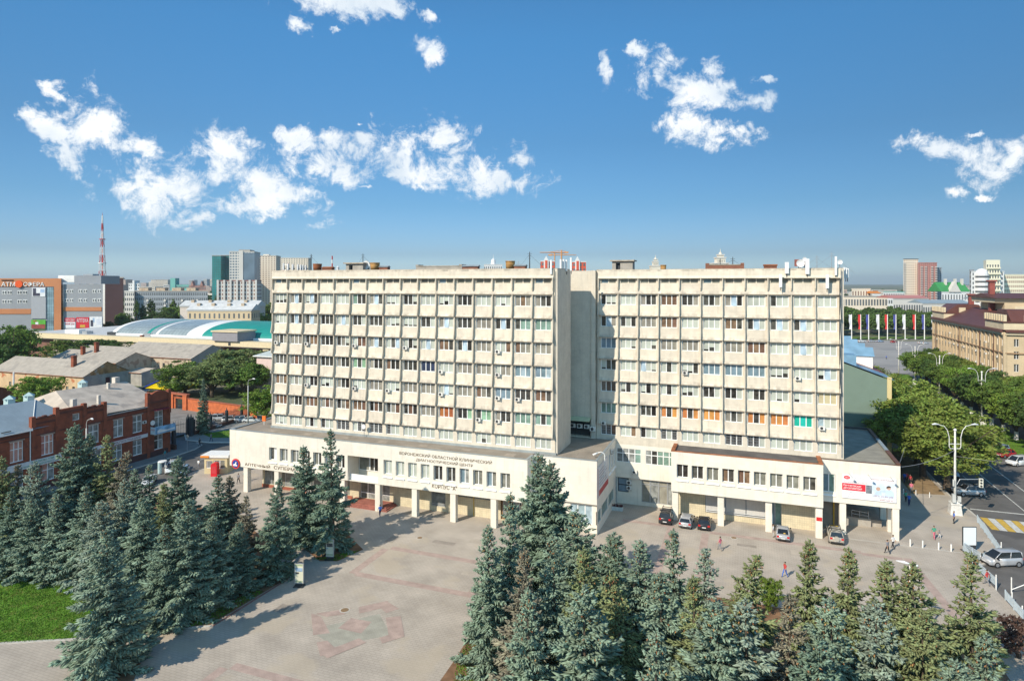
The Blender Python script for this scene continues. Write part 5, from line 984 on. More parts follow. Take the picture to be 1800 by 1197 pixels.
car('hatch', 59.5, 47, -N_, PBL, 'blue car in the shade of the near street trees', -.14); car('van', 60.5, 56, -N_, PBL, 'blue van behind the near street trees', -.14)
car('estate', 74.5, 52.5, pi+.6, paint('teal', (.03, .22, .24)), 'teal car at the right edge beside the white people carrier', -.14)
car('sedan', 62.5, -8.5, pi+.3, PNV, 'dark blue car cut by the right edge below the van', -.14)
# left side
car('suv', *at(389, 738), .55, PW, 'white off-roader leftmost in the fenced car park', -.12); car('suv', *at(407, 741), .55, PW, 'white off-roader second in the fenced car park', -.12); car('suv', *at(428, 741), .55, PSI, 'pale off-roader behind the third fence post', -.12); car('sedan', *at(441, 741), .55, PW, 'white saloon at the right end of the fenced car park', -.12)
car('estate', *at(372, 751), .15, PGR, 'grey estate close behind the iron fence', -.12)
car('hatch', *at(322, 833), -.9, PBL, 'pale blue car by the newsstand, half behind a spruce', -.0); car('van', *at(303, 829), -.9, PW, 'white van behind the spruce near the newsstand', -.0); car('sedan', *at(262, 850), -.9, PW, 'white car roof showing between the left spruces', .0)
car('suv', *at(249, 689), .2, PGR, 'dark off-roader parked beside the yellow shed', -.3); car('hatch', *at(226, 693), .2, PW, 'white car parked beside the yellow shed', -.3)
for i, (u, v) in enumerate(((1515, 601), (1532, 601), (1547, 601), (1620, 604), (1626, 604), (1571, 602))): car('sedan', *at(u, v), TH+.1*i, [PW, PSI, PBL, PW, PW, PRD][i], ['leftmost tiny car below the far flags', 'second tiny car below the far flags', 'pale blue tiny car below the far flags', 'white tiny car right below the far flags', 'rearmost white tiny car right below the far flags', 'red tiny car below the red far flag'][i], -.14)

# ------------------------------------------------------------------ people
SKIN = M('skin', (.42, .25, .17), .6, .05, 3); HAIR = M('dark_hair', (.04, .028, .02), .7, .2, 5)
CLOTH = {}
def cloth(n, c): return M('cloth_'+n, c, .85, .08, 4)
def person_meshes():
    out = []
    for pose in range(3):
        # joints: pelvis, spine, neck, head, arms, legs; walking strides differ by pose
        st = (.30, .0, -.26)[pose]; ar = (.20, .04, -.22)[pose]; J = []; E = []; Rr = []
        def j(x, y, z, r, r2=None, p=None):
            J.append((x, y, z)); Rr.append((r, r2 or r))
            if p is not None: E.append((p, len(J)-1))
            return len(J)-1
        pel = j(0, 0, .95, .155, .115); wa = j(0, 0, 1.12, .135, .10, pel); ch = j(0, .01, 1.34, .165, .115, wa); nb = j(0, 0, 1.47, .075, .07, ch); nk = j(0, .01, 1.53, .055, .055, nb); hd = j(0, .02, 1.62, .085, .095, nk); hp = j(0, .015, 1.71, .082, .095, hd); j(0, .01, 1.76, .05, .06, hp)
        for s in (-1, 1):
            sh = j(s*.19, 0, 1.42, .07, .065, ch); el = j(s*.24, -.02-s*ar*.5, 1.15, .047, .045, sh); wr = j(s*.25, .06-s*ar, .92, .036, .03, el); ha = j(s*.25, .08-s*ar*1.1, .83, .042, .022, wr); j(s*.25, .10-s*ar*1.1, .75, .03, .014, ha)
            hi = j(s*.09, 0, .88, .098, .10, pel); kn = j(s*.10, .05+s*st*.5, .49, .066, .068, hi); an = j(s*.10, s*st-.01, .10, .043, .046, kn); j(s*.11, s*st+.14, .04, .042, .032, an)
        me = bpy.data.meshes.new('body'); me.from_pydata(J, E, []); o = bpy.data.objects.new('body', me); COL.objects.link(o)
        sk = o.modifiers.new('s', 'SKIN'); sk.use_smooth_shade = True
        for i, v in enumerate(me.skin_vertices[0].data): v.radius = Rr[i]; v.use_root = i == 0
        su = o.modifiers.new('u', 'SUBSURF'); su.levels = 1; su.render_levels = 1
        bpy.context.view_layer.update(); m = bpy.data.meshes.new_from_object(o.evaluated_get(bpy.context.evaluated_depsgraph_get()))
        bpy.data.objects.remove(o); m.materials.clear()
        for q in (SKIN, SKIN, SKIN, SKIN): m.materials.append(q)
        for p in m.polygons:
            c = p.center; arm = abs(c[0]) > .195 and c[2] > .7
            p.material_index = 3 if c[2] < .10 else 1 if (c[2] < .98 and not arm) else 0 if (c[2] > 1.50 or (arm and c[2] < 1.16)) else 2
            p.use_smooth = True
        out.append(m)
    return out
PM = person_meshes()
def hair_mesh():
    b = MB().sphere(0, 0, 1.715, .098, 10, 7, 0, .92); b.v = [(x*.93, y*1.04-.012, max(z, 1.655+.05*(y > .02))) for x, y, z in b.v]; return b.mesh('hair', HAIR, True)
HM = hair_mesh(); FACEM = MB().box(-.028, -.012, .098, .112, 1.645, 1.655).box(.012, .028, .098, .112, 1.645, 1.655).box(-.012, .012, .10, .13, 1.60, 1.63).box(-.022, .022, .098, .108, 1.565, 1.575).mesh('face', M('face_features', (.20, .10, .07), .6))
def person(u, v, pose, face, top, legs, label, h=1.0, z=0.0, hat=None, extra=None):
    x, y = at(u, v, z); t = thing('person', label, 'person', (x, y, z), face); t.scale = (h*1.05, h*1.05, h)
    o = link('body', PM[pose], t); setmat(o, cloth(*legs), 1); setmat(o, cloth(*top), 2); setmat(o, TRIM, 3)
    link('hair', HM, t); link('face', FACEM, t)
    if extra: extra(t)
WHT, BLU, DKB, RED_, GRN, PNK, GRY, BLK = ('white', (.68, .68, .68)), ('blue', (.05, .14, .50)), ('dark_blue', (.03, .045, .12)), ('red', (.48, .06, .06)), ('green', (.07, .30, .20)), ('pink', (.60, .16, .22)), ('grey', (.22, .22, .24)), ('black', (.03, .03, .035))
person(1570, 964, 0, .6, WHT, BLK, 'man in white shirt and dark trousers by the corner column'); person(1560, 973, 2, .8, GRY, BLK, 'person in grey walking left of the white shirted man')
person(1642, 947, 0, pi+.3, GRN, PNK, 'woman in green top and pink shorts walking with a child'); person(1651, 946, 2, pi+.3, GRY, WHT, 'small child beside the woman in green', .62)
person(1677, 920, 1, pi*.5, BLU, BLK, 'man in bright blue shirt at the big lamp base'); person(1598, 888, 0, pi, BLU, DKB, 'man in blue shirt in the shadow of the corner block'); person(1592, 882, 1, pi+.6, GRN, BLK, 'stooping person in green in the shadow of the corner block')
person(1590, 848, 0, 0, BLU, DKB, 'person in blue on the shaded walk behind the corner'); person(1594, 848, 1, .2, RED_, BLK, 'person in red and blue on the shaded walk behind the corner'); person(1600, 852, 2, 2.9, RED_, BLK, 'person in bright red top on the shaded walk'); person(1602, 866, 0, 2.9, PNK, GRY, 'person in pink on the dry soil edge')
person(1359, 944, 1, -pi/2, WHT, ('light_grey', (.45, .45, .44)), 'man in light clothes at the door of the silver saloon'); person(1266, 967, 0, 1.2, PNK, GRY, 'faint person in pale pink on the open yard')
person(1380, 1014, 0, 2.2, RED_, BLU, 'person in red shirt and blue jeans above the green bush'); person(1596, 1022, 2, .9, RED_, DKB, 'person in red top behind the white plaza lamp'); person(1735, 1028, 0, 1.0, RED_, GRY, 'person in red beside the slanting railing')
person(668, 908, 0, .9, BLU, DKB, 'man in blue overalls by the first visible column'); person(492, 880, 2, -.8, BLU, GRY, 'person in blue between the pharmacy columns'); person(419, 850, 0, .3, GRY, BLK, 'woman in grey beside the corner column of the shop'); person(430, 846, 1, .4, ('teal', (.04, .30, .34)), BLK, 'person in teal beside the shop windows')
person(351, 785, 0, -1.2, BLK, BLK, 'person in dark clothes crossing the side street, nearer one'); person(371, 776, 2, -1.4, GRY, DKB, 'person in dark clothes crossing the side street, farther one'); person(290, 806, 0, 2.0, ('teal', (.04, .30, .34)), GRY, 'person in teal walking along the brick house'); person(349, 824, 1, 0, WHT, GRY, 'person in white between the blue car and the newsstand')
person(1558, 632, 1, 0, BLU, BLK, 'tiny person far away on the square')

# ------------------------------------------------------------------ street furniture
def twin_lamp(x, y, h, label, plinth=True, boxes=False, arms=2.6, ang=0.0):
    t = thing('street_lamp', label, 'street lamp', (x, y, 0)); o = link
    if plinth:
        b = MB().prism([(-.75, -.75), (.75, -.75), (.75, .75), (-.75, .75)], 0, .01, 'z'); b = MB()
        for z0, z1, w0, w1 in ((0, 1.5, .78, .62), (1.5, 1.7, .7, .7), (1.7, 2.2, .5, .36)):
            k = len(b.v); b.v += [(s*w0, q*w0, z0) for s, q in ((-1, -1), (1, -1), (1, 1), (-1, 1))] + [(s*w1, q*w1, z1) for s, q in ((-1, -1), (1, -1), (1, 1), (-1, 1))]
            for f in ((0, 1, 5, 4), (1, 2, 6, 5), (2, 3, 7, 6), (3, 0, 4, 7), (4, 5, 6, 7)): b.f.append(tuple(k+i for i in f)); b.m.append(0)
        link('plinth', b.mesh('plinth', M('worn_white_paint', (.62, .61, .58), .7, .18, 2, streak=.35)), t)
    link('pole', MB().cyl(0, 0, 0, h, .20, .12, 10).mesh('pole', MATS.get('worn_white_paint', WHITEP), True), t); link('finial', MB().sphere(0, 0, h+.18, .22).mesh('finial', WHITEP), t)
    for s in (-1, 1):
        c, n = cos(ang)*s, sin(ang)*s
        link('arm', MB().tube([(c*.16, n*.16, h-2.6), (c*.7, n*.7, h-2.6), (c*.85, n*.85, h-2.3), (c*.85, n*.85, h-.9), (c*1.1, n*1.1, h+.1), (c*1.6, n*1.6, h+.75), (c*arms, n*arms, h+1.0)], .048, 6).mesh('arm', WHITEP), t)
        link('crossbar', MB().tube([(c*.1, n*.1, h-1.9), (c*.85, n*.85, h-1.9)], .045, 5).mesh('crossbar', WHITEP), t)
        link('lamp_head', MB().tube([(c*(arms-.25), n*(arms-.25), h+.98), (c*(arms+.3), n*(arms+.3), h+1.06), (c*(arms+.75), n*(arms+.75), h+.98)], [.07, .15, .08], 7).mesh('lamp_head', M('lamp_head_white', (.66, .68, .70), .4)), t)
    return t
lamp = twin_lamp(54.3, 24.9, 12.3, 'big white twin armed lamp post at the street corner', ang=.32)
MB().box(53.9, 54.1, 24.4, 24.6, 4.2, 5.2).build('control_box', M('box_grey', (.5, .51, .5), .5), lamp); MB().box(53.75, 54.2, 24.0, 24.5, 1.9, 3.1).build('control_box', MATS['box_grey'], lamp); MB().box(54.5, 54.9, 24.2, 24.6, 2.0, 2.8).build('control_box', MATS['box_grey'], lamp)
twin_lamp(78.6, 97, 12.6, 'white twin armed lamp nearest on the verge', ang=.32); twin_lamp(78.4, 132, 12.6, 'second white twin armed lamp along the verge', ang=.32); twin_lamp(78.4, 161, 12.6, 'third white twin armed lamp along the verge', ang=.32); twin_lamp(77.5, 181, 12.6, 'white twin armed lamp at the corner of the square', ang=.32, plinth=False)
t = thing('traffic_light', 'white traffic light on an arm of the corner lamp', 'traffic light', (54.6, 24.8, 5.2)); MB().tube([(54.5, 24.8, 4.4), (54.9, 24.9, 5.2), (57.6, 25.4, 5.35)], .05).build('arm', STEEL, t); MB().box(57.4, 57.9, 25.15, 25.45, 4.2, 5.5).build('housing', M('signal_white', (.64, .63, .55), .5), t)
for i, z in enumerate((4.42, 4.85, 5.28)): MB().prism([(57.65+.15*cos(2*pi*k/10), z+.15*sin(2*pi*k/10)) for k in range(10)], 25.148, 25.10, 'y').build('lens', DARKMET, t)
def single_lamp(x, y, h, label, ang, reach=1.8):
    t = thing('street_lamp', label, 'street lamp', (x, y, 0)); c, n = cos(ang), sin(ang); CO = M('lamp_concrete', (.50, .49, .46), .8, .1, 2)
    link('pole', MB().cyl(0, 0, 0, h, .16, .11, 9).mesh('pole', CO, True), t); link('arm', MB().tube([(0, 0, h-.1), (0, 0, h+.8), (c*.3, n*.3, h+1.4), (c*reach, n*reach, h+1.8)], .05).mesh('arm', CO), t)
    link('lamp_head', MB().tube([(c*(reach-.1), n*(reach-.1), h+1.8), (c*(reach+.4), n*(reach+.4), h+1.86), (c*(reach+.85), n*(reach+.85), h+1.8)], [.08, .17, .08], 7).mesh('lamp_head', MATS['lamp_head_white']), t)
x, y = at(436, 748); single_lamp(x, y, 9.6, 'single arm lamp post by the fenced car park', -.2); single_lamp(-80.3, -10.6, 9.6, 'single arm lamp post before the brick house', -.2, 1.5)
x, y, _ = G(1600, 993, 8.0); t = thing('street_lamp', 'white flat headed plaza lamp among the right hand spruces', 'street lamp', (x, y, 0))
MB().cyl(x, y, 0, 8.0, .11, .09, 8).build('pole', WHITEP, t, True); MB().box(x-.05, x+.05, y-.5, y+.2, 7.9, 8.0).build('bracket', WHITEP, t); MB().tube([(x+.15, y-.1, 8.08), (x-.5, y+.16, 8.14), (x-1.1, y+.38, 8.1)], [.06, .14, .06], 8).build('lamp_head', MATS['lamp_head_white'], t, True); MB().tube([(x+.3, y-.1, 8.05), (x+.6, y-.2, 8.1)], [.06, .11], 8).build('lamp_head', MATS['lamp_head_white'], t, True)
# white bollards
for i, (u, v) in enumerate(((1600, 960), (1622, 962.5), (1650, 966), (1672, 969))):
    x, y = at(u, v); t = thing('bollard', ['first', 'second', 'third', 'fourth'][i] + ' white bollard from the corner column towards the poster stand', 'bollard', (x, y, 0), group='white bollards in a row'); MB().cyl(x, y, 0, .95, .085, .085, 8).build('post', WHITEP, t); MB().cyl(x, y, .952, 1.0, .09, .03, 8).build('cap', STEEL, t)
for i, (u, v, h) in enumerate(((1588, 868, .8), (1610, 870, .8), (1634, 874, .8), (1751, 1035, 1.6), (1778, 1040, 1.6), (1779, 1062, 1.3), (1760, 965, .9), (1797, 1085, 1.2))):
    x, y = at(u, v); t = thing('bollard', ['thin white post left of the soil strip', 'thin white post in the middle of the soil strip', 'thin white post right on the soil strip', 'tall white post below the van, left', 'tall white post below the van, right, with the slanted bar', 'white post below the slanted bar', 'white post at the railing end behind the van', 'white post at the lower right edge'][i], 'bollard', (x, y, 0)); MB().cyl(x, y, -.14 if i > 2 else 0, h, .06, .06, 7).build('post', WHITEP, t); MB().cyl(x, y, h+.002, h+.03, .065, .03, 7).build('cap', WHITEP, t)
x, y = at(1778, 1040); t = thing('barrier_bar', 'white slanted barrier bar at the right edge', 'barrier', (x, y, 0)); MB().tube([(x, y, .25), (x+1.4, y+.3, .95)], .05).build('bar', WHITEP, t); MB().cyl(x+1.45, y+.31, -.14, 1.0, .05, .05, 7).build('post', WHITEP, t)
def railing(pts, label, z=0.0, h=1.05):
    t = thing('railing', label, 'railing', (*pts[0], z)); RM = M('pale_blue_railing', (.42, .49, .54), .5, .12, 3)
    bal = MB()
    for (x0, y0), (x1, y1) in zip(pts, pts[1:]):
        L = math.hypot(x1-x0, y1-y0); n = max(1, round(L/2.0))
        for i in range(n+1): x, y = x0+(x1-x0)*i/n, y0+(y1-y0)*i/n; MB().box(x-.05, x+.05, y-.05, y+.05, z, z+h+.06).build('post', RM, t)
        for zz in (.18, h-.28, h): MB().tube([(x0, y0, z+zz), (x1, y1, z+zz)], .032, 5).build('rail', RM, t)
        k = int(L/.16)
        for i in range(k): x, y = x0+(x1-x0)*(i+.5)/k, y0+(y1-y0)*(i+.5)/k; bal.box(x-.022, x+.022, y-.022, y+.022, z+.16, z+h)
    bal.build('baluster', RM, t, kind='stuff')
railing([at(1718, 918), at(1758, 974)], 'pale blue railing from the crossing down to the van'); railing([at(1757, 976), at(1726, 988), at(1693, 967)], 'pale blue railing in front of the poster stand'); railing([at(1693, 968), at(1709, 992)], 'short pale blue railing left of the van'); railing([at(1722, 1006), at(1752, 1033)], 'pale blue railing behind the person in red'); railing([at(1767, 1054), at(1798, 1090)], 'pale blue railing at the lower right edge')
# poster stands
def stand(u, v, w, h, z0, label, face, mats, foot=True, rows=()):
    x, y = at(u, v); t = thing('poster_stand', label, 'poster stand', (x, y, 0), face)
    o = link('panel', MB().box(-w/2+.06, w/2-.06, -.07, .07, z0+.06, h-.06).mesh('panel', mats[0]), t); b = MB(); b.box(-w/2, -w/2+.06, -.08, .08, z0, h); b.box(w/2-.06, w/2, -.08, .08, z0, h); b.box(-w/2+.06, w/2-.06, -.078, .078, z0, z0+.06); b.box(-w/2+.06, w/2-.06, -.078, .078, h-.06, h); link('frame', b.mesh('frame', mats[1]), t)
    if foot: b = MB(); b.box(-w/2-.05, w/2+.05, -.42, .42, .002, .07); b.box(-w/2+.1, w/2-.1, -.06, .06, .07, z0-.002); link('foot', b.mesh('foot', DARKMET), t)
    for (a, b_, c, d, m) in rows: link('print', MB().box(a*w-w/2, b_*w-w/2, -.085, -.072, z0+(h-z0)*c, z0+(h-z0)*d).mesh('print', m), t)
    return t
PCR = M('poster_cream', (.62, .60, .46), .5, .06); PDK = M('poster_photo', (.10, .09, .09), .5, .5, 5); PGN = M('poster_green', (.30, .36, .22), .5, .2); PBLU = M('poster_sky', (.28, .38, .50), .5, .3, 4)
stand(580, 983, 1.0, 2.5, .35, 'cream information stand nearer the building', .28, (PCR, STEEL), True, ((.12, .88, .58, .78, PDK), (.1, .9, .86, .94, PGN), (.12, .3, .46, .53, PBLU), (.1, .9, .10, .16, PGN)))
stand(526, 1030, 1.05, 2.6, .35, 'cream information stand nearer the camera on the plaza edge', .28, (PCR, STEEL), True, ((.12, .88, .60, .78, PBLU), (.12, .5, .48, .56, PDK), (.1, .9, .88, .95, PGN), (.1, .9, .08, .13, PGN)))
stand(1704, 968, 1.75, 3.1, .7, 'blank white street poster in a dark frame by the railing', .34, (M('lightbox_white', (.78, .82, .84), .35, .02), DARKMET))
# kiosk, vending box, planters, bin, sign
KY = M('kiosk_cream', (.60, .50, .30), .6, .08, 1); t = thing('newsstand', 'cream newsstand kiosk beside the round shop sign', 'kiosk', (-64.4, 3, 0))
b = MB(); b.wall((-66.5, 1.2), (-62.6, 2.6), .0, 2.9, [(.35, 1.5, 1.0, 2.3), (1.7, 3.7, .9, 2.4)], .12); b.quad((-62.6, 2.6, 0), (-63.6, 5.4, 0), (-63.6, 5.4, 2.9), (-62.6, 2.6, 2.9)); b.quad((-67.5, 4.0, 0), (-66.5, 1.2, 0), (-66.5, 1.2, 2.9), (-67.5, 4.0, 2.9)); b.quad((-63.6, 5.4, 0), (-67.5, 4, 0), (-67.5, 4, 2.9), (-63.6, 5.4, 2.9)); b.build('wall', KY, t)
a_ = math.atan2(1.4, 3.9); b = MB(); b.prism([(-67.0, .8), (-62.2, 2.5), (-63.3, 5.7), (-67.9, 4.1)], 2.9, 3.35, 'z'); b.build('roof', WHITEP, t); MB().prism([(-66.9, .76), (-65.5, 1.26), (-65.5, 1.2), (-66.9, .7)], 2.95, 3.3, 'z').build('sign_board', M('orange_sign', (.75, .24, .03), .5), t)
win(t, -66.5+.33+.03, 1.2+.12+.13, 1.0, 1.15, 1.3, 'i', a_); win(t, -66.5+1.6+.02, 1.2+.575+.13, .9, 2.1, 1.5, 'im', a_)
t = thing('vending_box', 'bright red rounded vending box before the newsstand', 'vending box', (*at(378, 836), 0), .35); link('body', MB().prism([(-.55, 0), (.55, 0), (.55, 2.0), (.42, 2.25), (.2, 2.36), (-.2, 2.36), (-.42, 2.25), (-.55, 2.0)], -.5, .5, 'y').mesh('body', M('vending_red', (.62, .02, .03), .3, .05)), t); link('panel', MB().box(-.4, .4, -.53, -.502, .5, 1.8).mesh('panel', M('vending_panel', (.55, .05, .06), .25)), t); link('base', MB().box(-.5, .5, -.45, .45, -.02, .0).mesh('base', TRIM), t)
for i, (u, v) in enumerate(((1106, 877), (1085, 896))):
    x, y = at(u, v); t = thing('planter', ['concrete planter with green plants in the yard corner', 'concrete planter with dark red flowers by the banner wall'][i], 'planter', (x, y, 0)); b = MB(); b.box(-.85, .85, -.32, -.24, 0, .55); b.box(-.85, .85, .24, .32, 0, .55); b.box(-.85, -.77, -.24, .24, 0, .548); b.box(.77, .85, -.24, .24, 0, .548); link('trough', b.mesh('trough', M('planter_white', (.6, .6, .58), .8, .1, 3)), t); link('soil', MB().box(-.77, .77, -.24, .24, .3, .46).mesh('soil', SOIL), t)
    rs = np.random.default_rng(5+i); n = 160; p = np.stack([rs.uniform(-.8, .8, n), rs.uniform(-.28, .28, n), rs.uniform(.45, .75, n)], 1); v, f = spindles(p, rs.normal(0, .6, (n, 3))+np.array([0, 0, .6]), np.full(n, .2), np.full(n, .05), rs); link('plants', arrmesh('plants', v, f, [LFM if i == 0 else M('dark_red_flowers', (.12, .03, .035), .7, .3, 5)]), t, kind='stuff')
x, y = at(329, 796); t = thing('road_sign', 'round road sign seen from behind on the side street kerb', 'road sign', (x, y, 0)); MB().cyl(x, y, 0, 3.2, .04, .04, 6).build('pole', STEEL, t); MB().prism([(x+.38*cos(2*pi*i/16), 3.3+.38*sin(2*pi*i/16)) for i in range(16)], y-.03, y+.0, 'y').build('disc', CONC, t)
t = thing('gas_cabinets', 'pair of pale round topped cabinets on the roadside by the newsstand', 'cabinet', (*at(281, 832), 0)); link('cabinet', MB().cyl(0, 0, 0, 2.1, .35, .35, 12).mesh('cabinet', M('pale_teal_metal', (.42, .55, .55), .5)), t); link('cap', MB().cyl(.4, .2, 2.11, 2.25, .75, .7, 14).mesh('cap', WHITEP), t); link('post', MB().cyl(1.0, .3, 0, 2.1, .12, .12, 8).mesh('post', WHITEP), t)
# overhead wires
def wire(a, b, sag, label, r=.03):
    t = thing('overhead_wire', label, 'wire', a); MB().tube([tuple(a[k]+(b[k]-a[k])*i/12-(sag*4*(i/12)*(1-i/12) if k == 2 else 0) for k in range(3)) for i in range(13)], r, 4).build('cable', M('wire_grey', (.30, .30, .31), .6), t)
wire((44.4, 11.5, 9.6), (54.3, 24.9, 9.5), .5, 'upper wire from the corner block to the big lamp'); wire((44.4, 12.5, 9.0), (56.5, 62, 6.8), .8, 'lower wire from the corner block into the street trees'); wire((54.3, 24.9, 8.6), (90, 22, 8.8), .6, 'wire crossing the avenue from the big lamp', .02)
# iron fence and gate of the car park
IR = M('black_iron', (.045, .055, .065), .5, .2, 2)
def fence(pts, label, n):
    t = thing('iron_fence', label, 'fence', (*pts[0], 0)); bars = MB(); (x0, y0), (x1, y1) = pts; L = math.hypot(x1-x0, y1-y0); ux, uy = (x1-x0)/L, (y1-y0)/L
    MB().prism([(x0-uy*.3, y0+ux*.3), (x1-uy*.3, y1+ux*.3), (x1+uy*.3, y1-ux*.3), (x0+uy*.3, y0-ux*.3)], -.1, .75, 'z').build('brick_base', M('dark_plinth', (.13, .065, .05), .8, .3, 2, brick=(.25, .08, .012)), t)
    for i in range(n+1):
        x, y = x0+(x1-x0)*i/n, y0+(y1-y0)*i/n; MB().box(x-.24, x+.24, y-.24, y+.24, .0, 3.3).prism([(x-.3, y-.3), (x+.3, y-.3), (x+.3, y+.3), (x-.3, y+.3)], 3.302, 3.45, 'z').cyl(x, y, 3.452, 4.2, .22, .03, 4).build('pillar', IR, t)
    for zz in (1.0, 2.6): MB().tube([(x0, y0, zz), (x1, y1, zz)], .04, 5).build('rail', IR, t)
    k = int(L/.22)
    for i in range(k): a = L*(i+.5)/k; bars.box(x0+ux*a-.022, x0+ux*a+.022, y0+uy*a-.022, y0+uy*a+.022, .75, 3.0+.25*abs(sin(i*.5)))
    bars.build('bar', IR, t, kind='stuff')
fence([(-92.3, 22.8), (-93.9, 44)], 'tall black iron fence with spiked pillars along the car park', 4)
t = thing('iron_gate', 'open black iron gate beside the narrow spruce', 'gate', (-92.4, 22.5, 0))
for dx in (0, .9): MB().box(-92.7+dx-.3, -92.7+dx+.3, 21.4, 22.0, 0, 4.2).cyl(-92.7+dx, 21.7, 4.202, 5.0, .3, .03, 4).build('pillar', IR, t)
b = MB()
for i in range(12): b.box(-93.0-.12*i, -92.96-.12*i, 21.2-.33*i, 21.24-.33*i, .15, 3.2+.6*sin(pi*i/11))
b.build('bar', IR, t, kind='stuff'); b = MB(); b.tube([(-93, 21.2, .4), (-94.3, 17.5, .4)], .05); b.tube([(-93, 21.2, 2.8), (-94.3, 17.5, 2.8)], .05); b.build('rail', IR, t)
t = thing('iron_gate', 'pair of black gate pillars at the brick house corner', 'gate', (-88.5, 13, 0))
for i in range(3): MB().box(-86.6-1.0*i-.3, -86.6-1.0*i+.3, 12.2+i*.9, 12.8+i*.9, 0, 4.2).cyl(-86.6-1.0*i, 12.5+.9*i, 4.202, 5.0, .3, .03, 4).build('pillar', IR, t)
MB().box(-88.8, -85.2, 11.6, 12.0, 0, 1.0).build('brick_base', MATS['dark_plinth'], t)
# orange boundary wall of the yard
OW = M('orange_brick', (.56, .15, .055), .8, .2, 1.2, brick=(.26, .08, .010), streak=.15)
t = thing('boundary_wall', 'bright orange brick wall behind the car park, with two gated openings', 'wall', (-108, 43, 0))
b = MB(); b.wall((-165, 50.5), (-89.8, 39.9), -.2, 3.0, [(37.6, 40.6, -.2, 2.7), (43.4, 46.4, -.2, 2.7)], .6); b.build('wall', OW, t); b = MB().prism([(-165, 50.3), (-89.8, 39.7), (-89.8, 40.5), (-165, 51.1)], 3.0, 3.15, 'z'); b.build('coping', M('brick_coping', (.36, .11, .06), .8, .2), t)
ux, uy = 75.2/75.94, -10.6/75.94
for a in (36.2, 41.2, 47.0): x, y = -165+ux*a, 50.5+uy*a; MB().prism([(x-.1, y-.35), (x+1.5, y-.56), (x+1.5, y+.5), (x-.1, y+.7)], -.2, 3.75, 'z').build('pier', OW, t)
x, y = -165+ux*36, 50.5+uy*36; MB().prism([(x, y-.4), (x+12.6, y-2.15), (x+12.6, y-1.0), (x, y+.7)], 3.752, 4.15, 'z').build('lintel', MATS['brick_coping'], t)
for a in (37.7, 43.5):
    x, y = -165+ux*a, 50.5+uy*a; b = MB()
    for i in range(12): b.box(x+.25*i, x+.25*i+.06, y-.035*i+.2, y-.035*i+.26, -.1, 2.7)
    b.build('gate_leaf', IR, t)
# ------------------------------------------------------------------ buildings round the site
BRK = M('red_brick', (.30, .088, .048), .85, .22, .8, brick=(.27, .085, .012), tcol=.75, blotch=((.12, .045, .035), .5, .56, .5), bump=.2)
BRKD = M('dark_brick_course', (.15, .055, .04), .85, .2, .8, brick=(.27, .085, .012)); TAN = M('worn_sheet_roof', (.50, .43, .36), .7, .18, .5, streak=.1, blotch=((.25, .22, .2), .35, .58, .5)); SLATE = M('asbestos_slate', (.40, .36, .31), .9, .14, .7, tile=(.3, 1.6, .03), tcol=.8, tilevert=False, blotch=((.24, .22, .2), .3, .56, .5))
BLUER = M('blue_grey_sheet_roof', (.27, .335, .38), .5, .07, .6, tile=(.5, .36, .02), tcol=.85, tilevert=False); LIGHTR = M('pale_sheet_roof', (.56, .57, .57), .5, .12, .4); PLAS = M('peeling_plaster', (.56, .40, .24), .9, .12, .6, streak=.2, blotch=((.42, .13, .055), .42, .57, .85)); PLASG = M('grey_plaster', (.36, .34, .31), .9, .15, .5, streak=.25, blotch=((.27, .26, .25), .3, .55, .6)); PLASF = M('flaking_plaster', (.50, .40, .29), .9, .15, .5, streak=.3, blotch=((.30, .20, .14), .5, .54, .8))
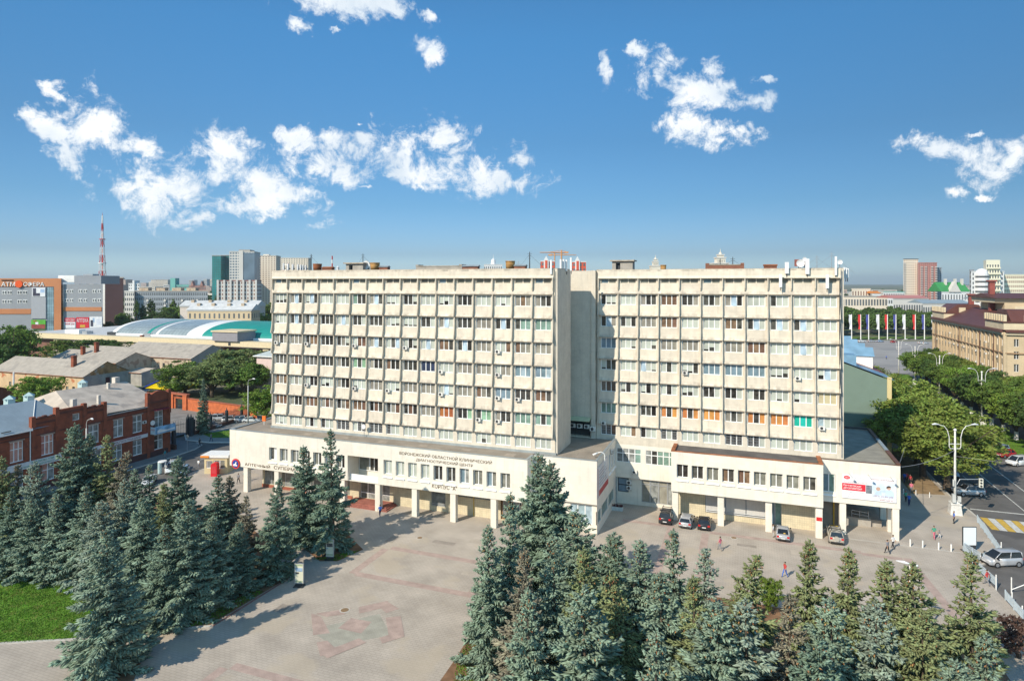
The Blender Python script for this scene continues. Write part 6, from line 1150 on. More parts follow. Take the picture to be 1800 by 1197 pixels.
def brick_house():
    X0 = -85.0
    t = thing('brick_house', 'long red brick two storey house with stepped parapets along the side street', 'house', (X0-6, -10, 0))
    up = [(-38.5, 'pi'), (-33.8, 'pp'), (-29.1, 'pi'), (-24.4, 'pp'), (-19.7, 'ppp'), (-14.9, 'ppp'), (-10.4, 'dd'), (-6.9, 'ii'), (-2.1, 'ii'), (1.85, 'ii'), (6.6, 'ii')]
    lo_ = [(-38.5, 'ii'), (-33.8, 'ii'), (-29.1, 'ii'), (-24.4, 'ii'), (-19.7, 'ii'), (-14.8, 'pi'), (-10.4, 'ii'), (-6.4, 'ii'), (-2.3, 'ii'), (1.85, 'ii'), (6.55, 'di')]
    Y0_ = -62.0; hol = [(y-Y0_, y-Y0_+2.05, 5.55, 8.85) for y, _ in up] + [(y-Y0_, y-Y0_+2.05, 1.2, 4.1) for y, _ in lo_] + [(-9.7-Y0_, -8.4-Y0_, 10.3, 11.5)]
    b = MB()
    def sec(y0, y1, zt, x=X0):
        hs = [(a+Y0_-y0, c+Y0_-y0, d, e) for a, c, d, e in hol if a+Y0_ >= y0-.01 and c+Y0_ <= y1+.01 and d < zt]
        b.wall((x, y0), (x, y1), -.2, zt, hs, .3)
        b.quad((x-.5, y0, 9), (x-.5, y1, 9), (x-.5, y1, zt), (x-.5, y0, zt)); b.quad((x, y0, 9), (x-.5, y0, 9), (x-.5, y0, zt), (x, y0, zt)); b.quad((x, y1, 9), (x, y1, zt), (x-.5, y1, zt), (x-.5, y1, 9)); b.quad((x, y0, zt), (x, y1, zt), (x-.5, y1, zt), (x-.5, y0, zt))
    sec(Y0_, -16.2, 10.3); sec(-16.2, -12.35, 11.75); sec(-12.35, -7.55, 12.7); sec(-7.55, -3.8, 11.9); sec(-3.8, 5.2, 10.1); sec(5.2, 10.3, 11.6)
    b.prism([(5.2+5.1*k/10, 11.6+1.25*max(0, sin(pi*k/10))**.7) for k in range(11)], X0-.5, X0, 'x')
    b.quad((X0, 10.3, -.2), (X0-14, 10.3, -.2), (X0-14, 10.3, 10.3), (X0, 10.3, 10.3)); b.build('wall', BRK, t)
    for y, z in ((-16.2, 12.3), (-12.35, 13.15), (-7.55, 13.0), (-3.8, 12.6), (5.2, 12.7), (10.0, 12.7)): MB().box(X0-.55, X0+.18, y-.32, y+.32, -.1 if y in (-16.2, -3.8, 5.2) else 8, z).build('pilaster', BRK, t)
    for y0, y1, z in ((Y0_, -16.55, 9.55), (-15.85, -12.7, 10.9), (-12, -7.9, 11.9), (-7.2, -4.15, 11.1), (-3.45, 4.85, 9.6), (5.55, 9.65, 10.5)): MB().box(X0-.2, X0+.16, y0, y1, z, z+.35).build('cornice', BRKD, t); MB().box(X0-.2, X0+.10, y0, y1, 9.1, 9.28).build('string_course', BRKD, t); MB().box(X0-.3, X0+.12, y0, y1, -.2, 1.0).build('plinth', M('dark_stone', (.085, .04, .04), .8, .2, 1), t)
    for y0, y1, z in ((-15.9, -12.6, 11.78), (-7.2, -4.1, 11.93)):
        for k in range(5): a = y0+(y1-y0)*k/5; MB().box(X0-.45, X0+.02, a, a+(y1-y0)/5-.05, z, z+.18+.12*(k % 3)).build('broken_coping', BRKD, t)
    for i, (y, k) in enumerate(up): win(t, X0-.22, y+.02, 5.57, 2.01, 3.26, k, 'E', transom=.62, sill=.2)
    for i, (y, k) in enumerate(lo_): win(t, X0-.22, y+.02, 1.22, 2.01, 2.86, k, 'E', transom=.62, sill=.2)
    for y, _ in up: MB().box(X0-.1, X0+.09, y-.15, y+2.2, 8.88, 9.08).build('lintel', M('stone_lintel', (.34, .26, .21), .8), t)
    win(t, X0-.2, -9.68, 10.32, 1.26, 1.16, 'i', 'E')
    zr = 13.7
    b = MB(); b.quad((X0+.35, Y0_, 10.32), (X0+.35, -16.4, 10.32), (-93, -10.7, zr), (-93, Y0_, zr)); b.quad((-93, Y0_, zr), (-93, -10.7, zr), (-101, -6.4, 10.4), (-101, Y0_, 10.4)); b.poly([(X0+.35, -16.4, 10.32), (X0-.6, -8.0, 10.3), (-101, -6.4, 10.4), (-93, -10.7, zr)]); b.build('sheet_roof', BLUER, t)
    MB().tube([(X0+.42, Y0_, 10.22), (X0+.42, -16.5, 10.22)], .1, 6).build('gutter', WHITEP, t); MB().tube([(X0+.45, -16.9, 10.2), (X0+.2, -16.75, 9.3), (X0+.2, -16.75, .3)], .08, 6).build('downpipe', WHITEP, t)
    MB().tube([(X0+.3, -16.5, 10.42), (-93, -10.7, zr+.05)], .07, 4).build('hip_ridge', WHITEP, t)
    for i in range(8): MB().box(X0-.1, X0+.0, -58+5.3*i, -56.6+5.3*i, 10.62, 10.75).build('snow_guard', DARKMET, t)
    b = MB(); b.quad((X0-.5, -8.5, 10.5), (X0-.5, 9.9, 9.9), (-97, 9.9, 13.7), (-97, -4.5, 14.0)); b.quad((-97, -4.5, 14.0), (-97, 9.9, 13.7), (-109, 9.9, 9.4), (-109, -8.5, 9.6)); b.poly([(X0-.5, -8.5, 10.5), (-97, -4.5, 14.0), (-109, -8.5, 9.6)]); b.poly([(X0-.5, 9.9, 9.9), (-109, 9.9, 9.4), (-97, 9.9, 13.7)]); b.build('tan_roof', TAN, t)
    MB().prism([(X0-.45, 9.95), (X0-5.5, 11.0), (X0-5.5, 11.08), (X0-.45, 10.03)], -2.5, 5.0, 'y').build('roof_sheet', LIGHTR, t); MB().box(X0-.5, X0+.2, -3.4, 5.0, 9.98, 10.1).build('eave', FLASH, t)
    for x, y, w, h in ((-89.5, -6.4, .8, 1.9), (-89.5, -1.6, .5, 1.8), (-95, 4.5, .5, 2.9), (-97.5, 8.0, 1.0, 3.4)): MB().box(x-w/2, x+w/2, y-w/2, y+w/2, 11, 11.4+h).build('chimney', M('whitewashed_chimney', (.58, .53, .47), .9, .15, 2, streak=.3), t)
    for x, y, z in ((-99, -8, 13.6), (-97, -12.5, 13.9), (-101, 3.5, 14.2)): MB().box(x-.6, x+.6, y-.6, y+.6, 9.6, z).build('vent_shaft', M('pale_teal_metal', (.42, .55, .55), .5), t); MB().cyl(x, y, z+.002, z+.6, 1.15, .1, 4).build('vent_cap', MATS['pale_teal_metal'], t)
    # signs, balcony, small units fixed on the wall
    s = thing('shop_sign', 'long white sign with green lettering on the brick house', 'sign', (X0, -20, 4.2)); MB().box(X0+.13, X0+.3, -22.5, -11.75, 4.15, 5.2).build('board', M('sign_white', (.66, .67, .67), .5), s)
    GL = M('green_letters', (.05, .35, .22), .5); letters('АНАЛИЗЫ–УЗИ', s, X0+.31, -16.7, 4.78, 3.6, .3, GL, 'E', .02); letters('ПРИЁМ СПЕЦИАЛИСТОВ', s, X0+.31, -18.0, 4.3, 5.6, .34, GL, 'E', .02)
    s = thing('shop_sign', 'narrow white bank sign with dark red lettering on the brick house', 'sign', (X0, 1, 3.6)); MB().box(X0+.13, X0+.26, -7.4, 4.9, 4.28, 4.98).build('board', MATS['sign_white'], s); MB().box(X0+.13, X0+.28, -7.4, 4.9, 4.983, 5.12).build('red_strip', M('sign_maroon', (.25, .03, .05), .5), s)
    letters('РОСГОССТРАХ БАНК', s, X0+.27, -2.2, 4.45, 5.6, .38, MATS['sign_maroon'], 'E', .02)
    s = thing('balcony', 'small balcony with blue and white advert boards at the house corner', 'balcony', (X0, 8, 4.6)); MB().box(X0+.02, X0+1.5, 5.6, 10.2, 4.5, 4.62).build('floor', CONC, s); MB().box(X0+1.42, X0+1.5, 5.6, 10.2, 4.62, 6.0).build('front_board', M('advert_blue', (.22, .42, .62), .45, .35, .9), s); MB().box(X0+.02, X0+1.42, 5.55, 5.62, 4.62, 6.0).build('side_board', M('advert_white', (.58, .64, .68), .45, .15, 2), s)
    letters('ДЕСЯТОЕ', s, X0+.25, 5.545, 5.3, 1.0, .3, M('advert_red', (.55, .05, .06), .5), 'S', .01); MB().prism([(6.0, 4.8), (10.0, 4.9), (10.0, 5.2), (8.2, 5.1), (6.6, 5.5), (6.0, 5.3)], X0+1.502, X0+1.52, 'x').build('white_swoosh', WHITEP, s)
    MB().box(X0+.02, X0+1.0, 6.2, 9.4, 9.1, 9.25).build('canopy', M('sign_maroon', (.25, .03, .05), .5), s)
    o = dup(AC, (X0-.02, 4.2, 7.0), pi/2, 'white air conditioner beside the balcony of the brick house'); o['group'] = 'air conditioners on the brick house'
    s = thing('satellite_dish', 'white satellite dish beside the balcony of the brick house', 'satellite dish', (X0+.3, 6.0, 6.3)); MB().prism([(5.95+.5*cos(2*pi*i/14), 6.75+.5*sin(2*pi*i/14)) for i in range(14)], X0+.25, X0+.36, 'x').build('reflector', WHITEP, s); MB().tube([(X0, 5.95, 6.6), (X0+.25, 5.95, 6.75)], .04).build('bracket', STEEL, s)
brick_house()
def gable_house(label, x0, x1, y0, y1, ze, zr, wall, gable, roof, wins, hip=0, rust=False, wh=1.6, zw=2.4, chims=()):
    t = thing('old_house', label, 'house', ((x0+x1)/2, (y0+y1)/2, 0)); ym = (y0+y1)/2
    b = MB(); b.wall((x0, y0), (x1, y0), -.4, ze, [(w-x0, w-x0+1.15, z, z+wh) for w in wins for z in ((zw, .2) if ze > 6.9 else (zw,))], .3); b.quad((x0, y1, -.4), (x0, y0, -.4), (x0, y0, ze), (x0, y1, ze)); b.quad((x1, y1, -.4), (x0, y1, -.4), (x0, y1, ze), (x1, y1, ze)); b.build('wall', wall, t)
    b = MB(); b.wall((x1, y0), (x1, y1), -.4, ze, [((y1-y0)*.47, (y1-y0)*.47+1.5, 3.6, 6.0)] if rust else [], .3); b.build('end_wall', gable, t)
    if hip < 1: MB().prism([(y0, ze+.004), (y1, ze+.004), (ym, zr)], x1-.25, x1-.02).build('gable', M('rust_stained_plaster', (.40, .22, .10), .9, .4, .6, blotch=((.42, .38, .32), .35, .5, .9)) if rust else gable, t)
    for z in ((zw, .2) if ze > 6.9 else (zw,)):
        for i, w in enumerate(wins): win(t, w+.02, y0+.2, z+.02, 1.11, wh-.04, 'd' if (i*3) % 4 else 'm', mat=CONC)
    if rust: MB().box(x1-.2, x1-.12, y0+(y1-y0)*.47, y0+(y1-y0)*.47+1.5, 3.6, 6.0).build('door', M('maroon_door', (.09, .025, .03), .7), t); MB().box(x1+.0, x1+1.1, y0+(y1-y0)*.44, y0+(y1-y0)*.62, 3.4, 3.55).build('landing', CONC, t)
    e = .5; b = MB(); xl = x0+(zr-ze)*1.5 if hip else x0-.3
    b.quad((x0-.3, y0-e, ze-.12), (x1+.25, y0-e, ze-.12), (x1+.25, ym, zr), (xl, ym, zr)); b.quad((x1+.25, y1+e, ze-.12), (x0-.3, y1+e, ze-.12), (xl, ym, zr), (x1+.25, ym, zr))
    if hip: b.poly([(x0-.3, y1+e, ze-.12), (x0-.3, y0-e, ze-.12), (xl, ym, zr)])
    b.build('roof', roof, t); b = MB(); b.box(x0-.3, x1+.25, y0-e-.02, y0-e+.05, ze-.27, ze-.125); b.build('eave_board', RUSTY, t)
    for x, y, z in chims: MB().box(x-.55, x+.55, y-.55, y+.55, ze, z).build('chimney', BRK, t); MB().box(x-.7, x+.7, y-.7, y+.7, z-.4, z-.25).build('chimney_band', BRKD, t)
gable_house('peeling orange house with long grey roof and a blank grey gable', -196, -155.1, 42.5, 56.5, 7.15, 10.8, PLAS, PLASG, SLATE, [-188, -183, -178, -165.5, -162.7, -160, -157.4], 1 and 0, True, chims=((-165, 46.5, 12.4),))
gable_house('flaking brown house wing behind the peeling orange house', -205, -172.5, 66, 80, 7.6, 10.4, PLASF, PLASF, SLATE, [-190, -186, -182, -178], chims=((-190, 72, 13.4), (-194, 70, 12)))
gable_house('derelict plaster house with a wide grey roof behind the trees', -190, -154.2, 79.5, 98, 8.3, 12.2, PLASF, PLASG, SLATE, [-186, -182, -178.5, -175, -170, -167.5, -164, -160], zw=4.6)
gable_house('small house with pale roof at the left edge, behind the big tree', -235, -196, 84, 100, 6.0, 9.5, PLASF, BRKD, SLATE, [-220, -214])
gable_house('old brick house with grey roof in front of the market', -250, -206, 100, 118, 6.5, 11.0, BRK, BRKD, SLATE, [-240, -232, -224], chims=((-212, 108, 12.5), (-208, 105, 11.5)))
gable_house('low shed with pale roof and brown front at the left edge', -200, -172, 24, 36, 3.2, 5.2, BRKD, BRKD, TAN, [-190, -182])
t = thing('white_post', 'tall white post beside the low shed at the left', 'post', (*G(24, 700)[:2], 0)); x, y, _ = t.location; MB().cyl(x, y, 0, ZV(655, 189), .28, .22, 7).build('pole', WHITEP, t); MB().cyl(x, y, ZV(655, 189), ZV(655, 189)+.2, .3, .1, 7).build('cap', WHITEP, t)
x, y, _ = D(276, 205)[:3]; t = thing('market_shed', 'yellow gabled shed with a blue awning behind the brick house', 'shed', (x, y, 0)); YW_ = M('shed_yellow', (.75, .56, .01), .5, .05); BW_ = M('shed_blue', (.02, .05, .36), .5, .1, 1)
zt = ZV(668, 205); MB().prism([(x-6, 0), (x+8, 0), (x+8, zt-2), (x+6, zt-.4), (x+1, zt-.2), (x-6, zt-3.0)], y, y+9, 'y').build('wall', YW_, t); MB().prism([(y-2.6, zt-5.2), (y-.02, zt-3.6), (y-.02, zt-3.4), (y-2.6, zt-5.0)], x-6.5, x+8.5).build('awning', BW_, t); MB().prism([(x-6.4, zt-3.1), (x+1, zt-.25), (x+1, zt+.1), (x-6.4, zt-2.8)], y-.3, y+9, 'y').build('roof', BW_, t); MB().box(x-6, x+8, y-.5, y-.01, -.3, zt-5.4).build('counter', WHITEP, t)
x, y, _ = D(226, 215); gable_house('low pale roofed shed beside the yellow shed', x-5, x+6, y, y+10, 4.2, 5.0, PLASG, PLASG, TAN, [])
# covered market with the arched roof
def market():
    t = thing('covered_market', 'long cream market hall with grey, white and green arched roof', 'market hall', (-200, 120, 0)); CB = M('market_cream', (.66, .55, .36), .7, .05); BRW = M('market_brown', (.20, .10, .075), .8, .2, .4, tile=(.6, .3, .02)); y0 = 104.5
    MB().box(-285, -95, y0+2, y0+75, -.4, 9.9, skip='b').build('wall', BRW, t)
    for i in range(9): x = -284+23*i; MB().box(x, x+2.6, y0+.2, y0+1.995, -.4, 9.9).build('pier', CB, t)
    MB().box(-287, -93, y0-.6, y0+3, 9.904, 11.9).build('fascia', CB, t); MB().box(-287, -93, y0-.3, y0+2.9, 9.6, 9.9).build('soffit_band', M('market_grey', (.33, .31, .30), .7), t)
    MB().box(-286, -94, y0+3.004, y0+75, 11.2, 11.6).build('flat_roof', LIGHTR, t)
    yc, ry, rz_ = 133.0, 21.0, 5.9; gl = M('market_glass', (.24, .29, .31), .25, .12, .3, tile=(1.9, 2.6, .09), tcol=1.5, tilevert=False); gr = M('market_green_roof', (.02, .26, .22), .45, .08, .3, tile=(1.5, 50, .05), tcol=.8, tilevert=False); wh = M('market_white_roof', (.72, .73, .73), .5, .05)
    for x0, x1, m in ((-235, -232.6, wh), (-232.6, -214.6, gl), (-214.6, -212.6, gr), (-212.6, -209.4, gl), (-209.4, -208, wh), (-208, -192.2, gl), (-192.2, -184, wh), (-184, -97, gr)):
        pr = [(yc+ry*cos(pi*k/24), 11.7+rz_*sin(pi*k/24)) for k in range(25)]; MB().prism(pr, x0+.02, x1-.02).build('arched_roof', m, t, False)
    MB().tube([(-235, yc-ry-.4, 12.1), (-97, yc-ry-.4, 12.1)], .55, 6).build('valley_pipe', wh, t)
    x0, x1 = P(375, y0-1)[0], P(419, y0-1)[0]; b = MB().box(x0, x1, y0-1.5, y0+8, 11.95, 15.4); b.build('plant_room', M('market_plant', (.26, .25, .27), .6, .05), t); MB().box(x0-.4, x1+.4, y0-1.9, y0+8.4, 15.404, 15.9).build('plant_roof', CB, t); MB().box(x0+7, x0+8.2, y0-.64, y0-.6, 10.2, 11.4).build('hatch', DARKMET, t)
    for i, u in enumerate((118, 148, 192, 255)):
        x = P(u, 112)[0]; MB().box(x, x+[9, 3, 5, 4][i], 111, 114, 11.6, 12.9+.5*(i == 0)).build('roof_unit', [WHITEP, STEEL, DARKMET, STEEL][i], t)
market()
# pink house corner
t = thing('pink_house', 'pale pink house with blue grey roof at the left tower edge', 'house', (-112, 80, 0)); MB().box(-119.6, -96, 72.5, 92, -.4, 11.2).build('wall', M('pink_plaster', (.66, .50, .46), .8, .05), t); MB().prism([(-120.3, 11.5), (-95.5, 11.5), (-95.5, 15.2), (-107, 15.2)], 71.8, 92.7, 'y').build('roof', M('pink_house_roof', (.42, .48, .52), .5, .1), t); MB().box(-120.4, -95.4, 71.7, 92.8, 11.21, 11.48).build('eave', WHITEP, t)
# generic far block: walls with real window openings laid on as recessed-looking proud frames
def block(name, label, u0, u1, vt, dist, wall, glass, fl, nc, depth=16, rz=0.0, vb=None, cat='apartment block', zb=0.0, fw=.55, fh=.55, crown=None, side=True, balc=None, extra=None, roofm=None, group=None):
    a = D(u0, dist); c = D(u1, dist); w = math.hypot(a[0]-c[0], a[1]-c[1]); H = ZV(vt, dist)-zb
    t = thing(name, label, cat, ((a[0]+c[0])/2, (a[1]+c[1])/2, zb), TH+rz, group); w2 = w/2
    uc = (u0+u1)/2; sh = (uc-900)/1113*depth if abs(uc-900) > 520 and u1-u0 < 130 else 0.0
    if sh: rz = 0; side = False; t.rotation_euler[2] = TH         # side walls swung out of view, plan skewed along the camera's sight line
    link('wall', MB().prism([(-w2, 0), (w2, 0), (w2+sh, depth), (-w2+sh, depth)], -.4, H, 'z').mesh('wall', wall), t); b = MB(); g = MB()
    mz = H/fl if fl else 1
    def grid(L, place, n):
        for i in range(n):
            for k in range(fl):
                x0 = -L/2+L*(i+.5-fw/2)/n; x1 = x0+L*fw/n; z0 = H-mz*(k+.5+fh/2); z1 = z0+mz*fh
                if z0 > .5: place(x0, x1, z0, z1)
    if fl:
        grid(w, lambda x0, x1, z0, z1: g.box(x0, x1, -.10, .04, z0, z1), nc)
        if side:
            ns = max(1, int(nc*depth/w)); grid(depth, lambda x0, x1, z0, z1: (g.box(w2-.04, w2+.10, depth/2+x0, depth/2+x1, z0, z1), g.box(-w2-.10, -w2+.04, depth/2+x0, depth/2+x1, z0, z1)), ns)
        link('window_grid', g.mesh('window_grid', glass), t, kind='stuff')
    b = MB(); b.prism([(-w2-.3, -.3), (w2+.3, -.3), (w2+.3+sh, depth+.3), (-w2-.3+sh, depth+.3)], H+.004, H+.7, 'z'); link('parapet', b.mesh('parapet', crown or wall), t)
    if balc:
        b = MB()
        for i in balc[0]:
            for k in range(1, fl): x0 = -w2+w*i/balc[1]; b.box(x0, x0+w/balc[1]*.9, -1.3, -.12, H-mz*(k+1)+.1, H-mz*(k+1)+mz*.42)
        link('balcony_stack', b.mesh('balcony_stack', balc[2]), t, kind='stuff')
    if extra: extra(t, w2, H, depth)
    return t
FG = M('far_window_glass', (.12, .13, .14), .25, .4, .05, spec=.5); FGB = M('far_window_brown', (.24, .14, .11), .4, .3, .05)
def ext_atm(t, w2, H, d):
    pass
# shopping centre
def mall():
    a = D(-60, 372); t = thing('shopping_centre', 'grey panelled shopping centre with orange frame and big white name', 'shopping centre', (*D(60, 372)[:2], 0), TH+.0)
    GP = M('mall_grey_panel', (.27, .285, .31), .5, .06, .1, obj=0); OP = M('mall_orange_panel', (.46, .19, .085), .5, .08, .1); s = 372/1113
    def bx(nm, u0, u1, v0, v1, y0, y1, m): return link(nm, MB().box((u0-60)*s, (u1-60)*s, y0, y1, ZV(v1, 372), ZV(v0, 372)).mesh(nm, m), t)
    def trap(u0, u1, v0, v1, y0, y1): x0, x1 = (u0-60)*s, (u1-60)*s; return link('wall', MB().prism([(x0, y0), (x1, y0), (x1-.68*(y1-y0), y1), (x0-.68*(y1-y0), y1)], ZV(v1, 372), ZV(v0, 372), 'z').mesh('wall', GP), t)  # depth runs back along the camera's line of sight, so no end shows
    trap(108, 178, 500, 603, 1.5, 30); trap(-100, 108, 489.5, 603, 0, 30)
    for k, (u0, u1, v0, v1, m) in enumerate(((-100, 108, 489.5, 504, OP), (95.5, 108, 504, 603, OP), (-100, 55, 543, 552, OP), (108.3, 176, 540, 547, OP))): bx('orange_band', u0, u1, v0, v1, -.35 if u0 < 108.2 else 1.2, -.01 if u0 < 108.2 else 1.49, m)
    bx('glass_bay', 83.5, 95, 505, 603, -.3, -.02, M('mall_glass', (.16, .24, .28), .12, .5, .12, tile=(1.4, 4.2, .12), tcol=1.8)); bx('lift_shaft', 56, 81.5, 505, 560, -.5, -.02, M('mall_pale_panel', (.34, .35, .38), .5, .04)); bx('roof_block', 118, 166, 484.5, 499.5, 6, 24, GP); bx('roof_block', 85, 118, 484, 496, 8, 22, WHITEP); bx('roof_vent', 130, 147, 481.5, 484.3, 8, 14, STEEL)
    for u0, u1, v0, v1, y in [(4+9.5*(i % 2)+27*(i//2), 12+9.5*(i % 2)+27*(i//2), v, v+6.5, -.02) for i in range(4) for v in (511, 527)] + [(111+8.8*(i % 2)+24.5*(i//2), 117.5+8.8*(i % 2)+24.5*(i//2), v, v+6, 1.48) for i in range(6) for v in (509, 525)]:
        o = bx('window', u0, u1, v0, v1, y-.12, y+.02, UPVC); q = .6*s*1.0; w_ = MB(); n = 2
        for i in range(n): a0 = (u0-60)*s+(u1-u0)*s*i/n+.2; w_.box(a0, a0+(u1-u0)*s/n-.35, y-.16, y-.125, ZV(v1, 372)+.25, ZV(v0, 372)-.25)
        link('pane', w_.mesh('pane', FG), o)
    TW = M('mall_letter_white', (.78, .78, .78), .4)
    def lt(txt, u0, u1, v0, v1, m=TW, y=-.4, dep=.3):
        o = letters(txt, None, 0, 0, 0, (u1-u0)*s, (v1-v0)*s, m, 'S', dep); o.parent = t; o.location = ((u0-60)*s, y, ZV(v1, 372))
    lt('АТМ', 4, 28, 496, 503.5); lt('СФЕРА', 42.5, 79, 496, 503.5); lt('СУПЕРМАРКЕТ', 4, 25, 492, 494, DARKMET)
    link('orange_ball', MB().prism([((35-60)*s+2.2*cos(2*pi*i/20), ZV(499.5, 372)+2.05*sin(2*pi*i/20)) for i in range(20)], -1.0, -.36, 'y').mesh('orange_ball', M('mall_ball', (.72, .10, .02), .4)), t)
    def ad(label, u0, u1, v0, v1, m, y, bits, txt=()):
        p = thing('advert_board', label, 'advert', None or (0, 0, 0), TH+.0); p.location = t.location; link('panel', MB().box((u0-60)*s, (u1-60)*s, y-.25, y-.01, ZV(v1, 372), ZV(v0, 372)).mesh('panel', m), p)
        for a0, a1, b0, b1, mm in bits: link('print', MB().box((u0+(u1-u0)*a0-60)*s, (u0+(u1-u0)*a1-60)*s, y-.28, y-.251, ZV(v1, 372)+(v1-v0)*s*b0, ZV(v1, 372)+(v1-v0)*s*b1).mesh('print', mm), p)
        for tx, a0, a1, b0, b1, mm in txt:
            o = letters(tx, None, 0, 0, 0, (u1-u0)*(a1-a0)*s, (v1-v0)*(b1-b0)*s, mm, 'S', .03); o.parent = p; o.location = ((u0+(u1-u0)*a0-60)*s, y-.29, ZV(v1, 372)+(v1-v0)*s*b0)
    AW, AR, AD_, AGN, ABL, AMR = M('ad_white', (.70, .71, .74), .5), M('ad_red', (.55, .03, .05), .5), M('ad_dark', (.05, .05, .08), .5, .4, .3), M('ad_green', (.10, .36, .04), .5, .15, .3), M('ad_blue', (.35, .47, .65), .5, .2, .2), M('ad_maroon', (.25, .06, .05), .5, .3, .3)
    ad('white poster with a dark reclining figure, top of the shopping centre', 58.5, 81, 506, 521.5, AW, -.5, ((.05, .3, .35, .95, AD_), (.05, .6, .06, .4, AD_), (.62, .95, .45, .85, ABL)))
    ad('green food poster low on the shopping centre', 56.5, 81.5, 562, 578, AGN, -.5, ((.02, .98, .02, .5, AMR), (.3, .5, .45, .75, AW)), (('ЕДА', .15, .4, .75, .95, AR),)); ad('lower green and dark poster by the market end', 56.5, 81.5, 580, 596, AGN, -.5, ((.0, 1, .35, .98, M('ad_brown', (.20, .16, .12), .5, .4, .2)),))
    ad('red and white phone shop poster on the shopping centre', 110.5, 130, 559, 577, AW, 1.45, ((.0, 1, .6, 1, AR),), (('МАГАЗИН', .1, .9, .68, .9, AW), ('НИЗКИЕ ЦЕНЫ', .08, .92, .3, .48, AR)))
    ad('bright red pharmacy poster on the shopping centre', 131.5, 154, 558, 577, AR, 1.45, ((.3, .7, .06, .3, M('ad_gold', (.55, .35, .05), .5)),), (('АПТЕКА', .05, .95, .55, .88, AW),)); ad('white poster with a dark hair dancer on the shopping centre', 155, 177, 557, 577, AW, 1.45, ((.08, .3, .15, .7, AD_), (.25, .4, .5, .9, ABL), (.55, .95, .3, .8, M('ad_pale', (.60, .63, .72), .5))))
mall()
block('brick_tower', 'windowless dark brick tower right of the shopping centre', 184.5, 217, 489, 445, M('dark_brown_brick', (.060, .034, .038), .85, .15, .05), FG, 0, 1, 12, .42, cat='tower block', crown=CONC, extra=lambda t, w, H, d: link('sunlit_side_face', MB().box(-w-5, -w-.01, 2, d, -.4, H+.5).mesh('sunlit_side_face', WHITEP), t))  # the tower's sunlit left face is put in as a white box
# lattice mast
def lattice(u, dist, vt, label, w0=5.5):
    x, y, _ = D(u, dist); H = ZV(vt, dist); t = thing('radio_mast', label, 'radio mast', (x, y, 0), .3); RW = (M('mast_red', (.5, .05, .04), .5), WHITEP); n = 13
    for k in range(n):
        z0, z1 = H*k/n, H*(k+1)/n; w = lambda z: w0*(1-z/H)**1.1+.25; b = MB()
        for s in ((-1, -1), (1, -1), (1, 1), (-1, 1)): b.tube([(s[0]*w(z0), s[1]*w(z0), z0), (s[0]*w(z1), s[1]*w(z1), z1)], .17, 4)
        for a in ((-1, -1, 1, -1), (1, -1, 1, 1), (1, 1, -1, 1), (-1, 1, -1, -1)): b.tube([(a[0]*w(z0), a[1]*w(z0), z0), (a[2]*w(z1), a[3]*w(z1), z1)], .12, 4); b.tube([(a[2]*w(z0), a[3]*w(z0), z0), (a[0]*w(z1), a[1]*w(z1), z1)], .12, 4); b.tube([(a[0]*w(z1), a[1]*w(z1), z1-.01), (a[2]*w(z1), a[3]*w(z1), z1-.01)], .16, 4)
        if k in (4, 6, 9): b.cyl(0, 0, z1-.3, z1+.5, w(z1)+1.6, w(z1)+1.6, 8)
        link('section', b.mesh('section', RW[(k+1) % 2]), t)
    link('core', MB().cyl(0, 0, 0, H-.5, .55, .3, 6).mesh('core', RW[0]), t); link('spike', MB().cyl(0, 0, H, H+3, .2, .06, 6).mesh('spike', RW[0]), t)
lattice(180, 600, 379, 'tall red and white lattice radio mast over the shopping centre', 3.4)
# high rises and blocks on the left
TEAL = M('teal_glass', (.03, .235, .235), .2, .25, .06, spec=.6, tile=(2.2, 3, .1), tcol=.8); DKT = M('dark_teal_glass', (.07, .13, .14), .2, .3, .06, spec=.6, tile=(2.2, 3, .1)); GBL = M('blue_grey_glass', (.13, .18, .23), .25, .3, .05, spec=.6)
CRT = M('tower_cream', (.74, .64, .52), .7, .05, .05); WHT_ = M('block_white', (.62, .59, .55), .7, .06, .05); GRYP = M('block_grey_panel', (.28, .31, .345), .8, .14, .06); REDW = M('block_red', (.38, .12, .08), .7, .15, .05)
block('office_tower', 'narrow teal glass tower, left of the high rise cluster', 373, 388, 450, 760, TEAL, DKT, 22, 5, 20, .1, cat='high rise', fw=.4, crown=CONC); block('office_tower', 'darker glass tower tucked behind the teal one', 388, 403.5, 449.5, 775, DKT, TEAL, 22, 5, 20, .0, cat='high rise', fw=.4, crown=CONC)
block('apartment_tower', 'tallest grey and cream high rise with blue glass corner', 404, 446, 443, 740, WHT_, GBL, 22, 9, 26, .12, cat='high rise', fw=.62, fh=.5, extra=lambda t, w, H, d: (link('glass_corner', MB().box(w*.12, w+.4, -.5, d*.8, H*.50, H-1.2).mesh('glass_corner', GBL), t), link('stair_shaft', MB().box(-w*.22, w*.12, -1.0, -.14, H*.52, H+1.5).mesh('stair_shaft', WHT_), t), link('top_storey', MB().box(-w*.3, w*.6, 3, d-4, H+.71, H+2.8).mesh('top_storey', CONC), t)))
block('apartment_tower', 'cream high rise with rows of small brown windows', 446, 484.5, 450, 800, CRT, FGB, 26, 8, 24, .12, cat='high rise', fw=.36, fh=.42, crown=WHT_, extra=lambda t, w, H, d: link('lift_house', MB().box(-w*.2, w*.3, 4, 12, H+.71, H+2.2).mesh('lift_house', CRT), t)); block('apartment_tower', 'cream high rise just above the left roof end', 494, 541, 454, 900, CRT, FG, 24, 11, 24, .12, cat='high rise', fw=.36, fh=.42, crown=WHT_)
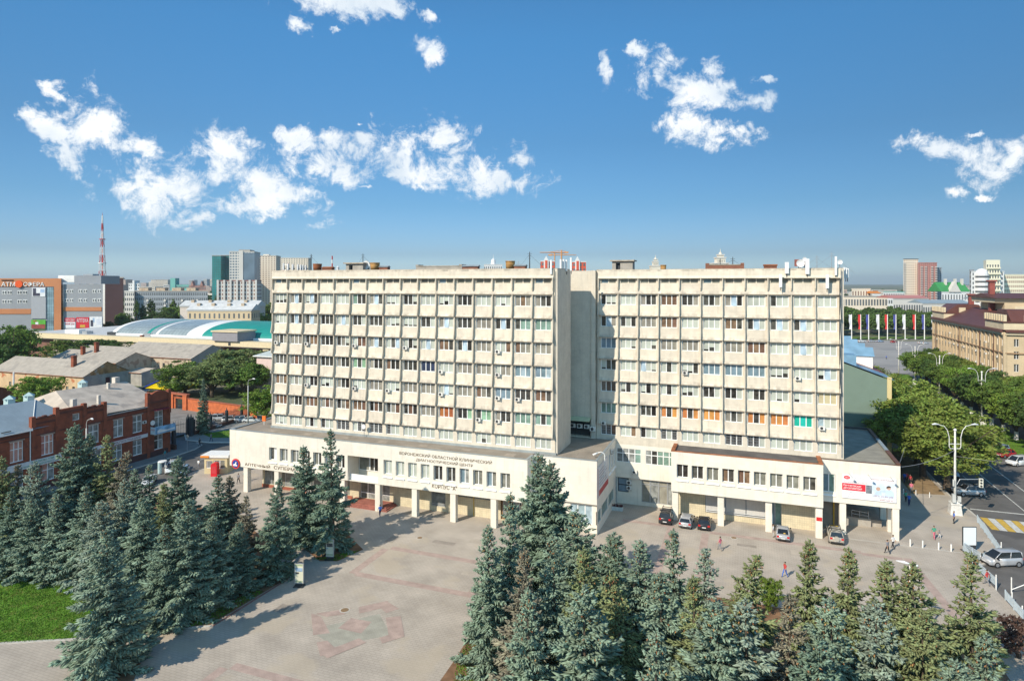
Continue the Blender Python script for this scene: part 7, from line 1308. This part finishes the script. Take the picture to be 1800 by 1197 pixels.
block('apartment_block', 'white and brown nine storey block before the high rises', 385, 449, 494, 600, WHT_, FGB, 10, 12, 18, .12, fw=.6, fh=.5, crown=REDW, extra=lambda t, w, H, d: [link('pier', MB().box(-w+2*w*i/6-.9, -w+2*w*i/6+.9, -1.2, -.14, 0, H+1.0).mesh('pier', WHT_), t) for i in range(7)])
block('apartment_block', 'long grey five storey block behind the poplars', 236, 365, 512.5, 560, GRYP, FG, 6, 34, 14, -.06, fw=.55, fh=.5, balc=((6, 14, 22, 29), 34, WHT_), crown=CONC, extra=lambda t, w, H, d: [link('roof_cabin', MB().box(-w+2*w*k-4, -w+2*w*k+4, 3, 9, H+.71, H+3.2).mesh('roof_cabin', PLASF), t) for k in (.1, .33, .55, .75)])
block('apartment_block', 'white end block left of the long grey one', 219, 236, 513, 555, WHT_, FG, 6, 5, 16, -.06, fw=.5)
block('apartment_block', 'white stepped block on the skyline left of the high rises', 226, 245, 499, 760, M('bright_white', (.70, .70, .70), .7), FG, 9, 6, 16, .3, fw=.45, extra=lambda t, w, H, d: link('stair_tower', MB().box(-w*.1, w*.25, -2, 8, 0, H+4).mesh('stair_tower', MATS['bright_white']), t)); block('office_building', 'turquoise building with a stair tower on the skyline', 300, 332, 501.5, 900, M('turquoise_render', (.16, .42, .38), .7, .1, .05), FG, 5, 14, 20, .05, cat='office', fw=.6, extra=lambda t, w, H, d: link('stair_tower', MB().box(-w, -w+7, -1, 10, 0, H+10).mesh('stair_tower', MATS['turquoise_render']), t)); block('school_building', 'pinkish brown gabled building on the skyline', 332, 362, 503, 980, M('far_pink_brick', (.36, .20, .17), .8, .1, .05), FG, 4, 12, 20, cat='building', fw=.5, extra=lambda t, w, H, d: [link('gable', MB().prism([(-w*.8+k, H), (-w*.4+k, H), (-w*.6+k, H+8)], -1, 6, 'y').mesh('gable', MATS['far_pink_brick']), t) for k in (0, w*1.1)])
def ext_house(t, w, H, d):
    link('roof', MB().prism([(-.6, H+.72), (d+.6, H+.72), (d*.5, H+4.2)], -w-.6, w+.6).mesh('roof', LIGHTR), t)
    for k in (.12, .35, .6, .82): link('chimney', MB().box(-w+2*w*k-1, -w+2*w*k+1, d*.3, d*.45, H+1, H+4.6).mesh('chimney', PLASF), t)
CRH = M('cream_render', (.62, .49, .32), .8, .05, .1)
block('apartment_house', 'cream four storey house with hipped grey roof and balconies', 329, 442, 547, 385, CRH, FG, 3, 13, 13, -.02, fw=.32, fh=.5, cat='apartment house', balc=((2, 5, 8, 11), 13, PLASF), crown=WHT_, extra=ext_house); block('apartment_house', 'white house with pale roof behind the cream four storey one', 317, 450, 540, 420, M('pale_pink_render', (.64, .56, .50), .8), FG, 0, 13, 16, .02, cat='apartment house', crown=WHT_, extra=ext_house)
# the distant city: uncounted
def distant_city():
    rs = random.Random(5); b = MB(); b2 = MB(); b3 = MB()
    for i in range(620):
        u = rs.uniform(-150, 1950); dist = rs.uniform(1100, 4200); x, y, _ = D(u, dist); w = rs.uniform(14, 60); d = rs.uniform(12, 22); h = rs.choice((9, 12, 15, 15, 16, 24, 27, 30, 34)) * (1 if u < 480 else .62)
        if 1480 < u < 1640 and dist > 1900: continue
        if 190 < u < 400: h *= 1.4 if dist > 1500 else .9
        m = rs.choice((b, b, b2, b3)); m.box(x-w/2, x+w/2, y-d/2, y+d/2, -.4, h)
        for k in range(int(h/3)):
            b4.box(x-w/2+1, x+w/2-1, y-d/2-.12, y-d/2-.02, 3*k+1.2, 3*k+2.5)
    link('distant_city', b.mesh('distant_city', M('far_pale_walls', (.56, .52, .46), .8, .12, .01)), None, kind='stuff'); link('distant_city', b2.mesh('distant_city', M('far_pink_walls', (.46, .35, .30), .8, .15, .01)), None, kind='stuff'); link('distant_city', b3.mesh('distant_city', M('far_grey_walls', (.36, .38, .40), .8, .15, .01)), None, kind='stuff'); link('distant_city', b4.mesh('distant_city', FG), None, kind='stuff')
b4 = MB(); distant_city()
# things seen over the roofs
def dome_house(u0, u1, vt, dist, label):
    def ex(t, w, H, d):
        link('dome', MB().cyl(0, 6, H+.71, H+4, 2.6, 2.2, 10).sphere(0, 6, H+4.2, 2.2, 10, 6).mesh('dome', M('bright_white', (.70, .70, .70), .7)), t); link('spire', MB().cyl(0, 6, H+6, H+11, .35, .05, 6).mesh('spire', MATS['bright_white']), t)
    block('public_building', label, u0, u1, vt, dist, MATS['bright_white'], FG, 8, 8, 20, .1, cat='building', fw=.4, extra=ex)
dome_house(853, 883, 466, 620, 'white building with small domes beyond the roof')
def redtop(u0, u1, vt, lab):
    def ex(t, w, H, d):
        link('gable', MB().prism([(-w*.6, H-7), (w*.1, H-7), (w*.1, H+1), (-w*.25, H+5), (-w*.6, H+1)], -1.2, 2, 'y').mesh('gable', MATS['bright_white']), t); link('red_window', MB().box(-w*.42, -w*.08, -1.5, -1.22, H-7, H+1).mesh('red_window', M('roof_red_window', (.62, .10, .05), .5)), t)
    block('apartment_tower', lab, u0, u1, vt, 560, M('roof_red_window', (.62, .10, .05), .5), FG, 12, 4, 14, 0, cat='high rise', fw=.5, crown=MATS['bright_white'], extra=ex)
redtop(951, 975, 460, 'red and white gabled tower peeping over the roof, left one'); redtop(1006, 1030, 461, 'red and white gabled tower peeping over the roof, right one')
def crane(u, vt, dist, label, flip=1):
    x, y, _ = D(u, dist); H = ZV(vt, dist); t = thing('tower_crane', label, 'crane', (x, y, 0), TH); CO = M('crane_orange', (.62, .30, .12), .6); s = dist/1113
    link('mast', MB().tube([(0, 0, 0), (0, 0, H)], .9, 4).mesh('mast', CO), t); link('jib', MB().tube([(flip*12*s, 0, H-4*s), (-flip*38*s, 0, H-4*s)], [.8, .5], 4).mesh('jib', CO), t); link('stay', MB().tube([(flip*12*s, 0, H-4*s), (0, 0, H), (-flip*25*s, 0, H-4*s)], .25, 4).mesh('stay', CO), t); link('counterweight', MB().box(flip*8*s-1.5, flip*8*s+3, -1, 1, H-5.5*s, H-2.5*s).mesh('counterweight', CO), t)
crane(987, 440, 800, 'nearer orange tower crane over the tower gap'); crane(975, 444.5, 1000, 'farther orange tower crane over the tower gap', -1)
def stepped_tower(u, vt, dist, label, w, sp):
    x, y, _ = D(u, dist); H = ZV(vt, dist); t = thing('spire_tower', label, 'tower', (x, y, 0), TH); s = dist/1113; WS = M('spire_cream', (.70, .64, .54), .7, .05, .1)
    for k, (a, c0, c1) in enumerate(((1.0, 0, H-27*s*sp), (.58, H-27*s*sp, H-17*s*sp), (.36, H-17*s*sp, H-12*s*sp))): link('storey', MB().box(-w*a*s, w*a*s, 0, 2*w*a*s, c0+.01*k, c1).mesh('storey', WS), t); link('cornice', MB().box(-w*a*s-.5, w*a*s+.5, -.5, 2*w*a*s+.5, c1+.012, c1+.9).mesh('cornice', WHT_), t)
    link('drum', MB().cyl(0, w*.4*s, H-12*s*sp, H-7*s*sp, 3.2*s*sp, 2.6*s*sp, 10).mesh('drum', WS), t); link('spire', MB().cyl(0, w*.4*s, H-7*s*sp, H, .9*s*sp, .1, 8).mesh('spire', WS), t); b = MB()
    for i in range(5): b.box(-w*.5*s+i*w*.22*s, -w*.5*s+i*w*.22*s+.6*s, -.1, .05, H-24*s*sp, H-20*s*sp)
    link('window_grid', b.mesh('window_grid', FG), t, kind='stuff')
stepped_tower(1268, 437, 520, 'cream stepped tower with a white spire above the right roof', 13, 1.0); stepped_tower(1153, 448, 620, 'small white domed spire above the right roof', 8, .75)
# ------------------------------------------------------------------ right hand side
t = thing('green_house', 'tall house with a blank green fire wall and blue roof behind the corner block', 'house', (46, 55, 0)); GW = M('green_fire_wall', (.165, .225, .185), .85, .05, .6); 
MB().prism([(30, -.4), (50.25, -.4), (50.25, 16.1), (42.7, 18.9), (38, 20.7), (30, 17)], 50, 50.6, 'y').build('fire_wall', GW, t)
MB().prism([(30.1, -.4), (50.2, -.4), (50.2, 16.0), (42.7, 18.8), (38, 20.6), (30.1, 17)], 50.61, 110, 'y').build('wall', M('yellow_render', (.62, .50, .26), .8, .06, .2), t); MB().box(50.0, 50.75, 49.9, 50.3, -.4, 16.6).build('corner_strip', MATS['yellow_render'], t)
BR_ = M('blue_sheet_roof', (.17, .30, .42), .45, .18, .5); RR_ = M('red_sheet_roof', (.25, .07, .055), .55, .2, .4)
b = MB(); b.quad((51.3, 49.8, 16.0), (51.3, 59, 16.0), (38, 59, 20.95), (38, 49.8, 20.95)); b.build('roof', BR_, t); b = MB(); b.quad((51.3, 59, 16.02), (51.3, 110, 16.02), (38, 110, 20.97), (38, 59, 20.97)); b.build('roof', RR_, t)
for y in (62, 72, 82, 92): MB().prism([(y, 16.5), (y+3.4, 16.5), (y+3.4, 19.2), (y+1.7, 20.6), (y, 19.2)], 43, 49.6).build('dormer', WHITEP, t); MB().prism([(y-.3, 19.2), (y+1.7, 20.9), (y+3.7, 19.2), (y+1.7, 20.65)], 42.5, 49.9).build('dormer_roof', BR_, t)
MB().box(42.6, 45, 51, 55, 18, 20.4).build('roof_hatch', BR_, t)
def yellow_building():
    X0 = 88.4; ya, yb = 113.5, 181.0; zc = 22.0
    t = thing('yellow_brick_building', 'long yellow brick building with balustrades and dark red roof on the right', 'building', (100, 140, 0)); YB_ = M('yellow_brick', (.56, .44, .29), .8, .10, .3, tile=(.5, .25, .012), tcol=.85); TR = M('stone_trim', (.60, .51, .36), .8, .1, .5); DR = M('dark_red_roof', (.12, .05, .042), .5, .12, .3, tile=(.6, 30, .03), tilevert=False)
    hol = []; L = yb-ya
    def wl(p0, p1, z1, n, fl):
        LL = math.hypot(p1[0]-p0[0], p1[1]-p0[1]); b = MB(); hs = []
        for i in range(n):
            for k in range(fl): a = LL*(i+.5)/n-.55; z = 1.4+(z1-2.4)/fl*k; hs.append((a, a+1.1, z, z+2.0))
        b.wall(p0, p1, -.4, z1, hs, .35); b.build('wall', YB_, t)
        ux, uy = (p1[0]-p0[0])/LL, (p1[1]-p0[1])/LL
        for a, c, z0, z_ in hs: win(t, p0[0]+ux*(a+.02)-uy*.22, p0[1]+uy*(a+.02)+ux*.22, z0+.02, 1.06, 1.96, 'dm'[int(a*7) % 2]+'d', math.atan2(uy, ux), fr=.05)
        for i in range(n+1): a = LL*i/n; x, y = p0[0]+ux*a, p0[1]+uy*a; MB().prism([(x-ux*.35, y-uy*.35), (x+ux*.35, y+uy*.35), (x+ux*.35+uy*.3, y+uy*.35-ux*.3), (x-ux*.35+uy*.3, y-uy*.35-ux*.3)], 0, z1-.5, 'z').build('pilaster', YB_, t)
        for z in (z1*.40, z1*.72): MB().prism([(p0[0], p0[1]), (p1[0], p1[1]), (p1[0]+uy*.34, p1[1]-ux*.34), (p0[0]+uy*.34, p0[1]-ux*.34)], z, z+.3, 'z').build('string_course', M('worn_course', (.34, .22, .13), .8, .2), t)
        MB().prism([(p0[0], p0[1]), (p1[0], p1[1]), (p1[0]+uy*1.0, p1[1]-ux*1.0), (p0[0]+uy*1.0, p0[1]-ux*1.0)], z1-.6, z1, 'z').build('cornice', DR, t); MB().prism([(p0[0], p0[1]), (p1[0], p1[1]), (p1[0]+uy*.6, p1[1]-ux*.6), (p0[0]+uy*.6, p0[1]-ux*.6)], z1-1.2, z1-.602, 'z').build('cornice', TR, t)
        return hs
    wl((X0, yb), (X0, ya), zc, 20, 6); wl((X0, ya), (X0+46, ya), zc, 9, 6)
    b = MB(); b.quad((X0, yb, -.4), (X0+16, yb, -.4), (X0+16, yb, zc), (X0, yb, zc)); b.build('end_wall', YB_, t)
    b = MB(); b.quad((X0-.6, yb, zc+.01), (X0-.6, ya-.6, zc+.01), (X0+8, ya+8, zc+4.2), (X0+8, yb, zc+4.2)); b.quad((X0-.6, ya-.6, zc+.01), (X0+46, ya-.6, zc+.01), (X0+46, ya+8, zc+4.2), (X0+8, ya+8, zc+4.2)); b.quad((X0+8, yb, zc+4.2), (X0+8, ya+8, zc+4.2), (X0+18, ya+16, zc), (X0+18, yb, zc)); b.build('roof', DR, t)
    def attic(y0, y1, x1, zt):
        MB().box(X0-.3, x1, y0, y1, zc+.02, zc+1.9).build('attic', TR, t); MB().box(X0-.5, x1+.2, y0-.2, y1+.2, zc+1.902, zc+2.3).build('attic_cornice', DR, t); n = int((y1-y0)/1.7)
        for i in range(n+1): yy = y0+(y1-y0)*i/n; MB().box(X0-.45, X0+.25, yy-.35, yy+.35, zc+2.302, zc+4.0).build('balustrade_pier', TR, t)
        for z in (2.5, 3.6): MB().box(X0-.2, X0+.05, y0, y1, zc+z, zc+z+.28).build('balustrade_rail', TR, t)
        b = MB()
        for i in range(n*4): yy = y0+(y1-y0)*(i+.5)/(n*4); b.box(X0-.13, X0-.02, yy-.1, yy+.1, zc+2.78, zc+3.6)
        b.build('baluster', TR, t, kind='stuff')
        for xx in (X0+5, X0+10): 
            if xx < x1: MB().box(xx-.9, xx+.9, y0-.45, y0+.2, zc+2.302, zc+4.0).build('balustrade_pier', TR, t)
    attic(167, 181, X0+12, 0); attic(113.2, 127, X0+46, 0)
    MB().prism([(X0+.5, zc+2.31), (X0+12, zc+2.31), (X0+10, zc+5), (X0+4, zc+5)], 168, 181, 'y').build('attic_roof', DR, t); MB().prism([(113.8, zc+2.31), (127, zc+2.31), (123, zc+5.2), (117, zc+5.2)], X0+1.5, X0+46).build('attic_roof', DR, t)
    x0 = P(1755, 140)[0]; MB().box(x0+1.5, x0+40, 140, 160, zc, 28.4).build('upper_storey', YB_, t); MB().prism([(139, 29.8), (161, 29.8), (160, 28.4), (140, 28.4)], x0-1, x0+41).build('upper_cornice', TR, t); MB().prism([(138.4, 29.81), (161.6, 29.81), (150, 31.2)], x0-1.6, x0+41.6).build('upper_roof', DR, t)
    for i in range(4): MB().box(x0+4+4*i, x0+6.4+4*i, 139.9, 139.99, 24.6, 27.4).build('blind_window', TR, t)
    for u, y, zt in ((1743, 148, 35.2), (1707, 172, 30.6)): x = P(u, y)[0]; MB().box(x-.7, x+.7, y-.7, y+.7, zc+2, zt-.5).build('chimney', RR_, t); MB().box(x-1.1, x+1.1, y-1.1, y+1.1, zt-.49, zt).build('chimney_cap', RR_, t)
    for yy in (176, 150, 131, 120): MB().tube([(X0-.45, yy, zc-.4), (X0-.45, yy, .2)], .12, 5).build('downpipe', M('brown_pipe', (.12, .06, .04), .6), t)
    rs = random.Random(9)
    cells = [(k, fl) for k in range(16) for fl in range(2, 6)]; rs.shuffle(cells)
    for k, fl in cells[:34]:
        yy = yb-L*(k+.5)/16; o = dup(AC, (X0+.05, yy+rs.choice((-1.3, 1.3)), 1.2+(zc-2.4)/6*fl), -pi/2, f'air conditioner on the yellow building, {ORD[fl]} floor, {ORD[k]} bay from the far end'); o['group'] = 'air conditioners on the yellow building'
yellow_building()
# flags, wood and buildings beyond the square
FC = [M('flag_white', (.66, .66, .68), .7), M('flag_red', (.62, .03, .03), .7), M('flag_blue', (.07, .08, .30), .7)]
for i, (u, c, l) in enumerate(((1497, 0, 'leftmost white flag banner by the square'), (1513, 1, 'left red flag banner by the square'), (1527, 2, 'left blue flag banner by the square, half hidden'), (1545, 0, 'white flag banner between the blue and red ones'), (1560, 1, 'middle red flag banner by the square'), (1575, 2, 'middle blue flag banner by the square'), (1591, 0, 'white flag banner right of the middle blue one'), (1609, 1, 'right red flag banner by the square'), (1625, 2, 'rightmost blue flag banner by the square'), (1642, 0, 'white flag banner at the corner of the yellow building'))):
    x, y, _ = D(u, 385); t = thing('flag', l, 'flag', (x, y, 0), TH, 'tall flags beside the square'); link('pole', MB().cyl(0, 0, -.2, 15.2, .3, .2, 6).mesh('pole', WHITEP), t); b = MB(); n = 8
    v = [(-.2-1.6*(1-.35*(k/n))+.25*sin(k*1.3), .2*sin(k*1.1), 15-9*k/n) for k in range(n+1)]
    for k in range(n): b.quad((-.2, 0, 15-9*k/n), v[k], v[k+1], (-.2, 0, 15-9*(k+1)/n))
    link('cloth', b.mesh('cloth', FC[c]), t)
sheet('verge', [D(1440, 392)[:2], D(1700, 392)[:2], D(1700, 402)[:2], D(1440, 402)[:2]], -.1, GRASS)
def woodland():
    rs = np.random.default_rng(3); vs, fs, n0 = [], [], 0; me = BPROTO['far'][0]; nv = len(me.vertices); co = np.empty(nv*3); me.vertices.foreach_get('co', co); co = co.reshape(-1, 3)
    for i in range(190):
        u = rs.uniform(1440, 1760); d = rs.uniform(400, 560); x, y, _ = D(u, d); s = rs.uniform(.95, 1.45); a = rs.uniform(0, 6.28)
        p = co*s; vs.append(np.stack([p[:, 0]*cos(a)-p[:, 1]*sin(a)+x, p[:, 0]*sin(a)+p[:, 1]*cos(a)+y, p[:, 2]], 1))
    v = np.concatenate(vs); f = np.arange(len(v)).reshape(-1, 4); o = link('woodland', arrmesh('woodland', v, f, [M('woodland_leaves', (.075, .130, .028), .75, .45, .045, island=.3, trans=.2)]), None, kind='stuff')
    vs = []
    for i in range(260):
        u = rs.choice([rs.uniform(200, 380), rs.uniform(-100, 480), rs.uniform(1480, 1900)]); d = rs.uniform(520, 2400); x, y, _ = D(u, d); s = rs.uniform(.8, 1.3); p = co[::1]*s; vs.append(p+np.array([x, y, 0]))
    v = np.concatenate(vs); link('woodland', arrmesh('woodland', v, np.arange(len(v)).reshape(-1, 4), [MATS['woodland_leaves']]), None, kind='stuff')
woodland()
PB = M('tower_red_brick', (.46, .20, .17), .8, .1, .05)
block('apartment_tower', 'cream high rise beside the red one on the right skyline', 1588, 1614, 456, 820, CRT, FGB, 21, 8, 20, .5, cat='high rise', fw=.42, fh=.4, crown=DARKMET, balc=((0, 7), 8, WHT_)); block('apartment_tower', 'red brick high rise with white balconies on the right skyline', 1614, 1647, 462.5, 815, PB, FG, 20, 9, 20, .3, cat='high rise', fw=.4, fh=.4, balc=((1, 3, 6, 8), 9, WHT_)); block('apartment_tower', 'grey side wing of the red brick high rise', 1647, 1655, 471, 830, GRYP, FG, 18, 2, 16, .3, cat='high rise', fw=.5)
def hotel(t, w, H, d):
    link('round_tower', MB().cyl(-w*.40, -1, 0, H-2, 6, 6, 14).mesh('round_tower', MATS['bright_white']), t); link('dome', MB().sphere(-w*.40, -1, H-1.6, 5.6, 14, 6, 0, .9).mesh('dome', MATS['bright_white']), t); g = MB()
    for k in range(9): g.cyl(-w*.40, -1, H-6-5*k, H-4-5*k, 6.06, 6.06, 14)
    link('window_grid', g.mesh('window_grid', FG), t, kind='stuff'); link('high_block', MB().prism([(-w*.22, -3), (w*.62, -3), (w*.62+d*.5, d*.7), (-w*.22+d*.5, d*.7)], 0, H+12, 'z').mesh('high_block', M('hotel_cream', (.80, .75, .58), .7, .04, .05)), t); g = MB()
    for k in range(10):
        link('balcony', MB().box(-w*.22, w*.60, -4.6, -3.01, H+3-5.6*k, H+4.6-5.6*k).mesh('balcony', MATS['hotel_cream']), t)
        for q in range(5): g.box(-w*.18+q*w*.16, -w*.10+q*w*.16, -3.12, -3.0, H+4.7-5.6*k, H+7.2-5.6*k)
    link('window_grid', g.mesh('window_grid', FG), t, kind='stuff')
block('hotel', 'white and cream hotel with a round domed tower on the right skyline', 1707, 1765, 478, 640, MATS['bright_white'], FG, 10, 8, 24, .1, cat='hotel', fw=.3, extra=hotel); block('apartment_block', 'stepped cream block right of the hotel', 1765, 1800, 483.5, 660, M('hotel_cream', (.70, .64, .44), .7), FGB, 9, 10, 20, -.05, fw=.5); block('apartment_block', 'lower end of the stepped cream block at the right edge', 1800, 1840, 489, 660, MATS['hotel_cream'], FGB, 8, 10, 20, -.05, fw=.5); block('office_building', 'grey slab at the left of the domed hotel', 1704, 1712, 475, 650, GRYP, FG, 10, 2, 24, .1, cat='office')
def groof(t, w, H, d):
    GR_ = M('bright_green_roof', (.05, .25, .08), .5, .1, .1); link('roof', MB().prism([(-.5, H+.71), (d+.5, H+.71), (d/2, H+9)], -w-.5, w+.5).mesh('roof', GR_), t); link('gable', MB().prism([(-w*.5, H+.3), (w*.35, H+.3), (-w*.08, H+9.5)], -1, 3, 'y').mesh('gable', WHT_), t)
    for k in (.3, .65, .9): link('chimney', MB().box(-w+2*w*k, -w+2*w*k+1.6, 6, 8, H+4, H+12).mesh('chimney', WHT_), t)
block('villa', 'white gabled house with bright green roof on the right', 1655, 1704, 514, 560, MATS['bright_white'], FG, 3, 10, 18, .0, cat='house', fw=.35, extra=groof)
def rr(m): return lambda t, w, H, d: link('roof', MB().prism([(-.6, H+.71), (d+.6, H+.71), (d/2, H+3.2)], -w-.6, w+.6).mesh('roof', m), t)
block('low_building', 'low building with a wide pink red roof beyond the wood', 1570, 1632, 526, 520, WHT_, FG, 1, 14, 24, .05, cat='building', extra=rr(M('pink_red_roof', (.46, .20, .18), .6))); block('low_building', 'low building with a long blue grey roof beyond the wood', 1622, 1705, 535, 470, WHT_, FG, 2, 20, 18, .1, cat='building', extra=rr(BLUER)); block('low_building', 'sand coloured building at the right tower edge', 1497, 1530, 508.5, 700, CRT, FGB, 3, 7, 18, .0, cat='building', fw=.4); block('low_building', 'white block with teal roof edge beyond the wood', 1553, 1590, 514, 760, MATS['bright_white'], FG, 3, 9, 16, .1, cat='building', crown=MATS['turquoise_render']); block('low_building', 'long tan building under the sand coloured one', 1480, 1560, 522, 600, CRT, FG, 2, 16, 18, .0, cat='building', crown=CONC); block('low_building', 'pale pink two storey house before the domed hotel', 1722, 1762, 528, 400, M('pale_pink_render', (.64, .56, .50), .8), FG, 3, 8, 14, .1, cat='building', fw=.35, extra=rr(BLUER))
block('low_building', 'small orange gabled house beyond the wood', 1534, 1548, 517, 690, MATS['bright_white'], FG, 2, 4, 14, .0, cat='house', extra=rr(M('orange_tiles', (.55, .20, .05), .7)))
# ------------------------------------------------------------------ air
def haze():
    m = bpy.data.materials.new('haze'); m.use_nodes = True; nt = m.node_tree; nt.nodes.clear(); o = nt.nodes.new('ShaderNodeOutputMaterial'); p = nt.nodes.new('ShaderNodeVolumePrincipled')
    p.inputs['Color'].default_value = (.84, .94, 1.0, 1); p.inputs['Density'].default_value = HAZE; p.inputs['Anisotropy'].default_value = .2; nt.links.new(p.outputs[0], o.inputs['Volume'])
    link('haze', MB().box(-14500, 14500, -14500, 14500, -1.4, 150).mesh('haze', m), None, kind='stuff')
HAZE = 0.85e-4
haze()
